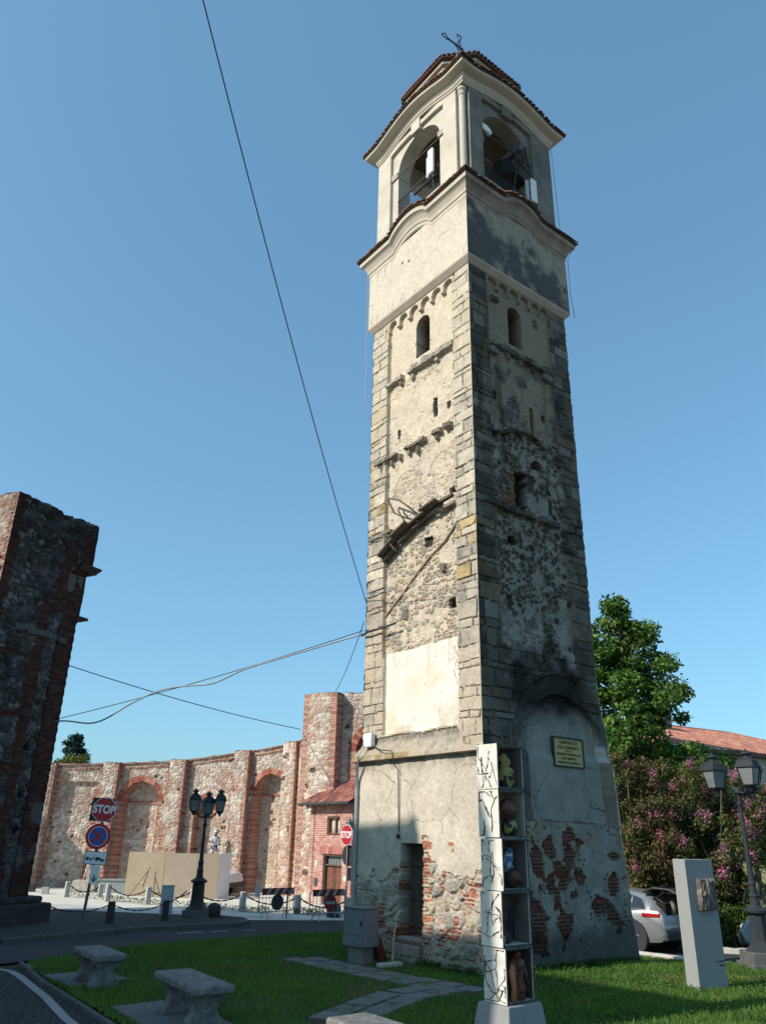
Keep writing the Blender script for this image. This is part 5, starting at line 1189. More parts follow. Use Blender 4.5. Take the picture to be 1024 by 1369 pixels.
# grass blades
def near_path(x, y, pts, w):
    r = np.zeros(x.shape, bool)
    for a, b in zip(pts[:-1], pts[1:]):
        ax, ay = a; bx_, by = b; L2 = (bx_ - ax) ** 2 + (by - ay) ** 2
        t = np.clip(((x - ax) * (bx_ - ax) + (y - ay) * (by - ay)) / L2, 0, 1); r |= np.hypot(x - ax - t * (bx_ - ax), y - ay - t * (by - ay)) < w
    return r
PADS = [[(-6.33, 17.10), (-5.55, 17.72), (-4.55, 16.85), (-5.32, 15.85)], [(-4.15, 14.30), (-3.30, 15.0), (-1.9, 13.1), (-2.8, 12.3)]]
def blades(N, x0, x1, y0, y1, hmin, hmax, w, dens=None):
    x = RNG.uniform(x0, x1, N); y = RNG.uniform(y0, y1, N)
    k = in_poly(x, y, LAWN) & (np.abs(x / np.maximum(y, 1)) < .62)
    tow = [tuple((P0 + LD * a + RD * b)[:2]) for a, b in ((0, 0), (TW, 0), (TW, TD + .4), (0, TD + .4))]
    k &= ~in_poly(x, y, tow)
    pn = near_path(x, y, P1, .50) | near_path(x, y, P2, .52); pn &= fbm(x * 3, y * 3, 9, 3) < .66
    k &= ~pn
    for p in PADS: k &= ~in_poly(x, y, p)
    patch = fbm(x * .8, y * .8, 61, 4)
    k &= RNG.random(N) < .05 + 1.35 * patch
    x, y, patch = x[k], y[k], patch[k]; n = len(x)
    hgt = RNG.uniform(hmin, hmax, n) * (.45 + 1.05 * patch) * (1 + 1.2 * (RNG.random(n) > .985)); a = RNG.uniform(0, 2 * np.pi, n); ln = RNG.uniform(.1, .9, n) * hgt; b = RNG.uniform(0, 2 * np.pi, n)
    ww = w * RNG.uniform(.6, 1.4, n)
    B = np.stack([x, y, .045 + gz(x, y)], 1)
    d = np.stack([np.cos(a) * ww, np.sin(a) * ww, 0 * a], 1); l_ = np.stack([np.cos(b) * ln, np.sin(b) * ln, hgt], 1)
    V = np.stack([B - d, B + d, B + l_], 1).reshape(-1, 3); F = np.arange(3 * n).reshape(-1, 3)
    g = RNG.random(n); base = np.array((.088, .192, .032)); c = base * (0.65 + .7 * g)[:, None]; c = mix(c, (.12, .215, .045), ss(.45, .7, patch) * .7); c = mix(c, (.24, .21, .10), (RNG.random(n) > .93) * .8); dry = ss(.64, .76, fbm(x * .55 + 3, y * .55, 77, 4)); c = mix(c, (.20, .19, .08), dry * .6)
    C = np.repeat(c, 3, 0)
    return V, F, C
Vb, Fb, Cb = blades(420000, -8, 15, 11, 30, .04, .085, .010)
me = bpy.data.meshes.new('grass'); set_mesh(me, Vb, Fb, Cb)
tag(link('grass', me, GRASSM), 'short green lawn grass growing round the tower foot', 'grass', kind='stuff')
# clover and weeds: broad little leaves
def tufts(N, cx, cy, sx, sy, s, col, hz):
    x = RNG.normal(cx, sx, N); y = RNG.normal(cy, sy, N); z = .05 + RNG.random(N) * hz + gz(x, y)
    a = RNG.uniform(0, 6.28, N); t = RNG.normal(0, .5, N); u = np.stack([np.cos(a), np.sin(a), 0 * a], 1) * s; v = np.stack([-np.sin(a) * np.cos(t), np.cos(a) * np.cos(t), np.sin(t)], 1) * s
    P = np.stack([x, y, z], 1); Vq = np.stack([P - u, P + v, P + u, P - v], 1).reshape(-1, 3)
    return Vq, np.arange(4 * N).reshape(-1, 4), np.repeat(np.array(col) * RNG.uniform(.6, 1.4, (N, 1)), 4, 0)
def clover():
    Vs, Fs, Cs = [], [], []; k = 0
    for i in range(420):
        while True:
            x, y = RNG.uniform(2.5, 10), RNG.uniform(14, 21)
            if in_poly(np.array([x]), np.array([y]), LAWN)[0] and not in_poly(np.array([x]), np.array([y]), [tuple((P0 + LD * a + RD * b)[:2]) for a, b in ((-.1, -.1), (TW, -.1), (TW, TD + .6), (-.1, TD + .6))])[0]: break
        v, f, c = tufts(14, x, y, .08, .08, .022, (.075, .15, .03), .10); Vs.append(v); Fs.append(f + k); Cs.append(c); k += len(v)
    for i in range(260):      # weeds along the tower foot and the path
        s = RNG.random(); e = RNG.random()
        p = (P0 + LD * (TW * s) - RD * (.15 + .25 * e)) if i % 2 else (P0 + RD * (TD * 1.08 * s) - LD * (.12 + .15 * e))
        v, f, c = tufts(12, p[0], p[1], .06, .06, .025, (.065, .12, .03), .13); Vs.append(v); Fs.append(f + k); Cs.append(c); k += len(v)
    me = bpy.data.meshes.new('clover'); set_mesh(me, np.concatenate(Vs), np.concatenate(Fs), np.concatenate(Cs))
    tag(link('clover', me, GRASSM), 'clover and weeds among the grass beside the tower', 'weeds', kind='stuff')
clover()
def weeds_strip(pts, N, name, lab):
    Vs, Fs, Cs = [], [], []; k = 0
    for i in range(N):
        t = RNG.random() * (len(pts) - 1); j = int(t); a, b = np.array(pts[j]), np.array(pts[j + 1]); p = a + (b - a) * (t - j) + RNG.normal(0, .15, 2)
        v, f, c = tufts(14, p[0], p[1], .12, .12, .035, (.11, .15, .04), .16); Vs.append(v); Fs.append(f + k); Cs.append(c); k += len(v)
    me = bpy.data.meshes.new(name); set_mesh(me, np.concatenate(Vs), np.concatenate(Fs), np.concatenate(Cs)); tag(link(name, me, GRASSM), lab, 'weeds', kind='stuff')
weeds_strip([(-13, 37.2), (-9, 34.3), (-4.8, 31.9), (-2.8, 31.6), (-.9, 31.0)], 160, 'weeds', 'sparse weeds growing along the far chain posts')
# ------------------------------------------------------------------ benches on their slabs
BSTONE = mat('mottled bench stone', (.155, .148, .142), .9, .5, 9, .25, 90, detail=12)
def bench(label, c, ang, L=1.75, W=.62):
    t = thing('stone_bench', label, 'bench', (c[0], c[1], 0.07), ang, 'stone benches on the lawn')
    MB().box((0, 0, .475), (L, W, .115)).build('seat', BSTONE, t, bevel=.035, seg=3)
    for s in (-1, 1):
        prof = [(-.27, 0), (.27, 0), (.265, .05), (.235, .09), (.17, .16), (.15, .22), (.17, .30), (.24, .37), (.25, .418), (-.25, .418), (-.24, .37), (-.17, .30), (-.15, .22), (-.17, .16), (-.235, .09), (-.265, .05)]
        m = MB(); m.prism([(y, z) for y, z in prof], s * L * .30 - .13, s * L * .30 + .13, M=Matrix.Rotation(math.radians(90), 3, 'Z')); m.build('leg', BSTONE, t, bevel=.02)
    return t
bdir = math.atan2(13.05 - 14.4, -2.05 + 2.95)
bench('nearer shaded stone bench with thick seat on its slab at lower left', (-2.74, 13.55), bdir)
bench('farther shaded stone bench, small in the lawn corner beside the kerb', (-5.07, 16.3), math.atan2(15.93 - 17.0, -4.51 + 5.26), 1.45, .56)
bench('sunlit stone bench cut by the bottom edge of the photo', (0.20, 10.42), bdir + .05, 1.75, .62)
PADM = mat('pad concrete', (.125, .125, .125), .9, .15, 2.5, .12, 60)
for p, lb in ((PADS[0], 'farther'), (PADS[1], 'nearer')): tag(MB().slab(p, .0, .072).build('bench_pad', PADM, bevel=.01), kind='structure')
PADS.append([(-.6, 11.6), (.2, 12.1), (1.2, 10.4), (.2, 9.8)]); tag(MB().slab(PADS[2], .0, .072).build('bench_pad', PADM), kind='structure')

# ------------------------------------------------------------------ road signs
def octa(r): return [(r * math.cos(math.pi / 8 + k * math.pi / 4), r * math.sin(math.pi / 8 + k * math.pi / 4)) for k in range(8)]
RX = Matrix.Rotation(math.radians(90), 4, 'X')
def stop_sign(t, z, rot, r=.325, y=-.05, tilt=0.0, name='stop_sign'):
    Mz = Matrix.Rotation(rot, 3, 'Z') @ Matrix.Rotation(tilt, 3, 'Y')
    o = MB().prism(octa(r), y, y - .015, M=Mz, o=(0, 0, z)).build(name, SIGNW, t)
    MB().prism(octa(r * .945), y - .017, y - .021, M=Mz, o=(0, 0, z)).build('face', REDP, o)
    M4 = Matrix.Translation((0, 0, z)) @ Mz.to_4x4() @ Matrix.Translation((0, y - .024, -.005)) @ RX
    text('lettering', 'STOP', r * .86, M4, SIGNW, o, bold=.009, sx=.80)
    return o
LS = (-6.74, 19.95)
t = thing('road_sign_post', 'leaning grey post with stop sign, blue no-stopping disc, tow-away panel and arrow plate', 'road sign', (LS[0], LS[1], 0), math.radians(10))
t.rotation_euler = (0, math.radians(3.0), math.radians(10))
MB().tube([(0, 0, -.1), (0, 0, 3.40)], .035, 12).build('pole', mat('dull grey post', (.10, .105, .11), .6, .15, 5, .05, 60, metal=.4), t)
so_ = stop_sign(t, 3.12, 0, .295, -.05)
MB().box((-.06, -.035, 3.11), (.50, .02, .53)).build('backing_plate', DARKP, t)
ro_ = MB().prism([(.285 * math.cos(a), .285 * math.sin(a)) for a in [2 * math.pi * k / 36 for k in range(36)]], -.05, -.065, o=(-.02, 0, 2.52)).build('no_stopping_sign', REDP, t)
bl = MB()
for q in range(4):
    a0, a1 = math.radians(45 + 90 * q + 8), math.radians(45 + 90 * q + 82)
    a = [a0 + (a1 - a0) * k / 10 for k in range(11)]; mid = (a0 + a1) / 2
    bl.prism([(.205 * math.cos(x), .205 * math.sin(x)) for x in a] + [(.04 * math.cos(mid), .04 * math.sin(mid))], -.067, -.071, o=(-.02, 0, 2.52))
bl.build('blue_sector', BLUEP, ro_)
rg_ = MB().tube([(-.02 + .212 * math.cos(a), -.067, 2.52 + .212 * math.sin(a)) for a in [2 * math.pi * k / 36 for k in range(37)]], .008, 4); rg_.build('white_ring', SIGNW, ro_)
tw = MB().box((.02, -.055, 2.05), (.48, .015, .26)).build('tow_away_panel', SIGNW, t, bevel=.004)
MB().box((.02, -.050, 2.05), (.51, .012, .29)).build('panel_edge', DARKP, tw)
ic = MB()
def flat(poly, z, x0=0): ic.prism(poly, -.065, -.069, o=(x0, 0, z))
flat([(-.20, .0), (-.05, .0), (-.05, .035), (-.02, .06), (.0, .085), (.012, .078), (-.02, .05), (-.03, .03), (-.03, -.01), (-.20, -.01)], 2.03); flat([(-.20, .0), (-.19, .03), (-.13, .035), (-.12, 0)], 2.03)
flat([(0, .01), (.04, .045), (.10, .045), (.15, .015), (.23, .0), (.235, -.03), (.01, -.012)], 2.03)
for (x, z) in ((-.165, 2.015), (-.085, 2.015), (.06, 2.012), (.185, 2.002)): ic.prism([(.026 * math.cos(k * .63), .026 * math.sin(k * .63)) for k in range(10)], -.066, -.0705, o=(x, 0, z))
ic.build('tow_truck_symbol', DARKP, tw)
ar = MB().box((.075, -.05, 1.70), (.19, .015, .40)).build('arrow_plate', SIGNW, t, bevel=.004)
am = MB(); am.prism([(-.012, .02), (.012, .02), (.012, -.09), (.055, -.045), (.065, -.065), (0, -.14), (-.065, -.065), (-.055, -.045), (-.012, -.09)], -.06, -.064, o=(.075, 0, 1.68)); am.build('down_arrow', DARKP, ar)
RS = (-.87, 25.8)
t = thing('road_sign_post', 'slim grey post with red stop sign over a round sign seen from behind', 'road sign', (RS[0], RS[1], 0), 0)
MB().tube([(0, 0, -.1), (0, 0, 2.95)], .03, 10).build('pole', GALV, t)
stop_sign(t, 2.68, math.radians(-50), .315, -.045)
db = MB(); Mz = Matrix.Rotation(math.radians(-48), 3, 'Z')
db.prism([(.30 * math.cos(a), .30 * math.sin(a)) for a in [2 * math.pi * k / 32 for k in range(32)]], .03, .045, M=Mz, o=(0, 0, 2.10)); db.box((0, .0, 2.10), (.06, .05, .56), M=Mz)
db.build('round_sign_back', DARKP, t)
MB().box((.07, .02, 1.58), (.11, .09, .36)).build('small_box', DARKP, t)

# ------------------------------------------------------------------ street barriers
def barrier(label, c, ang, sign):
    t = thing('street_barrier', label, 'barrier', (c[0], c[1], 0), ang, 'barriers across the road')
    f = MB()
    fr = [(-.72, 0, .30), (-.72, 0, .85), (-.66, 0, .93), (.66, 0, .93), (.72, 0, .85), (.72, 0, .30), (.66, 0, .24), (-.66, 0, .24), (-.72, 0, .30)]
    f.tube(fr, .018, 8)
    for k in range(1, 10): f.tube([(-.72 + k * .144, 0, .25), (-.72 + k * .144, 0, .92)], .008, 5)
    f.build('frame', GALV, t)
    for s in (-.45, .45): MB().tube([(s - .02, -.28, .0), (s, -.16, .16), (s, 0, .24), (s, .16, .16), (s + .02, .28, .0)], .016, 8).tube([(s, 0, .2), (s, 0, .4)], .016, 6).build('foot', GALV, t)
    bw = MB().box((.02, -.035, .855), (1.30, .02, .21)).build('striped_board', mat('dull red board', (.17, .018, .022), .7, .2, 6), t)
    st = MB()
    for k in range(4):
        x = -.50 + k * .32; st.prism([(x, -.098), (x + .13, -.098), (x + .27, .098), (x + .14, .098)], -.047, -.050, o=(.0, 0, .855))
    st.build('white_stripe', mat('dull white board', (.26, .27, .28), .7, .2, 6), bw)
    circ = [2 * math.pi * k / 32 for k in range(32)]
    if sign:
        o = MB().prism([(.25 * math.cos(a), .25 * math.sin(a)) for a in circ], -.06, -.075, o=(.08, 0, .55)).build('no_entry_sign', mat('dull red board', (.17, .018, .022)), t)
        MB().box((.08, -.079, .55), (.40, .006, .085)).build('white_bar', mat('dull white board', (.26, .27, .28)), o)
    else:
        o = MB().prism([(.25 * math.cos(a), .25 * math.sin(a)) for a in circ], -.05, -.065, o=(.0, 0, .52)).build('round_sign_back', DARKP, t)
        MB().bar((.42, -.03, .0), (.46, -.03, .9), .04).build('red_stake', mat('faded red paint', (.40, .13, .08), .7, .2), t)
        MB().box((-.82, -.02, .88), (.16, .08, .36)).build('warning_lamp_box', mat('pale plastic', (.50, .50, .48), .6, .1), t, bevel=.02)
    return t
barrier('striped street barrier on the left carrying a round sign seen from behind', (-3.38, 29.55), math.radians(42), False)
barrier('striped street barrier on the right carrying a red no-entry disc', (-1.62, 29.35), math.radians(38), True)

# ------------------------------------------------------------------ posts with chains
POSTD = mat('dark weathered post', (.05, .045, .042), .9, .4, 8, .3, 40); POSTL = mat('pale granite post', (.40, .39, .37), .85, .18, 10, .2, 80)
def post(label, c, h, w, m, group, rz=0.3, z=0.0):
    t = thing('chain_post', label, 'bollard', (c[0], c[1], z), rz, group)
    MB().box((0, 0, h / 2), (w, w, h), taper=.88).build('shaft', m, t, bevel=.03); MB().tube([(0, -w * .5, h - .07), (0, w * .5, h - .07)], .02, 6).build('chain_ring', IRON, t)
    return t
post('dark square stone post on the cobbled island, left of the pair', (-7.95, 26.1), .60, .22, POSTD, 'posts on the cobbled island', .5, .09)
post('dark square stone post on the cobbled island in front of the pale stele', (-6.60, 27.3), .58, .20, POSTD, 'posts on the cobbled island', .5, .09)
far_posts = [((-13.35, 37.2), .62, 'pale far chain post by the painted statue, first from the left'), ((-12.1, 37.8), .52, 'short pale far post just right of the sign pole'), ((-11.0, 35.4), .66, 'pale far chain post left of the plywood hoarding corner'), ((-9.05, 34.3), .64, 'pale far chain post in front of the leaning trestle'),
             ((-7.2, 34.0), .62, 'pale far chain post peeping out beside the lamp pillar'), ((-4.9, 31.95), .68, 'pale far chain post between lamp and left barrier'), ((-2.85, 31.8), .62, 'pale far chain post standing between the two barriers'), ((-.98, 31.2), .60, 'pale far chain post right of the stop sign pole')]
for (c, h, lb) in far_posts: post(lb, c, h, .22, POSTL, 'chain posts along the far lane', .55)
def chain(label, a, b, sag, r=.02):
    a, b = Vector(a), Vector(b); n = 16; mb = MB()
    pts = [a.lerp(b, k / n) - Vector((0, 0, sag * 4 * (k / n) * (1 - k / n))) for k in range(n + 1)]
    for k in range(n):
        d = (pts[k + 1] - pts[k]); c = (pts[k] + pts[k + 1]) / 2; mb.bar(pts[k] - d * .1, pts[k + 1] + d * .1, r * (1.9 if k % 2 else 1.0), r * (1.0 if k % 2 else 1.9))
    o = mb.build('chain', IRON); tag(o, label, 'chain', 'chains between the posts')
chain('dark chain from the pier foot to the first island post', (-9.9, 25.8, .62), (-7.95, 26.1, .62), .22)
chain('dark chain slung between the two island posts', (-7.95, 26.1, .62), (-6.60, 27.3, .60), .20)
chain('short chain rising from the right island post towards the stele', (-6.60, 27.3, .60), (-6.15, 28.0, .9), .06)
fpz = [(p[0][0], p[0][1], p[1] - .07) for p in far_posts]
for i, j, lb in ((0, 1, 'chain drooping below the painted statue'), (2, 3, 'chain in front of the hoarding left part'), (3, 4, 'chain passing behind the pale stele'), (4, 5, 'chain from the lamp pillar towards the barriers'), (5, 6, 'chain behind the left barrier'), (6, 7, 'chain behind the right barrier')):
    chain(lb, fpz[i], fpz[j], .30, .028)
for (x, y, h, lb) in ((-16.0, 40.0, .35, 'low dark stub post far left by the shaded wall foot'), (-14.9, 38.8, .28, 'low pale block far left on the gravel')):
    t = thing('stone_stub', lb, 'bollard', (x, y, 0), .2); MB().box((0, 0, h / 2), (.3, .25, h)).build('block', POSTL if h < .3 else POSTD, t, bevel=.02)
t = thing('stone_dome', 'round-topped dark stone bollard right behind the lamp pedestal', 'bollard', (-5.35, 28.75, .05)); MB().lathe([(.23, 0), (.24, .25), (.22, .36), (.14, .45), (.001, .48)], (0, 0, 0), 18).build('stone', POSTD, t, smooth=True)
t = thing('stone_dome', 'round stone bollard hidden behind the no-entry disc', 'bollard', (-1.45, 30.6, 0)); MB().lathe([(.24, 0), (.25, .3), (.2, .42), (.001, .5)], (0, 0, 0), 18).build('stone', POSTD, t, smooth=True)
t = thing('stele', 'pale blue-grey stele leaning a little behind the island posts', 'stele', (-7.05, 29.2, .05), .25)
MB().box((0, 0, .46), (.42, .16, .92), taper=.96).build('slab', mat('bluish white panel', (.42, .46, .50), .6, .1, 3), t, bevel=.01); MB().box((0, -.005, .93), (.44, .18, .03)).build('cap', GALV, t)

# ------------------------------------------------------------------ lamp posts
def lantern(t, c, s=1.0, rz=0.0, mk=IRON, mtop=IRON):
    c = Vector(c); l = MB().lathe([(.155 * s, 0), (.245 * s, .36 * s)], tuple(c), 4, ph=math.pi / 4 + rz).build('lantern_glass', MILK, t)
    e = MB()
    for k in range(4):
        a = math.pi / 4 + rz + k * math.pi / 2; p = Vector((math.cos(a), math.sin(a), 0)); e.bar(c + p * .158 * s, c + p * .25 * s + Vector((0, 0, .36 * s)), .022 * s)
        b = a + math.pi / 2; q = Vector((math.cos(b), math.sin(b), 0))
        for (r, z) in ((.16, 0), (.255, .36)): e.bar(c + p * r * s + Vector((0, 0, z * s)), c + q * r * s + Vector((0, 0, z * s)), .022 * s)
    e.lathe([(.03 * s, -.14 * s), (.06 * s, -.08 * s), (.14 * s, -.01 * s)], tuple(c), 8); e.build('lantern_frame', mk, l)
    MB().lathe([(.295 * s, .36 * s), (.285 * s, .385 * s), (.225 * s, .50 * s), (.11 * s, .57 * s)], tuple(c), 4, ph=math.pi / 4 + rz).lathe([(.085 * s, .56 * s), (.07 * s, .62 * s), (.125 * s, .64 * s), (.115 * s, .67 * s), (.05 * s, .71 * s), (.022 * s, .74 * s), (.001, .76 * s)], tuple(c), 12).build('lantern_cap', mtop, l)
    return l
def lamp_post(label, c, H, heads, s, rz, mk, step):
    t = thing('street_lamp', label, 'street lamp', (c[0], c[1], step), rz)
    MB().box((0, 0, .12), (.78, .78, .26), taper=.97).box((0, 0, -.1), (.9, .9, .24)).build('stone_base', mat('dark lamp stone', (.10, .10, .10), .9, .3, 6, .3, 40), t, bevel=.02)
    MB().lathe([(.36, .25), (.34, .29), (.26, .36), (.22, .48), (.21, .62), (.20, 1.02), (.215, 1.05)], (0, 0, 0), 8).lathe([(.27, 1.05), (.28, 1.10), (.18, 1.16), (.12, 1.20), (.105, 1.36), (.12, 1.40), (.09, 1.45), (.085, 1.62), (.10, 1.66), (.07, 1.72)], (0, 0, 0), 14).build('pedestal', mk, t)
    MB().lathe([(.07, 1.7), (.062, 2.2), (.05, H - 1.25), (.075, H - 1.22), (.075, H - 1.16), (.045, H - 1.12), (.045, H - .98), (.10, H - .93), (.07, H - .86), (.045, H - .8)], (0, 0, 0), 12).build('pole', mk, t)
    z0 = H - .92
    for (dx, dy, zl, r) in heads:
        v = Vector((dx, dy, 0)); L = v.length
        if L > .05:
            u = v / L; pts = [u * .05 + Vector((0, 0, z0)), u * L * .45 + Vector((0, 0, z0 - .02)), u * L * .72 + Vector((0, 0, z0 + .10)), u * L * .8 + Vector((0, 0, z0 + .24)), v + Vector((0, 0, zl - .12 * s))]
        else: pts = [Vector((0, 0, z0)), Vector((0, 0, zl - .1 * s))]
        MB().tube(pts, .028 * s, 8).build('arm', mk, t); lantern(t, (dx, dy, zl), s, r, mk, mk)
    return t
lamp_post('black three-armed street lamp on the cobbled island', (-5.83, 28.25), 3.99, [(-.40, -.10, 3.24, .3), (.46, .0, 3.24, .2), (.02, .12, 3.16, .5)], .98, 0.0, IRON, .10)
lampr = mat('blue-grey lamp paint', (.028, .034, .04), .7, .25, 5, .1, 40, spec=.2)
lamp_post('grey two-lantern street lamp by the flowering tree at the right edge', (8.95, 20.2), 4.62, [(-.50, .06, 3.80, .35), (.16, -.40, 3.86, .75), (.6, .5, 3.85, .3)], 1.12, 0.0, lampr, .12)

# ------------------------------------------------------------------ hoarding, trestle, van, bench by the wall
PLY = mat('plywood', (.36, .27, .185), .8, .10, 2.5, .1, 40)
t = thing('plywood_hoarding', 'tan plywood hoarding with a white end panel in front of the apse', 'hoarding', (-9.2, 38.6, 0))
HP = [(-11.45, 39.2), (-9.45, 38.0), (-8.0, 37.95), (-6.95, 37.75)]
for i in range(3):
    a, b = np.array(HP[i]), np.array(HP[i + 1]); L = np.linalg.norm(b - a); c = (a + b) / 2
    mm = bpy.data.materials.get('plywood'); m2 = mat('plywood %d' % i, [(.27, .215, .155), (.36, .295, .225), (.285, .225, .165)][i], .8, .10, 2.0, .1, 40)
    MB().box((c[0], c[1], .91), (L - .01, .04, 1.82), rz=math.atan2(*(b - a)[::-1])).build('plywood_panel', m2, t, world=True)
a, b = np.array(HP[3]), np.array((-6.62, 38.65)); c = (a + b) / 2
MB().box((c[0], c[1], .93), (np.linalg.norm(b - a), .04, 1.86), rz=math.atan2(*(b - a)[::-1])).build('white_panel', mat('white board', (.62, .63, .68), .7, .05), t, world=True)
TRW = mat('raw timber', (.45, .33, .20), .8, .2)
t = thing('wooden_trestle', 'thin wooden A-shaped trestle leaning on the plywood hoarding', 'trestle', (-10.3, 37.6, 0), -.35)
MB().bar((-.55, -.1, 0), (.0, .55, 1.22), .05).build('leg', TRW, t); MB().bar((.18, -.1, .45), (-.05, .5, 1.05), .04).build('leg', WOODD, t); MB().bar((-.28, .25, .62), (.1, .2, .62), .035).build('crossbar', TRW, t)
t = thing('stone_trough', 'long grey stone trough at the foot of the apse behind the chain posts', 'trough', (-12.1, 40.6, 0), -.05); MB().box((0, 0, .27), (1.9, .6, .54)).build('basin', mat('bluish stone', (.22, .26, .27), .85, .2), t, bevel=.03); MB().box((0, 0, .55), (2.0, .7, .06)).build('rim', mat('bluish stone', (.22, .26, .27)), t)
# van
VANP = mat('white van paint', (.60, .60, .62), .3, .04, 2, 0, spec=.5); TYRE = mat('tyre rubber', (.02, .02, .021), .85, .2, 12, .1); RIM = mat('alloy', (.50, .51, .53), .35, .1, 6, 0, metal=.7)
def wheel(t, c, r, w, axis_rz=0.0, rim=RIM, spokes=5, name='wheel'):
    M = Matrix.Rotation(math.radians(90), 3, 'X')
    o = MB().lathe([(r * .62, -w / 2), (r * .92, -w / 2), (r, -w * .36), (r, w * .36), (r * .92, w / 2), (r * .62, w / 2)], c, 28, M=M).build(name, TYRE, t, smooth=False)
    q = MB(); q.lathe([(r * .58, -w * .40), (r * .66, -w * .46), (r * .66, w * .46), (r * .58, w * .40)], c, 28, M=M)
    for sg in (-1, 1):
        for k in range(spokes):
            a = 2 * math.pi * k / spokes + .3; d = Vector((math.cos(a), 0, math.sin(a))); q.bar(Vector(c) + d * r * .1 + Vector((0, sg * w * .44, 0)), Vector(c) + d * r * .62 + Vector((0, sg * w * .42, 0)), r * .17, w * .08)
        q.lathe([(.001, 0), (r * .17, 0), (r * .17, w * .06)], (c[0], c[1] + sg * w * .46, c[2]), 12, M=M)
    q.build('rim', rim, o); MB().lathe([(r * .6, -w * .1), (r * .6, w * .1)], c, 20, M=M).build('brake_disc', DARKP, o)
    return o
t = thing('white_van', 'white van with its nose showing beyond the white hoarding panel', 'van', (-7.35, 40.2, 0), math.radians(-12))
vp = [(-3.6, .38), (-3.6, 1.3), (-3.5, 1.45), (-1.9, 1.58), (-1.35, 1.56), (-.55, 1.22), (.25, 1.08), (.78, .92), (.86, .72), (.86, .40), (.62, .36)]
b_ = MB().prism(vp, -.88, .88).build('body', VANP, t, bevel=.09, seg=3)
MB().prism([(-1.9, 1.50), (-1.35, 1.49), (-.72, 1.22), (-1.9, 1.15)], -.90, .90).build('side_window', GLASSD, t); MB().prism([(-1.30, 1.53), (-1.26, 1.54), (-.60, 1.24), (-.66, 1.22)], -.78, .78, o=(.03, 0, .03)).build('windscreen', GLASSD, t)
for s in (-.86, .86): MB().box((.70, s * .84, .82), (.26, .22, .16)).build('headlight', mat('headlight lens', (.6, .6, .6), .2, .05), t, bevel=.03)
MB().box((.80, 0, .48), (.2, 1.8, .22)).build('bumper', DARKP, t, bevel=.04)
for y in (-.84, .84):
    MB().lathe([(.40, -.09), (.40, .09)], (.02, y, .33), 24, M=Matrix.Rotation(math.radians(90), 3, 'X')).build('wheel_arch', DARKP, t)
    wheel(t, (.02, y, .32), .32, .2, spokes=6); wheel(t, (-2.7, y, .32), .32, .2, spokes=6)
for y in (-.98, .98): MB().box((-.72, y, 1.25), (.12, .2, .22)).build('wing_mirror', DARKP, t, bevel=.03)

# ------------------------------------------------------------------ painted figures by the apse
def figure(label, c, h, rz, pal_, zbase, seed):
    t = thing('painted_statue', label, 'statue', (c[0], c[1], zbase), rz); k = h / 1.75
    def skin(name, chains, m):
        bm = bmesh.new(); lay = bm.verts.layers.skin.verify(); root = True; vs = {}
        for ch in chains:
            pv = None
            for (p, r) in ch:
                key = tuple(round(q, 3) for q in p)
                v = vs.get(key)
                if v is None:
                    v = bm.verts.new([q * k for q in p]); v[lay].radius = (r * k, r * k); v[lay].use_root = root; root = False; vs[key] = v
                if pv is not None and bm.edges.get((pv, v)) is None: bm.edges.new((pv, v))
                pv = v
        me = bpy.data.meshes.new(name); bm.to_mesh(me); bm.free(); o = link(name, me, m, t); o.modifiers.new('skin', 'SKIN'); q = o.modifiers.new('sub', 'SUBSURF'); q.levels = q.render_levels = 2
        for p in me.polygons: p.use_smooth = True
        return o
    pel = (0, 0, .95)
    skin('body', [[(pel, .14), ((0, 0, 1.15), .13), ((0, .01, 1.38), .15), ((0, 0, 1.50), .06), ((0, -.01, 1.58), .075), ((0, -.01, 1.66), .095), ((0, 0, 1.73), .07)],
                  [(pel, .14), ((.10, 0, .88), .10), ((.14, -.04, .50), .075), ((.17, .02, .10), .05), ((.18, -.10, .04), .045)], [(pel, .14), ((-.10, 0, .88), .10), ((-.16, .0, .50), .075), ((-.24, .06, .10), .05), ((-.25, -.06, .04), .045)],
                  [((0, .01, 1.38), .15), ((.20, 0, 1.40), .065), ((.27, -.04, 1.12), .05), ((.20, -.2, .95), .038)], [((0, .01, 1.38), .15), ((-.20, 0, 1.40), .065), ((-.30, -.02, 1.14), .05), ((-.22, -.16, 1.28), .038)]], pal_[0])
    MB().ell((0, .02 * k, 1.70 * k), (.10 * k, .11 * k, .075 * k), n=14, k=8).build('hair', pal_[1], t, smooth=True)
    MB().lathe([(.17 * k, .80 * k), (.18 * k, .98 * k), (.145 * k, 1.12 * k), (.18 * k, 1.36 * k), (.15 * k, 1.45 * k)], (0, 0, 0), 18, sy=.72).build('tunic', pal_[2], t, smooth=True)
    for s in (-1, 1): MB().ell((s * .035 * k, -.10 * k, 1.645 * k), (.014 * k, .012 * k, .012 * k), n=8, k=6).build('eye', DARKP, t)
    MB().ell((0, -.112 * k, 1.615 * k), (.016 * k, .022 * k, .026 * k), n=8, k=6).build('nose', pal_[0], t)
    return t
def patchy(name, c1, c2, sc=7):
    m = mat(name, c1, .6, .02, sc, 0, col2=c2, detail=1); r = [n for n in m.node_tree.nodes if n.type == 'VALTORGB'][0]; r.color_ramp.interpolation = 'CONSTANT'; r.color_ramp.elements[1].position = .5; return m
sp = patchy('black and white painted plaster', (.02, .02, .025), (.72, .72, .76), 5)
ped = thing('pedestal', 'rough stone plinth under the colourful statue beside the left sign pole', 'pedestal', (-13.75, 40.6, 0)); MB().box((0, 0, .26), (1.25, .7, .52), taper=.85).build('plinth', mat('pale plinth stone', (.36, .33, .28), .9, .3, 5, .4, 20), ped, bevel=.06)
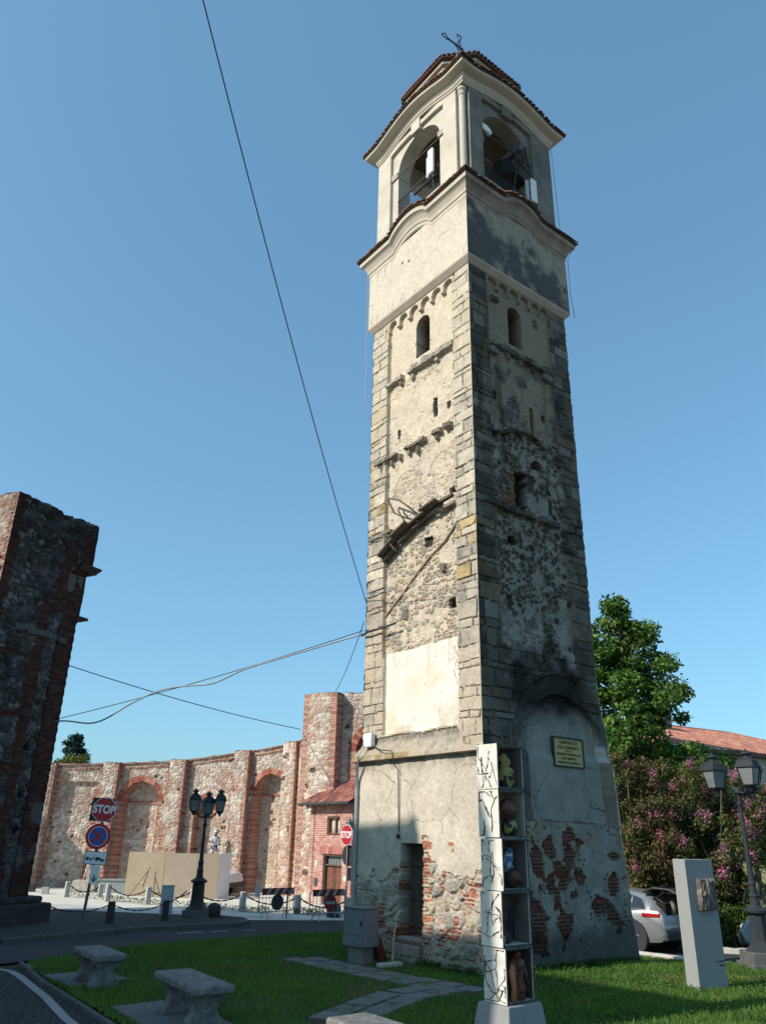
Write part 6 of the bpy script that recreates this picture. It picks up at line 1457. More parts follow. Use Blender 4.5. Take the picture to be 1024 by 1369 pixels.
figure('colourful painted statue on a rough plinth behind the left sign post', (-13.7, 40.6), 1.2, .5, (patchy('flesh and white paint', (.55, .22, .13), (.62, .60, .58)), WHITEP, patchy('green and white paint', (.03, .06, .05), (.50, .55, .55), 8)), .50, 1)
MB().lathe([(.16, 0), (.2, .3), (.15, .55), (.12, .6)], (-13.1, 40.5, .02), 14).build('urn', mat('mossy urn', (.15, .15, .10), .9, .3), None); u_ = bpy.data.objects['urn']; tag(u_, 'mossy little urn beside the plinth of the colourful statue', 'urn')
figure('black and white painted statue standing in the small niche above the hoarding', (-8.02, 41.7), 1.55, .5, (sp, WHITEP, sp), 1.25, 2)
nb_ = thing('niche_plinth', 'stone plinth in the small apse niche carrying the black and white statue', 'pedestal', (-8.02, 41.75, 0)); MB().box((0, 0, .62), (.6, .6, 1.25)).build('plinth', STONEG, nb_, bevel=.02)
# ------------------------------------------------------------------ totem of painted boxes
TX, TY = 2.02, 13.25
t = thing('box_totem', 'tall sculpture of five stacked white boxes with clay figures on a concrete foot', 'sculpture', (TX, TY, 0), math.atan2(RD[1], RD[0]) + .05)
BW, BD = .64, .43
BOXW = mat('white painted sheet', (.62, .585, .52), .7, .16, 5, .05, 60); BOXI = mat('dark inner paint', (.06, .055, .05), .8, .3, 4); LINE = mat('black brush line', (.045, .045, .047), .8, .4, 20)
MB().box((0, 0, .17), (.92, .74, .50), taper=.80).build('foot', mat('light concrete', (.25, .255, .255), .85, .1, 4, .1, 90), t, bevel=.015)
INN = [mat('inner grey', (.13, .12, .11), .8, .3), mat('inner beige', (.30, .27, .22), .8, .15)]
CLAY = [patchy('yellow and black glaze', (.02, .02, .02), (.26, .21, .06), 5), patchy('red brown clay', (.05, .018, .014), (.14, .042, .028), 7), patchy('brown clay', (.035, .016, .012), (.10, .042, .028), 6), patchy('blue and white glaze', (.06, .13, .26), (.42, .44, .45), 9), mat('orange clay', (.42, .15, .07), .6, .2)]
bx_off = [(.008, 0, .006), (-.006, .004, -.008), (.008, -.004, .006), (-.006, .0, -.006), (.0, .004, .005)]
bz = [.42, 1.145, 1.90, 2.645, 3.36, 4.06]
rgt = random.Random(12)
for k in range(5):
    dx, dy, rot = bx_off[k]; z0, z1 = bz[k] + .006, bz[k + 1] - .006; h = z1 - z0; w = BW + .02 * math.sin(k * 2.1)
    Mb = Matrix.Rotation(rot * 2, 3, 'Z')
    def P(x, y, z): v = Mb @ Vector((x, y, 0)); return (v.x + dx, v.y + dy, z0 + z)
    m = MB()
    rz = rot * 2
    m.box(P(-w / 2 + .012, 0, h / 2), (.024, BD, h), rz=rz); m.box(P(w / 2 - .012, 0, h / 2), (.024, BD, h), rz=rz); m.box(P(0, 0, .012), (w - .05, BD, .024), rz=rz); m.box(P(0, 0, h - .012), (w - .05, BD, .024), rz=rz); m.box(P(0, BD / 2 - .012, h / 2), (w - .05, .02, h - .05), rz=rz)
    b = m.build('painted_box', BOXW, t)
    iw = MB(); iw.box(P(0, BD / 2 - .026, h / 2), (w - .052, .006, h - .054), rz=rz); iw.box(P(w / 2 - .028, 0, h / 2), (.006, BD - .04, h - .054), rz=rz); iw.build('inner_face', [BOXI, INN[0], INN[0], INN[1], INN[0]][k], b)
    e = MB()
    for (x, zz, ww, hh) in ((-w / 2 + .014, h / 2, .028, h), (w / 2 - .014, h / 2, .024, h), (0, .014, w, .026), (0, h - .014, w, .026)):
        e.box(P(x, -BD / 2 - .004, zz), (ww, .010, hh), rz=rz)
    e.build('dark_rim', mat('grey black rim paint', (.07, .07, .07), .7, .6, 12), b)
    ln = MB()                                            # brush drawing on the sunlit side
    for s in range(8 if k != 0 else 13):
        y, z = rgt.uniform(-.16, .16), rgt.uniform(.08, h - .08); an = rgt.uniform(0, 6.28); pts = [(y, z)]
        for q in range(rgt.randint(7, 13)):
            an += rgt.uniform(-.55, .55); y = min(.19, max(-.19, y + .045 * math.cos(an))); z = min(h - .03, max(.03, z + .055 * math.sin(an))); pts.append((y, z))
        for (a, c) in zip(pts[:-1], pts[1:]):
            wd = rgt.uniform(.006, .024)
            if abs(a[0] - c[0]) + abs(a[1] - c[1]) < .01: continue
            ln.bar(P(-w / 2 - .001, a[0], a[1]), P(-w / 2 - .001, c[0], c[1]), .004, wd * 1.0, up=(Mb @ Vector((0, 1, 0))) if abs(a[0] - c[0]) < abs(a[1] - c[1]) else (0, 0, 1)) if False else ln.bar(P(-w / 2 - .002, a[0], a[1]), P(-w / 2 - .002, c[0], c[1]), wd, wd * .5)
    ln.build('brush_line', LINE, b)
    f = MB()
    if k == 4:
        f.ell(P(.02, -.08, .20), (.17, .13, .20), wob=.12, seed=1); f.ell(P(.0, -.08, .42), (.13, .10, .17), wob=.12, seed=2); f.ell(P(.1, -.02, .50), (.05, .05, .10)); f.build('cat_figure', CLAY[0], b, smooth=True)
        g = MB(); g.ell(P(-.04, -.03, .36), (.11, .09, .09), wob=.1, seed=3); g.tube([P(-.12, -.05, .52), P(-.02, -.08, .58), P(.08, -.05, .54)], .018, 6); g.ell(P(.10, -.05, .30), (.07, .06, .12)); g.build('dark_glaze', mat('black glaze', (.02, .02, .022), .35, .2), b, smooth=True)
    elif k == 3:
        f.ell(P(.0, -.10, .40), (.19, .13, .17), wob=.1, seed=4); f.ell(P(-.15, .0, .52), (.07, .07, .07)); f.build('bird_figure', CLAY[1], b, smooth=True)
        MB().lathe([(.08, .03), (.13, .10), (.12, .20), (.08, .27)], P(.0, -.14, 0), 16).build('yellow_vase', CLAY[0], b, smooth=True)
        MB().tube([P(.1, -.02, .36), P(.17, -.04, .42), P(.19, -.02, .55)], [.03, .045, .02], 8).build('dark_horn', mat('black glaze', (.02, .02, .022)), b, smooth=True)
    elif k == 2:
        f.ell(P(.0, -.06, .42), (.09, .07, .18), M=Matrix.Rotation(.5, 3, 'Y'), wob=.12, seed=5); f.ell(P(.04, .0, .30), (.12, .09, .10), wob=.1, seed=6); f.build('robed_figure', CLAY[3], b, smooth=True)
        MB().ell(P(.06, -.08, .16), (.17, .14, .15), wob=.06, seed=7).lathe([(.03, 0), (.055, .02), (.06, .05)], P(.10, -.19, .15), 12, M=Matrix.Rotation(math.radians(90), 3, 'X')).build('gourd', CLAY[2], b, smooth=True); MB().lathe([(.03, .25), (.05, .4), (.03, .6)], P(.16, .05, 0), 8).build('grey_rod', STONEG, b)
    elif k == 1:
        MB().tube([P(-.1, .14, .62), P(.02, .1, .42), P(.0, .02, .28), P(.12, .06, .18), P(.2, .1, .5)], .012, 6).tube([P(.24, -.05, .65), P(.15, .0, .4), P(.22, .05, .1)], .012, 6).build('bent_wire', IRON, b)
        MB().ell(P(-.1, -.02, .07), (.16, .1, .05), wob=.2, seed=8).build('clay_lump', CLAY[2], b, smooth=True); MB().lathe([(.03, .03), (.035, .14), (.02, .15)], P(-.2, -.1, 0), 8).build('white_tube', WHITEP, b)
    else:
        f.lathe([(.14, .03), (.16, .18), (.12, .32), (.17, .46), (.15, .54), (.06, .57)], P(.05, -.10, 0), 16, sy=.7); f.ell(P(.06, -.10, .61), (.07, .07, .06)); f.tube([P(.18, -.10, .48), P(.23, -.14, .33), P(.21, -.16, .12)], [.045, .035, .04], 8); f.build('torso_figure', CLAY[1], b, smooth=True)
        MB().tube([P(-.15, -.19, .03), P(-.14, -.20, .22), P(-.17, -.19, .40), P(-.15, -.19, .5)], [.05, .04, .06, .03], 8).build('small_figure', CLAY[4], b, smooth=True)

# ------------------------------------------------------------------ slab monument with bronze relief
sl = thing('stone_monument', 'upright grey stone slab with a rough bronze relief near its top', 'monument', (6.45, 17.16, 0), math.atan2(17.3 - 16.91, 6.91 - 6.19) + .03)
SLABM = mat('honed grey stone', (.27, .275, .27), .75, .10, 30, .08, 150, detail=10)
MB().box((0, 0, 1.14), (.82, .30, 2.38)).build('slab', SLABM, sl, bevel=.006)
U, Z = np.meshgrid(np.linspace(-.235, .235, 60), np.linspace(-.29, .29, 72), indexing='ij')
cr_ = fbm(U * 9 + 3 * fbm(U * 5, Z * 5, 3), Z * 3.2, 12, 4); hh = .07 * cr_ + .05 * np.abs(np.sin(U * 26 + 5 * fbm(U * 4, Z * 4, 8))) * cr_
ed = np.minimum(np.minimum(U + .235, .235 - U), np.minimum(Z + .29, .29 - Z)); hh = hh + .05 * ss(0, .02, ed)
hh = np.where(ed < .001, -.02, hh + .02)
Ux = U + .03 * (fbm(Z * 6, U * 0, 4, 3) - .5); Zx = Z + .02 * (fbm(U * 7, Z * 0, 9, 3) - .5)
Pb = np.stack([Ux + .06, -.15 - hh, Zx + 1.70], -1)
cc = mix(np.array((.10, .085, .08)) * np.ones(U.shape + (3,)), (.20, .16, .14), ss(.4, .65, cr_))
link('bronze_relief', grid_mesh('bronze_relief', Pb, cc, smooth=True), mat('patinated bronze', (1, 1, 1), .6, .25, 12, .3, 60, attr=True, metal=.35), sl)
for s, z, x in (('LUI A RICORDO', .52, .27), ('GENN. 2001', .45, .32)):
    text('lettering', s, .036, Matrix.Translation((x, -.1515, z)) @ RX, DARKP, sl, bold=.001, sx=.95)

# ------------------------------------------------------------------ utility cabinet, red cylinder, stick
t = thing('utility_cabinet', 'grey utility cabinet on a concrete foot at the left tower corner', 'cabinet', (-.30, 19.62, 0.0), math.atan2(-LD[1], -LD[0]) + .22)
MB().box((0, 0, .20), (.46, .34, .40)).build('foot', mat('dark concrete', (.15, .145, .135), .9, .2, 5), t, bevel=.02); MB().box((0, 0, .48), (.68, .48, .20)).build('plinth', mat('cabinet plastic', (.145, .155, .165), .7, .12, 4, .1, 60), t, bevel=.015); CAB = mat('cabinet plastic', (.145, .155, .165))
b_ = MB().box((0, 0, .85), (.66, .46, .56)).box((0, 0, 1.145), (.70, .50, .035)).build('housing', CAB, t, bevel=.015)
MB().box((-.0, -.235, .84), (.56, .02, .46)).build('door', CAB, b_, bevel=.006); MB().box((.22, -.25, .84), (.05, .02, .10)).build('lock', DARKP, b_)
t = thing('red_cone', 'faded red rolled cone leaning between cabinet and tower wall', 'traffic cone', (.06, 19.95, .04), .4)
MB().tube([(.08, -.1, .0), (.0, .0, .4), (-.08, .12, .72)], [.14, .11, .05], 14).build('cone_body', mat('faded red', (.13, .022, .02), .7, .25), t, smooth=True)
t = thing('wooden_stick', 'pale wooden stick leaning on the wall by the tower door', 'stick', (.46, 19.75, .04)); MB().tube([(-.05, -.15, 0), (-.02, -.05, .45), (.06, .12, 1.0)], [.022, .02, .014], 7).build('shaft', TRW, t)
t = thing('stone_block', 'low pale stone block lying in front of the tower door', 'stone', (.35, 19.2, .03), .7); MB().box((0, 0, .04), (.6, .22, .10)).build('block', STONEG, t, bevel=.02)

# ------------------------------------------------------------------ silver car with open tailgate
CARP = mat('silver car paint', (.30, .31, .325), .30, .03, 2, 0, metal=.55, spec=.6)
hd = np.array((-.67, .742)); crz = math.atan2(-hd[1], -hd[0])          # local +x = towards the rear
car = thing('silver_car', 'silver estate car with its tailgate open, half hidden behind the tower', 'car', (9.90, 31.25, -.85), crz); car.scale = (1.27, 1.27, 1.27)
# local: x rear positive, y: left side of the body is towards -y here
def car_section(x, zlo, zhi, hw, zsh, hwr):
    return [(x, -hw * .96, zlo), (x, -hw, zlo + .25), (x, -hw * .985, zsh - .12), (x, -hw * .94, zsh), (x, -hwr, zhi - .06), (x, -hwr * .86, zhi), (x, 0, zhi + .02), (x, hwr * .86, zhi), (x, hwr, zhi - .06), (x, hw * .94, zsh), (x, hw * .985, zsh - .12), (x, hw, zlo + .25), (x, hw * .96, zlo)]
secs = [(-3.72, .40, .70, .70, .66, .60), (-3.6, .28, .82, .84, .76, .72), (-3.2, .24, .93, .90, .84, .78), (-2.55, .24, 1.00, .92, .92, .82), (-2.15, .24, 1.06, .93, .97, .80), (-1.4, .24, 1.45, .93, .98, .66), (-.9, .24, 1.52, .93, .99, .66), (-.2, .24, 1.50, .93, 1.01, .65), (.30, .25, 1.44, .92, 1.03, .63), (.55, .26, 1.36, .91, 1.03, .62), (.80, .28, 1.10, .90, 1.03, .70), (.92, .36, .98, .87, .94, .70), (.98, .44, .62, .84, .60, .74)]
mb = MB(); V = []
for s_ in secs: V += car_section(*s_)
n = 13; F = []
for i in range(len(secs) - 1):
    for j in range(n - 1): F.append((i * n + j, (i + 1) * n + j, (i + 1) * n + j + 1, i * n + j + 1))
    F.append((i * n + n - 1, (i + 1) * n + n - 1, (i + 1) * n, i * n))
F.append(tuple(range(n))); F.append(tuple(range((len(secs) - 1) * n, len(secs) * n)))
body = mb.add(V, F).build('body', CARP, car, smooth=True); es = body.modifiers.new('bevel', 'BEVEL'); es.width = .02; es.segments = 2; es.limit_method = 'ANGLE'
for sy in (-1, 1):
    for (wx) in (-2.85, .02):
        MB().lathe([(.44, -.10), (.44, .10)], (wx, sy * .865, .37), 28, M=Matrix.Rotation(math.radians(90), 3, 'X')).build('wheel_arch', DARKP, car); wheel(car, (wx, sy * .84, .36), .36, .24)
    w_ = MB(); w_.add([(-1.9, sy * .905, 1.03), (-.95, sy * .915, 1.045), (-.95, sy * .70, 1.44), (-1.42, sy * .715, 1.38)], [(0, 1, 2, 3)]); w_.add([(-.88, sy * .915, 1.045), (-.05, sy * .912, 1.06), (-.05, sy * .70, 1.42), (-.88, sy * .70, 1.445)], [(0, 1, 2, 3)]); w_.add([(.02, sy * .91, 1.07), (.42, sy * .885, 1.09), (.30, sy * .75, 1.30), (.02, sy * .705, 1.40)], [(0, 1, 2, 3)])
    w_.build('side_window', GLASSD, car)
    tr_ = MB(); tr_.tube([(-1.92, sy * .915, 1.03), (.02, sy * .925, 1.06), (.46, sy * .90, 1.08), (.32, sy * .76, 1.32), (-.2, sy * .70, 1.45), (-.95, sy * .71, 1.47)], .012, 6); tr_.build('chrome_strip', mat('chrome', (.6, .6, .62), .15, .05, 4, 0, metal=.9), car)
    MB().box((.60, sy * .89, .93), (.50, .06, .11), rz=-sy * .10).build('taillight', mat('red lens', (.35, .01, .015), .2, .2, 4, 0, spec=.6), car, bevel=.02)
    MB().box((.90, sy * .70, .50), (.12, .16, .07)).build('reflector', mat('red lens', (.35, .01, .015)), car)
MB().box((.90, 0, .42), (.22, 1.70, .20)).build('bumper', mat('dark bumper plastic', (.05, .052, .055), .7, .15), car, bevel=.04)
tk = MB(); tk.box((.78, 0, .92), (.30, 1.30, .62)); tk.add([(.55, -.62, 1.36), (.95, -.64, .96), (.95, .64, .96), (.55, .62, 1.36)], [(0, 1, 2, 3)]); tk.build('boot_opening', mat('black boot lining', (.012, .012, .013), .95, .2), car, bevel=.03)
gate = MB()
gp_ = [(.30, 1.50), (.62, 1.62), (1.12, 1.60), (1.42, 1.48), (1.40, 1.42), (1.10, 1.54), (.62, 1.56), (.32, 1.44)]
gate.prism(gp_, -.72, .72); g_ = gate.build('tailgate', mat('dark tailgate inside', (.03, .03, .033), .5, .2), car, bevel=.03)
MB().prism([(.36, 1.515), (.62, 1.635), (1.0, 1.625), (.98, 1.615), (.62, 1.625)], -.6, .6).build('rear_glass', GLASSD, g_); MB().box((1.36, -.5, 1.47), (.1, .3, .08)).build('taillight', mat('red lens', (.35, .01, .015)), g_, bevel=.02)
for sy in (-.62, .62): MB().tube([(.55, sy, 1.30), (1.0, sy, 1.53)], .014, 6).build('gas_strut', IRON, g_)
t = thing('bag', 'tan cloth bag in the open boot of the silver car', 'bag', tuple((Matrix.Rotation(crz, 4, 'Z') @ Vector((1.18, -.32, 0))) + car.location + Vector((0, 0, 1.30))), crz)
MB().ell((0, 0, .1), (.10, .13, .25), wob=.15, seed=3).build('cloth', mat('tan cloth', (.32, .24, .14), .9, .2), t, smooth=True)
# small car nose at the right edge behind the lamp
t = thing('small_car', 'pale small car mostly hidden behind the right lamp pedestal', 'car', (13.75, 29.6, -.85), math.radians(-42)); t.scale = (1.25, 1.25, 1.25)
MB().prism([(-.75, .3), (-.8, .62), (-.55, .95), (.2, 1.02), (.7, 1.42), (2.2, 1.42), (2.7, 1.0), (2.8, .35)], -.8, .8).build('body', mat('pale blue car paint', (.30, .36, .40), .3, .04, 2, 0, metal=.3, spec=.6), t, bevel=.12, seg=4)
MB().prism([(-.77, .30), (-.83, .58), (-.70, .64), (-.55, .30)], -.82, .82).build('bumper', mat('dark bumper plastic', (.05, .052, .055)), t, bevel=.05); MB().prism([(.42, 1.12), (.72, 1.36), (2.1, 1.36), (2.45, 1.04), (.42, 1.02)], -.81, .81).build('side_window', GLASSD, t)
for y in (-.72, .72):
    MB().ell((-.66, y * .8, .72), (.12, .12, .10)).build('headlight', mat('headlight lens', (.6, .6, .6)), t, smooth=True); wheel(t, (-.1, y, .30), .30, .18); wheel(t, (2.1, y, .30), .30, .18)

# ------------------------------------------------------------------ pale house beyond the trees
hs = thing('pale_house', 'pale plastered house with terracotta hip roof behind the trees at right', 'house', (19.6, 44, -1.0))
A_, B_ = np.array((14.7, 40.2)), np.array((29.1, 48.3)); u_ = (B_ - A_) / np.linalg.norm(B_ - A_); n_ = np.array((u_[1], -u_[0])); HLn = np.linalg.norm(B_ - A_)
def fh3(U, Z):
    n2 = fbm(U * 2, Z * 2, 71, 4); n3 = fbm(U * 6, Z * .6, 72, 3); c = np.array((.52, .45, .35)) * (.85 + .3 * n2)[..., None]; h = .01 * n2
    mo = (Z > 6.5) & (Z < 6.65); h = np.where(mo, .06, h); c = mix(c, (.36, .32, .26), ss(.55, .7, n3) * .4)
    for uc in (1.6, 5.4, 9.2, 13.0):
        for zc in (2.0, 5.3):
            w = (np.abs(U - uc) < .5) & (np.abs(Z - zc) < .75); h = np.where(w, -.2, h); c = np.where(w[..., None], np.array((.05, .055, .06)), c); fr = (np.abs(U - uc) < .6) & (np.abs(Z - zc) < .85) & ~w; h = np.where(fr, .04, h); c = np.where(fr[..., None], np.array((.6, .56, .48)), c)
    return h, c, None
facade('wall', hs, (*A_, 0), (*u_, 0), (0, 0, 1), HLn, 7.2, .07, fh3)
def fh4(U, Z): n2 = fbm(U * 2, Z * 2, 75, 4); return .01 * n2, np.array((.50, .43, .34)) * (.85 + .3 * n2)[..., None], None
facade('wall', hs, (*(A_ - n_ * 10), 0), (*n_, 0), (0, 0, 1), 10, 7.2, .15, fh4); facade('wall', hs, (*B_, 0), (*(-n_), 0), (0, 0, 1), 10, 7.2, .15, fh4)
TC1 = [(.36, .145, .10), (.42, .19, .135), (.31, .12, .085), (.47, .24, .175), (.27, .125, .09), (.39, .17, .12)]
def froof2(hipL, hipR, L):
    def fn(U, Z):
        k = np.mod(U, .22) / .22; i = np.floor(U / .22); j = np.floor(Z / .38)
        h = .06 * np.abs(np.sin(math.pi * k)) + .015 * np.mod(Z, .38) / .38; c = pal(TC1, _h(i, j, 5)) * (.55 + .6 * np.sin(math.pi * k))[..., None]
        keep = (U > Z * hipL) & (U < L - Z * hipR); return h, c, keep
    return fn
ov_ = .45; rise = .36; run = 5 + ov_; sl2 = np.array((-n_[0], -n_[1], rise)); sl2 /= np.linalg.norm(sl2); SL = run * math.sqrt(1 + rise * rise); hk = run / SL
O1 = A_ - u_ * ov_ + n_ * ov_; L1 = HLn + 2 * ov_
facade('roof', hs, (*O1, 7.18), (*u_, 0), tuple(sl2), L1, SL, .05, froof2(hk, hk, L1), m=TILE)
O2 = A_ - u_ * ov_ - n_ * (10 + ov_); sl3 = np.array((u_[0], u_[1], rise)); sl3 /= np.linalg.norm(sl3); facade('roof', hs, (*O2, 7.18), (*n_, 0), tuple(sl3), 10 + 2 * ov_, SL, .07, froof2(hk, hk, 10 + 2 * ov_), m=TILE)
O3 = B_ + u_ * ov_ + n_ * ov_; sl4 = np.array((-u_[0], -u_[1], rise)); sl4 /= np.linalg.norm(sl4); facade('roof', hs, (*O3, 7.18), (*(-n_), 0), tuple(sl4), 10 + 2 * ov_, SL, .1, froof2(hk, hk, 10 + 2 * ov_), m=TILE)
ev = MB(); ev.slab([tuple(O1), tuple(O1 + u_ * L1), tuple(O1 + u_ * L1 - n_ * (10 + 2 * ov_)), tuple(O1 - n_ * (10 + 2 * ov_))], 7.0, 7.2); ev.build('eave_board', mat('eave board', (.14, .08, .06), .9, .2), hs, world=True)
rd = MB(); a_ = O1 - n_ * run + u_ * run; b_ = O1 - n_ * run + u_ * (L1 - run); rd.tube([(*O1, 7.22), (*a_, 7.20 + run * rise), (*b_, 7.20 + run * rise), (*(O1 + u_ * L1), 7.22)], .10, 8); rd.build('ridge_tile', mat('ridge clay', (.38, .15, .10), .9, .3, 8), hs, world=True)
ch = A_ - n_ * 3.9 + u_ * 4.2; ck = MB(); ck.box((ch[0], ch[1], 9.0), (.8, .65, 1.2), rz=math.atan2(u_[1], u_[0])); ck.box((ch[0], ch[1], 9.65), (.94, .8, .12), rz=math.atan2(u_[1], u_[0])); ck.lathe([(.12, 9.7), (.12, 9.92), (.2, 9.95), (.001, 10.1)], (ch[0], ch[1], 0), 10); ck.build('chimney', mat('grey brick chimney', (.22, .18, .16), .9, .3, 8, .3, 30), hs, world=True)
dpp = A_ + u_ * 3.95 + n_ * .1; MB().tube([(*dpp, 0), (*dpp, 6.5), (*(dpp + n_ * .3), 7.05)], .05, 8).build('downpipe', mat('dark pipe', (.08, .08, .085), .6, .2), hs, world=True)
# ------------------------------------------------------------------ trees and shrubs
def leaves(clumps, size, cols, flat=0.0, seed=1, shell=0.55, fold=True):
    """leaf cards spread through ellipsoid clumps [(centre, radii, count)]"""
    rg = np.random.default_rng(seed); VV, CC = [], []
    for (c, r, n) in clumps:
        d = rg.normal(size=(n, 3)); d /= np.linalg.norm(d, axis=1)[:, None]; rad = shell + (1 - shell) * rg.random(n) ** .6
        p = np.array(c) + d * np.array(r) * rad[:, None] + rg.normal(0, .06, (n, 3))
        nrm = d * .7 + rg.normal(0, .7, (n, 3)) + np.array((0, 0, .5)); nrm /= np.linalg.norm(nrm, axis=1)[:, None]
        t = np.cross(nrm, rg.normal(size=(n, 3))); t /= np.linalg.norm(t, axis=1)[:, None]; b = np.cross(nrm, t); s = size * rg.uniform(.55, 1.3, n)[:, None]
        q = np.stack([p - t * s, p + b * s * .55 + nrm * s * .15, p + t * s, p - b * s * .55 + nrm * s * .15], 1); VV.append(q.reshape(-1, 3))
        tone = rg.uniform(.7, 1.3); cc = pal(cols, rg.random(n)) * (tone * rg.uniform(.7, 1.3, n))[:, None]; CC.append(np.repeat(cc, 4, 0))
    V = np.concatenate(VV); return V, np.arange(len(V)).reshape(-1, 4), np.concatenate(CC)
def leafmesh(name, data, parent):
    me = bpy.data.meshes.new(name); set_mesh(me, *data); return link(name, me, LEAF, parent, world=True)
BARK = mat('bark', (.09, .07, .055), .95, .35, 6, .5, 20)
def limbs(name, segs, parent, n=8):
    mb = MB()
    for pts, rs in segs: mb.tube(pts, rs, n)
    return mb.build(name, BARK, parent, smooth=True, world=True)
GR = [(.05, .125, .02), (.085, .165, .026), (.035, .09, .018), (.12, .20, .034), (.15, .225, .04)]
def broad_tree():
    t = thing('leafy_tree', 'tall green broadleaf tree rising behind the right side of the tower', 'tree', (12.0, 37.5, -.85))
    rg = np.random.default_rng(3); clumps = []; segs = [([(12.0, 37.5, -.9), (12.1, 37.5, 2.5), (11.9, 37.6, 5.5), (12.0, 37.5, 9), (11.9, 37.6, 13)], [.40, .33, .27, .17, .05])]
    prof = [(2.6, 3.6), (3.8, 4.0), (5.0, 4.1), (6.2, 4.0), (7.4, 3.5), (8.7, 2.9), (9.9, 2.6), (11.0, 2.3), (12.0, 1.7), (13.0, .9)]
    for (z, r) in prof:
        k = int(4 + 5.2 * r)
        for i in range(k):
            a = rg.uniform(0, 6.28); rr = r * rg.uniform(.25, 1.0); c = (12.0 + rr * math.cos(a), 37.5 + rr * math.sin(a), z + rg.uniform(-.6, .6)); s = rg.uniform(.38, .85)
            clumps.append((c, (s * 1.15, s * 1.15, s * .75), int(230 * s / .6)))
            if i % 2 == 0: segs.append(([(11.98, 37.52, max(1.8, z - 1.3)), (12.0 + rr * .5 * math.cos(a), 37.5 + rr * .5 * math.sin(a), z - .5), c], [.09, .05, .015]))
    limbs('trunk', segs[:1], t, 12); limbs('branch', segs[1:], t, 5); leafmesh('crown', leaves(clumps, .125, GR, seed=4, shell=.4), t)
broad_tree()
def myrtle(label, x, y, h, r, seed, pinkness, cols):
    t = thing('crepe_myrtle', label, 'tree', (x, y, -.85)); rg = np.random.default_rng(seed); cl, fl, segs = [], [], []
    for k in range(4):
        a = 1.57 * k + rg.uniform(-.4, .4); segs.append(([(x + .08 * math.cos(a), y + .08 * math.sin(a), -.9), (x + .35 * r * .5 * math.cos(a), y + .35 * r * .5 * math.sin(a), h * .35), (x + r * .6 * math.cos(a), y + r * .6 * math.sin(a), h * .75)], [.09, .06, .02]))
    n = int(110 * r * h / 9)
    for i in range(n):
        a = rg.uniform(0, 6.28); u = rg.uniform(.22, 1); rr = r * math.sqrt(rg.random()) * (math.sin(math.pi * min(1, (u - .1) * .95)) ** .5); c = (x + rr * math.cos(a), y + rr * math.sin(a), h * u - .85); s = rg.uniform(.24, .46)
        cl.append((c, (s, s, s), int(120 * s / .3)))
        if rg.random() < pinkness and (c[1] < y + .3):
            q = (c[0] + .10 * rg.normal() - .1, c[1] - s * .8, c[2] + s * .55); fl.append((q, (.15, .15, .25), 70))
    limbs('trunk', segs, t, 7); leafmesh('crown', leaves(cl, .075, cols, seed=seed + 1, shell=.35), t)
    leafmesh('blossom', leaves(fl, .042, [(.52, .16, .33), (.44, .11, .26), (.60, .27, .42), (.52, .20, .25), (.38, .11, .21)], seed=seed + 2, shell=.2), t)
MC1 = [(.08, .12, .03), (.12, .115, .04), (.17, .105, .05), (.06, .09, .026), (.20, .12, .06)]; MC2 = [(.07, .125, .03), (.095, .15, .04), (.055, .095, .026), (.14, .14, .045), (.14, .09, .04)]
myrtle('bronze-leaved flowering shrub tree close to the right tower corner, sparse coral blossom', 10.3, 33.3, 6.6, 2.15, 21, .30, MC1)
myrtle('flowering crepe myrtle full of pink blossom behind the stone monument', 13.3, 32.7, 6.3, 2.3, 31, .75, MC2)
myrtle('pink flowering crepe myrtle behind the right street lamp', 16.3, 33.3, 5.5, 2.3, 41, .68, MC2)
def box_hedge():
    t = thing('clipped_hedge', 'clipped green hedge sunlit beside the stone monument', 'hedge', (12.7, 31.9, -.85)); cl = []; rg = np.random.default_rng(8)
    for i in range(150):
        s = rg.random(); c = (11.6 + 4.8 * s, 31.9 - 1.3 * s + rg.uniform(-.35, .35), rg.uniform(-.7, .55)); cl.append((c, (.28, .28, .26), 85))
    leafmesh('foliage', leaves(cl, .06, [(.05, .10, .02), (.07, .13, .025), (.035, .075, .018), (.10, .15, .03)], seed=9, shell=.3), t)
    limbs('stem', [([(12.2, 31.8, -.9), (12.2, 31.8, .1)], [.05, .02])], t, 5)
box_hedge()
def dark_bush(label, x, y, w, h, seed, cols=((.012, .024, .010), (.018, .034, .012), (.01, .02, .009))):
    t = thing('dark_shrub', label, 'shrub', (x, y, -.85)); rg = np.random.default_rng(seed); cl = []
    for i in range(int(34 * w)):
        cl.append(((x + rg.uniform(-w, w), y + rg.uniform(-.6, .6), rg.uniform(-.6, h - .85)), (.45, .45, .4), 110))
    leafmesh('foliage', leaves(cl, .10, list(cols), seed=seed, shell=.3), t); limbs('stem', [([(x, y, -.9), (x, y, h * .4)], [.06, .02])], t, 5)
dark_bush('dark shrub filling the gap behind the silver car', 10.6, 35.3, 2.1, 3.2, 51); dark_bush('dark shrub behind the clipped hedge and the lamp', 14.6, 34.6, 2.6, 3.2, 52)
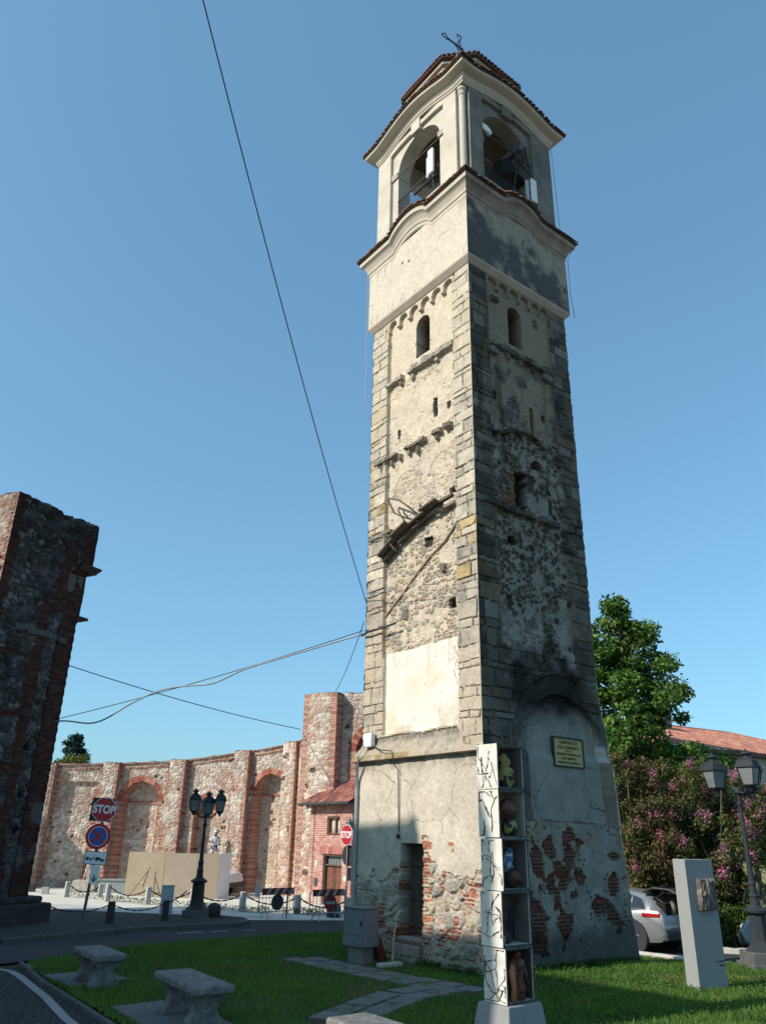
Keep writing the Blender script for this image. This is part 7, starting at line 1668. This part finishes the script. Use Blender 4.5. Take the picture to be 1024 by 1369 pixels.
# prickly pear by the right lamp
t = thing('prickly_pear', 'pale prickly pear with yellowish pads behind the lamp pole', 'cactus', (13.9, 31.0, -.85)); rg = random.Random(3); pads = MB()
for i in range(22):
    x, y, z = 13.5 + rg.uniform(0, 1.0), 31.0 + rg.uniform(-.3, .3), -.3 + rg.uniform(0, 2.5); pads.ell((x, y, z), (.2, .06, .28), M=Matrix.Rotation(rg.uniform(-1, 1), 3, 'Y') @ Matrix.Rotation(rg.uniform(-1, 1), 3, 'Z'), n=12, k=8)
pads.build('pad', mat('cactus skin', (.14, .17, .08), .6, .35, 5, .1, 40, col2=(.30, .27, .15)), t, smooth=True); MB().tube([(14.0, 31.0, -.9), (14.0, 31.0, 1.0)], .1, 8).build('stem', BARK, t, world=True)
for o in t.children:
    if o.name.startswith('pad'): o.matrix_parent_inverse = Matrix.Translation(-t.location)
# conifer beyond the apse
def conifer():
    t = thing('conifer', 'dark blue-green conifer showing above the apse wall at left', 'tree', (-21.4, 56.5, 0)); rg = np.random.default_rng(6); cl = []; segs = [([(-21.4, 56.5, 0), (-21.4, 56.5, 9.2)], [.3, .03])]
    z = 2.0
    while z < 9.1:
        r = 2.5 * (9.5 - z) / 7.0 + .15
        for k in range(7):
            a = rg.uniform(0, 6.28); q = r * rg.uniform(.7, 1.1); e = (-21.4 + q * math.cos(a), 56.5 + q * math.sin(a), z - .12 * q + rg.uniform(-.1, .2)); segs.append(([(-21.4, 56.5, z), e], [.04, .01]))
            for s in (.35, .6, .8, 1.0): cl.append(((-21.4 + q * s * math.cos(a), 56.5 + q * s * math.sin(a), z - .12 * q * s + .1 * s), (.32 * (1.2 - s * .5), .32 * (1.2 - s * .5), .14), 60))
        z += .42
    limbs('trunk', segs[:1], t); limbs('branch', segs[1:], t, 4); leafmesh('crown', leaves(cl, .11, [(.018, .05, .035), (.025, .065, .045), (.014, .038, .028)], seed=7, shell=.2), t)
conifer()
t = thing('wall_shrub', 'small yellow-green shrub growing on top of the apse wall at left', 'shrub', (-16.35, 43.6, 6.0)); leafmesh('foliage', leaves([((-16.35 + .3 * k, 43.6, 6.15 + .1 * (k % 2)), (.3, .25, .25), 130) for k in range(-2, 3)], .06, [(.14, .17, .04), (.20, .21, .05), (.10, .13, .03)], seed=12, shell=.2), t); limbs('stem', [([(-16.35, 43.6, 5.8), (-16.3, 43.6, 6.2)], [.03, .01])], t, 5)

# ------------------------------------------------------------------ overhead cables
def cable(label, pts, r, m=CABLE, sag=0.0, n=24, extra=None):
    mb = MB(); a, b = Vector(pts[0]), Vector(pts[-1])
    if len(pts) == 2: P = [a.lerp(b, k / n) - Vector((0, 0, sag * 4 * (k / n) * (1 - k / n))) for k in range(n + 1)]
    else: P = pts
    mb.tube(P, r, 6)
    if extra: extra(mb, P)
    o = mb.build('overhead_cable', m, None, smooth=True); tag(o, label, 'cable', 'overhead cables')
TA = tp(4.66, -.06, 8.05)
cable('long cable rising from the tower across the sky to the top of the photo', [tuple(tp(4.68, 0, 9.05)), (-3.45, 7.2, 16.2)], .013, sag=.35)
cable('cable from the dark pier sagging to the tall ruined block', [(-10.62, 25.80, 7.80), (-3.75, 38.0, 7.35)], .018, sag=.15)
cable('straight stay cable from the dark pier up to the tower corner', [(-10.66, 25.75, 5.93), tuple(TA + ZD * .1)], .012, sag=.12)
pA, pB = Vector((-10.66, 25.75, 5.90)), Vector(tuple(TA)); P = []
for k in range(61):
    s = k / 60; dz = -.42 * math.exp(-((s - .17) / .10) ** 2) + .06 * math.exp(-((s - .38) / .06) ** 2) - .18 * math.exp(-((s - .55) / .07) ** 2) - .05 * math.sin(s * 3.14)
    P.append(pA.lerp(pB, s) + Vector((0, 0, dz)))
cable('thicker pale cable hanging in loops from the stay cable to the tower', P, .024, mat('sunlit grey cable', (.30, .31, .33), .5, .3))
cable('short cable from the tower corner down to the ruined block', [tuple(TA + ZD * .35), (-2.2, 37.3, 8.9)], .012, sag=.25)
cable('bundle of cables fixed along the tower corner below the battens', [tuple(tp(4.72, -.08, 8.0)), tuple(tp(4.3, -.16, 8.02)), tuple(tp(3.7, -.14, 8.02)), tuple(tp(3.1, -.12, 8.05))], .03)
